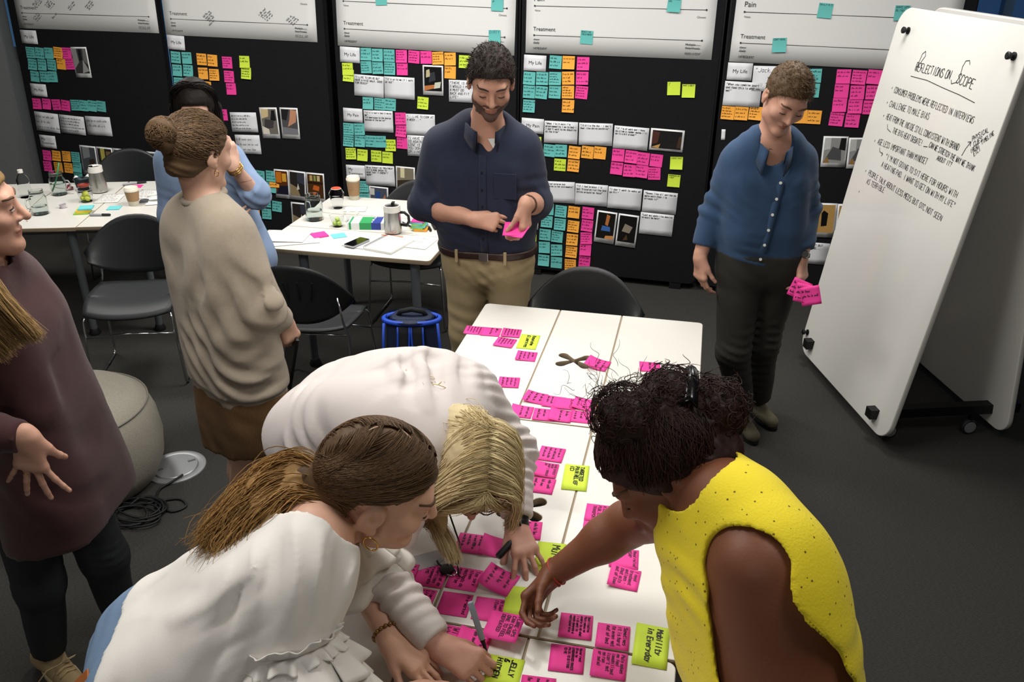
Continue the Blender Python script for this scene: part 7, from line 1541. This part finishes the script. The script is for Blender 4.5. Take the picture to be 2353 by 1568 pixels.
def ruffle_woman():
    t = person('woman in front in a white ruffle-sleeved top, wavy ponytail, hoop earring', -.98, 1.08); L0 = np.array(t.location)
    sk = skin('skin_ruffle_woman', 'c99c84'); hm = hair_mat('brown_to_honey_hair', '5a432c', .45); hm2 = hair_mat('honey_hair_ends', '9a7645', .4)
    hc = np.array((-.600, 1.378, 1.222)); R = basis((.84, .33, -.42), (.35, .0, .95)); hs = 1.2
    st = [((-.985, 1.05, .92), .08, .12), ((-.895, 1.09, .985), .07, .105), ((-.82, 1.15, 1.05), .065, .10), ((-.745, 1.25, 1.11), .085, .095), ((-.71, 1.28, 1.145), .115, .068), ((-.70, 1.295, 1.175), .035, .055)]
    l0, l1 = nrm((-.45, .9, 0)), nrm((-.3, .92, -.12)); sR, eR, wR = (-.698, 1.105, 1.14), (-.645, 1.02, .92), (-.475, 1.225, .80); sL, eL, wL = (-.765, 1.45, 1.10), (-.745, 1.52, .865), (-.590, 1.355, .795)
    HL = Hand(wL, (.9, -.35, -.2), (0, 0, -1), False, [.3, .3, .35, .4], .1, (.5, .2, .2), .96); HR = Hand(wR, (.9, .2, -.2), (0, 0, -1), True, [.3, .3, .35, .4], .1, (.5, .2, .2), .96)
    ops = head_ops(hc, R, hs, True, 1.05)+[(rc(hc+R@np.array((0, -.03, -.06)), (-.705, 1.29, 1.165), .047, .055), .02, '+')]+[(f, k or .03, m) for f, k, m in torso(st, l0, l1)]
    for a, b, c in ((sR, eR, wR), (sL, eL, wL)): ops += limb((a, .052), (b, .041), (seg_lerp(b, c, .3), .041), (c, .027))
    legs = [((-.97, .98, .86), (-.95, .97, .46), (-1.0, .97, .09)), ((-1.05, 1.15, .86), (-1.04, 1.16, .46), (-1.08, 1.16, .09))]
    for a, b, c in legs: ops += limb((a, .092), (b, .06), (c, .04))
    ops += HL.ops+HR.ops; hb = hbox(hc, R, hs)
    body(t, ops, (-1.25, .8, .02), (-.35, 1.75, 1.35), .0095, [(hb[0], hb[1], .0040, head_mi(hc, R, hs)), (HL.lo, HL.hi, .0042, nail_mi(HL)), (HR.lo, HR.hi, .0042, nail_mi(HR))], [sk, lip_m, mat('brown_brow', '5a4230', .8), nail_m])
    eyes(t, hc, R, hs)
    wm = mat('white_cotton', 'dad6d0', .85, var=.02, vscale=20, bump=.15, bscale=900, sheen=.1)
    S2 = [(c, w, r+.022) for c, w, r in st]; S2[4] = (S2[4][0], .115, .085)
    sh = torso(S2, l0, l1)+[(pl((-.955, 1.085, .955), (-.75, -.15, -.65)), 0, '&'), (rc(sR, seg_lerp(sR, eR, .5), .078, .085), .05, '+'), (rc(sL, seg_lerp(sL, eL, .45), .078, .085), .05, '+')]
    sh += [(rc((-.70, 1.295, 1.18), (-.635, 1.335, 1.25), .096, .13), .006, '-'), (el((-.645, 1.315, 1.14), (.09, .10, .055)), .006, '-')]
    fd = folds(((-.75, 1.1, 1.05), .32, (.75, .1, -.65), .10, .016), ((-.86, 1.05, 1.0), .25, (.7, -.2, -.7), .07, .015), ((-.68, 1.08, 1.12), .18, (.9, .2, -.3), .06, .011), noise=.004)
    sdf_obj('white_top', sh, (-1.25, .85, .8), (-.45, 1.7, 1.32), .006, [wm], t, fd, rel=1)
    # neckline binding
    nk_ = []
    for k in range(30):
        a = 2*math.pi*k/30; c0 = Wd_((-.676, 1.318, 1.175)); ax = nrm((.42, .3, .86)); u = nrm(np.cross(ax, (0, 0, 1))); v = np.cross(ax, u); p = c0+u*math.cos(a)*.10+v*math.sin(a)*.095
        nk_.append(p)
    # sleeve flounces
    def flounce(c, ax, r0, r1, ln, n, amp, name, seed):
        ax = nrm(ax); u = nrm(np.cross(ax, (.2, .9, .1))); v = np.cross(ax, u); rg = np.random.RandomState(seed); ph = rg.rand(4)*6.28; c = np.array(c)-L0
        def f(a, b):
            th = a*2*math.pi; wv = math.sin(n*th+ph[0]+1.2*math.sin(2*th+ph[2]))+.5*math.sin(n*1.7*th+ph[1]); wv2 = math.sin(n*.5*th+ph[3])
            r = r0+(r1-r0)*b**.8+amp*b*wv; return tuple(c+ax*(ln*b+amp*.7*b*wv2)+(u*math.cos(th)+v*math.sin(th))*r)
        return MB().grid(f, 150, 7).build(name, wm, t, True, thick=.0022)
    for (s_, e_, sd) in ((sR, eR, 1), (sL, eL, 9)):
        s_, e_ = np.array(s_), np.array(e_); ax = nrm(e_-s_)
        flounce(seg_lerp(s_, e_, .36), -ax+np.array((0, 0, .0)), .086, .102, .016, 17, .006, 'ruffle_trim', sd); flounce(seg_lerp(s_, e_, .37), ax, .086, .106, .022, 17, .007, 'ruffle_trim', sd+1)
        flounce(seg_lerp(s_, e_, .40), ax, .084, .138, .062, 8, .010, 'upper_flounce', sd+2); flounce(seg_lerp(s_, e_, .50), ax, .088, .158, .088, 7, .012, 'lower_flounce', sd+3)
    # jeans
    jn = mat('light_blue_denim', '6d86a3', .85, var=.15, vscale=12, bump=.35, bscale=900); tr = torso(st[:2], l0, l0, .012, 4)+[(pl((-.93, 1.10, .985), (.72, .15, .68)), 0, '&')]
    for a, b, c in legs: tr += limb((a, .108), (b, .076), (c, .055), k=.03, flat=True)
    sdf_obj('jeans', tr, (-1.3, .75, .05), (-.8, 1.4, 1.1), .010, [jn], t, folds(((-1.05, 1.0, .9), .2, (.6, 0, .7), .06, .006)))
    q = march(tr, (-1.10, .80, 1.12), (.22, .55, -.5)); n_ = nrm((-.5, -.6, .6)); u_ = nrm(np.cross((.7, .2, .7), n_)); MB().box(q-L0, (.045, .06, .004), R=Matrix((u_, np.cross(n_, u_), n_)).transposed()).build('leather_patch', mat('tan_leather_patch', 'a4602f', .6), t, bevel=.001)
    for a, b, c in legs: shoe(t, c, (c[0]+.17, c[1]+.02, 0), mat('white_sneaker', 'd9d9d6', .6), wht)
    # hair: centre part, combed to a low loose tail over her back
    rg = np.random.RandomState(31); A = lambda *q: hc+R@np.array(q)*hs; Wd = np.array
    line = lambda q: np.interp(q[:, 1], [-.13, -.06, -.036, .02, .05, .08, .11], [-.09, -.05, .03, .037, .053, .068, .072])-q[:, 2]
    T0 = A(.01, -.065, -.03); T1 = Wd((-.775, 1.35, 1.235)); T2 = Wd((-.84, 1.305, 1.228)); T3 = Wd((-.885, 1.24, 1.195)); T4 = Wd((-.915, 1.20, 1.165))
    ops2 = [(xf(el((0, -.014, .03), (.086, .108, .099)), hc, R, hs), 0, '+'), (xf(el((0, -.06, -.04), (.065, .06, .055)), hc, R, hs), .03, '+'), (rc(T0, T1, .045, .04), .03, '+')]
    tl = [(rc(seg_lerp(T0, T1, .4), T1, .04, .04), 0, '+'), (rc(T1, T2, .038, .036), .02, '+'), (rc(T2, T3, .034, .02), .02, '+'), (rc(T1+Wd((.02, -.045, -.005)), T2+Wd((.03, -.05, -.01)), .03, .026), .02, '+'), (rc(T2+Wd((.03, -.05, -.01)), T3+Wd((.04, -.035, -.01)), .026, .014), .02, '+')]
    l2, h2 = bbox([T0, T1, T2, T3], .09); sdf_obj('tail_core', tl, l2, h2, .006, [hm2], t, lambda P, D: D+.003*np.sin((P@np.array((.35, -.55, .75)))*380+6*wob(P, 16.))+.002*wob(P, 60.))
    lo, hi = bbox([hc, T1, T3], .14); disp = lambda P, D: np.where(((P-hc)@R)[:, 1] > -.10, np.maximum(D+.002*np.sin(((P-hc)@R)[:, 2]*300+8*wob(P, 18.)), line((P-hc)@R/hs)*hs)+.004*np.exp(-((((P-hc)@R)[:, 0]-.012*np.sin(((P-hc)@R)[:, 1]*60))/.0035)**2)*(((P-hc)@R)[:, 2] > .05), D+.002*wob(P, 160.))
    sdf_obj('hair', ops2, lo, hi, .0055, [hm], t, disp)
    pt = MB(); pp = [A(.012*math.sin(y*60), y, 0)+R[:, 2]*hs*(.03+.0995*math.sqrt(max(0, 1-((y+.014)/.108)**2))) for y in np.linspace(.07, -.075, 20)]
    pt.tube([p-L0-R[:, 2]*.0015 for p in pp], .0026, 6).build('parting', mat('scalp_skin', 'c9a892', .6), t, True)
    sc = scalp(hc, R, hs, (.0865, .1085, .0995), (0, -.014, .03)); rts, ens = [], []
    for k in range(1500):
        sd = 1 if rg.rand() < .5 else -1; y = rg.uniform(-.085, .088); rts.append((sd*.006+.01*math.sin(y*60), y+.014, .09-.25*y*y*4)); ens.append((sd*.03+.02, -.97, -.25+rg.randn()*.12))
    P1 = []
    tt = np.linspace(0, 1, 13)[:, None]
    for a, b in zip(rts, ens):
        a, b = nrm(a), nrm(b); sd = np.sign(a[0]) if abs(a[0]) > .02 else (1 if rg.rand() < .6 else -1); mid = nrm((sd*(.75+.25*rg.rand()), (a[1]-.35)*.8+rg.randn()*.1, .36+.35*rg.rand())); d = (1-tt)**2*a+2*tt*(1-tt)*mid*1.25+tt**2*b; P1.append(sc(d, .0005+.004*rg.rand()))
    rr_ = rg.randn(1600, 3); rr_ /= np.linalg.norm(rr_, axis=1, keepdims=True); rr_ = rr_[(line(rr_*np.array((.086, .108, .099))+np.array((0, -.014, .03))) < -.004) & (np.abs(rr_[:, 0]) > .03)]
    for a in rr_:
        b = nrm((np.sign(a[0])*.05+.02, -.95, -.42+rg.randn()*.1)); mid = nrm(a*.55+b*.35+np.array((np.sign(a[0])*.35, 0, .12))); d = (1-tt)**2*a+2*tt*(1-tt)*mid*1.2+tt**2*b; P1.append(sc(d, .0003+.003*rg.rand()))
    strands('combed_hair', P1, .0012, hm, t, 3, .5, seed=32)
    gd = [[T0+Wd((0, 0, .02)), T1+Wd((.0, .02, .035)), T2+Wd((.01, .03, .03)), T3+Wd((.02, .03, .0)), T4+Wd((-.01, .04, -.01))], [T0, T1, T2+Wd((0, -.0, .01)), T3, T4], [T0+Wd((0, -.03, 0)), T1+Wd((.0, -.04, .0)), T2+Wd((.02, -.05, -.005)), T3+Wd((.03, -.035, -.01)), T4+Wd((.05, -.03, -.01))], [T0+Wd((.01, -.05, 0)), T1+Wd((.03, -.075, -.01)), T2+Wd((.07, -.085, -.02)), T3+Wd((.09, -.06, -.02)), T4+Wd((.13, -.04, -.01))]]
    strands('loose_tail', guided(gd, 1700, .018, rg, 16, .013, 1.5), .0014, hm2, t, 3, .25, seed=33); strands('tail_undertone', guided(gd, 500, .013, rg, 15, .010, 1.0), .0014, hm, t, 3, .3, seed=34)
    nape = [[A(.07, -.05, -.02), A(.075, -.07, -.09), Wd((-.70, 1.225, 1.20)), Wd((-.69, 1.20, 1.165))], [A(.05, -.09, -.03), A(.06, -.1, -.09), Wd((-.745, 1.22, 1.20)), Wd((-.74, 1.195, 1.17))], [A(.02, -.11, -.04), A(.03, -.12, -.09), Wd((-.78, 1.24, 1.205)), Wd((-.79, 1.20, 1.18))]]
    strands('nape_hair', guided(nape, 600, .009, rg, 11, .006, 1.2), .0013, hm, t, 3, .3, seed=35)
    er = A(.088, .002, -.04)-L0; fw = R[:, 1]; MB().tube([er+(fw*math.sin(k*.3491)*.016+Wd((0, 0, -.016+.016*math.cos(k*.3491)))) for k in range(18)], .0018, 6, True).build('hoop_earring', mat('gold_metal', 'd0a75c', .25, 1.), t, True)
    d = nrm(Wd(wL)-Wd(eL)); c = Wd(wL)-d*.03; gm_ = mat('bronze_beads', '8a6a3c', .35, .6)
    bb = MB()
    for p in ring_pts(c, d, .033, 18): bb.lathe([(0, -.0055), (.004, -.004), (.0056, 0), (.004, .004), (0, .0055)], p-L0, 8)
    bb.build('beaded_bracelet', gm_, t, True)
Wd_ = np.array
ruffle_woman()

def yellow_woman():
    t = person('woman in a sleeveless yellow top reaching across with a pink note', .26, 1.32); L0 = np.array(t.location); Wd = np.array
    sk = skin('skin_yellow_woman', '75462f'); hm = hair_mat('dark_maroon_brown_hair', '2e1a17', .6)
    hc = np.array((-.005, 1.545, 1.252)); R = basis((-.68, -.12, -.70), (-.3, .1, .95)); hs = 1.25
    st = [((.235, 1.31, .90), .095, .13), ((.218, 1.33, .98), .092, .125), ((.20, 1.36, 1.06), .088, .122), ((.168, 1.395, 1.15), .10, .118), ((.14, 1.42, 1.215), .115, .086), ((.115, 1.455, 1.265), .045, .068)]
    l0, l1 = nrm((.35, -.93, 0)), nrm((.5, -.78, .2)); sR, eR, wR = (.03, 1.515, 1.165), (-.085, 1.672, .985), (-.258, 1.624, .836); sL, eL, wL = (.172, 1.285, 1.235), (.258, 1.215, .965), (.18, 1.10, .80)
    HR = Hand(wR, (-.52, -.68, -.52), (.55, -.60, -.1), True, [(.55, .75, .45), (.85, .9, .5), (1.05, 1., .6), (1.15, 1.05, .6)], .05, (.28, .55, .15), .98); HL = Hand(wL, (-.6, .1, -.3), (0, 0, -1), False, [.3, .3, .3, .3], .1, (.5, .2, .2), .98)
    ops = head_ops(hc, R, hs, True)+[(rc(hc+R@np.array((0, -.035, -.06)), (.10, 1.445, 1.235), .056, .068), .025, '+')]+[(f, k or .03, m) for f, k, m in torso(st, l0, l1)]
    ops += limb((sR, .064), (eR, .053), (seg_lerp(eR, wR, .3), .051), (wR, .031))+limb((sL, .072), (seg_lerp(sL, eL, .5), .064), (eL, .053), (wL, .035))
    legs = [((.25, 1.42, .86), (.30, 1.43, .46), (.33, 1.42, .09)), ((.31, 1.22, .86), (.36, 1.22, .46), (.38, 1.2, .09))]
    for a, b, c in legs: ops += limb((a, .10), (b, .065), (c, .045))
    ops += HR.ops+HL.ops; hb = hbox(hc, R, hs)
    body(t, ops, (-.4, .95, .02), (.6, 1.85, 1.4), .0092, [(hb[0], hb[1], .0050, head_mi(hc, R, hs)), (HR.lo, HR.hi, .0033, nail_mi(HR))], [sk, lip_d, hm, mat('fingernail_brown', '9a6a55', .3)])
    eyes(t, hc, R, hs)
    ym = mat('yellow_broderie', 'e6cf1f', .8, bump=.25, bscale=200, sheen=.1); nt = ym.node_tree; N = nt.nodes; L = nt.links; b = N['Principled BSDF']
    tcn = N.new('ShaderNodeTexCoord'); vo = N.new('ShaderNodeTexVoronoi'); vo.inputs['Scale'].default_value = 52; L.new(tcn.outputs['Object'], vo.inputs['Vector']); rp = N.new('ShaderNodeValToRGB'); rp.color_ramp.elements[0].position = .10; rp.color_ramp.elements[0].color = (*rgb('6e5a10'), 1); rp.color_ramp.elements[1].position = .14; rp.color_ramp.elements[1].color = (*rgb('e9d420'), 1)
    L.new(vo.outputs['Distance'], rp.inputs[0]); L.new(rp.outputs[0], b.inputs['Base Color'])
    S2 = [(c, w+.004, r+.014) for c, w, r in st]
    tp = torso(S2, l0, l1, 0, 13)+[(el((.185, 1.455, 1.18), (.10, .10, .10)), .05, '+'), (pl((.25, 1.34, .80), (0, 0, -1)), 0, '&')]
    tp += [(rc((.09, 1.45, 1.275), (.0, 1.51, 1.32), .078, .12), .006, '-'), (rc(Wd(sL)+Wd((.0, -.01, -.0)), Wd(eL)+Wd((.02, -.05, 0)), .088, .13), .012, '-'), (rc(Wd(sR)+Wd((-.03, .04, -.02)), (-.15, 1.72, 1.0), .074, .10), .01, '-'), (el((.235, 1.50, 1.235), (.012, .035, .06), np.array(basis((.5, .8, 0), (0, 0, 1)))), .003, '-')]
    sdf_obj('yellow_top', tp, (-.15, 1.0, .78), (.6, 1.75, 1.4), .0058, [ym], t, folds(((.2, 1.25, 1.02), .25, (.4, .2, 1), .06, .008), ((.1, 1.42, 1.08), .2, (.6, .5, .6), .06, .006), ((.33, 1.35, 1.0), .25, (.5, 0, 1), .08, .007), noise=.003), rel=1)
    pn = mat('black_trousers', '17181a', .85); tr = torso(st[:2], l0, l0, .004, 4)+[(pl((0, 0, .85), (0, 0, 1)), 0, '&')]
    for a, b_, c in legs: tr += limb((np.array(a)-np.array((0, 0, .07)), .108), (b_, .08), (c, .055), k=.03, flat=True)
    sdf_obj('trousers', tr, (.05, 1.0, .05), (.55, 1.6, 1.0), .015, [pn], t)
    for a, b_, c in legs: shoe(t, c, (c[0]-.17, c[1], 0), mat('black_flat_leather', '161616', .4), glide)
    # hair: swept up, curly mass on the crown held by a claw clip
    rg = np.random.RandomState(51); A = lambda *q: hc+R@np.array(q)*hs
    line = lambda q: np.interp(q[:, 1], [-.13, -.04, .0, .03, .06, .085, .11], [-.085, -.06, -.02, .01, .042, .058, .062])-q[:, 2]
    B1, B2, B3 = A(.01, -.085, .085), A(-.03, -.02, .125), A(.02, -.125, .02)
    ops2 = [(xf(el((0, -.014, .03), (.09, .112, .102)), hc, R, hs), 0, '+'), (el(B1, (.07, .07, .06)), .03, '+'), (el(B2, (.06, .062, .045)), .03, '+'), (el(B3, (.062, .06, .06)), .03, '+'), (xf(el((0, -.07, -.03), (.07, .06, .05)), hc, R, hs), .03, '+')]
    lo, hi = bbox([hc, B1, B2, B3], .15); disp = lambda P, D: np.maximum(D+.005*wob(P, 70.)+.0025*wob(P, 190., 3.), np.where(((P-hc)@R)[:, 1] > -.09, line((P-hc)@R/hs)*hs, -1.))
    sdf_obj('hair', ops2, lo, hi, .0058, [hm], t, disp)
    sc = scalp(hc, R, hs, (.091, .113, .104), (0, -.014, .03)); rts, ens = [], []
    for k in range(1300):
        a = rg.uniform(-2.6, 2.6); rts.append((math.sin(a), math.cos(a)*1.0, (.38 if abs(a) < 1 else -.1-.25*(abs(a)-1))+rg.uniform(0, .5))); ens.append((rg.randn()*.2, -.6+rg.randn()*.2, .75))
    strands('swept_hair', comb_paths(sc, rts, ens, 11, rg, (.0, .006), .09, .02), .0012, hm, t, 3, .4, seed=52)
    cu = []
    for k in range(1000):
        c = [B1, B2, B3][rg.randint(3)]; n1 = nrm(rg.randn(3)+R[:, 2]*.4); p = c+n1*.068; r = rg.uniform(.006, .016); u = nrm(np.cross(n1, rg.randn(3))); v = np.cross(n1, u); dr = nrm(rg.randn(3)+n1*.7)*rg.uniform(.0, .045); x = np.linspace(0, rg.uniform(4, 8), 16); cu.append(p+np.outer(np.cos(x), u)*r+np.outer(np.sin(x), v)*r+np.outer(x/9, dr))
    strands('curls', cu, .0013, hm, t, 3, .4, seed=53)
    fz = []
    for k in range(90):
        p = B2+rg.randn(3)*.03+R[:, 2]*.035; d = nrm(rg.randn(3)*.7+Wd((-.3, .8, .6))); x = np.linspace(0, 1, 14); w = nrm(np.cross(d, rg.randn(3))); fz.append(p+np.outer(x*rg.uniform(.03, .07), d)+np.outer(np.sin(x*rg.uniform(5, 12))*.008, w)+np.outer(np.cos(x*7)*.006, np.cross(d, w)))
    strands('flyaway_hair', fz, .0006, hm, t, 3, .5, seed=54)
    cl = MB(); cc = A(-.005, -.125, .085); cd = nrm(R@np.array((.9, -.25, .2))); cn = nrm(R@np.array((.1, -.7, .6))); cs_ = np.cross(cd, cn)
    cl.grid(lambda a, b_: tuple(cc+cd*(a-.5)*.11+cs_*(b_-.5)*.035+cn*(.014*math.sin(b_*math.pi)+.012*math.sin(a*math.pi))-L0), 10, 4); cl.build('claw_clip', mat('black_clip', '0c0d10', .2), t, True, thick=.004)
    er = A(-.086, .004, -.04)-L0; MB().lathe([(0, -.005), (.0045, -.003), (.006, 0), (.0045, .003), (0, .005)], er, 8).lathe([(0, -.004), (.004, 0), (0, .004)], er+Wd((.003, -.003, -.009)), 6).build('stud_earring', mat('crystal', 'e8eaee', .05, .6), t)
    d = nrm(Wd(wR)-Wd(eR)); rd = mat('red_thread', 'b5402c', .6); MB().tube([p-L0 for p in ring_pts(Wd(wR)-d*.012, d+Wd((.12, .1, .1)), .0355, 24)], .0022, 6, True).tube([p-L0 for p in ring_pts(Wd(wR)-d*.004, d+Wd((-.1, .05, .15)), .0352, 24)], .0018, 6, True).build('red_string_bracelet', rd, t, True)
    return HR
yHR = yellow_woman()
held_notes([((-.356, 1.50, .757), (-.10, -1, -.05), (1, -.10, .10), 'pink note reading Can Cause held by the yellow-topped woman', 'FLARE-UPS|CAN CAUSE|ONE TO FEEL|DEFEATED', .088, .15)])
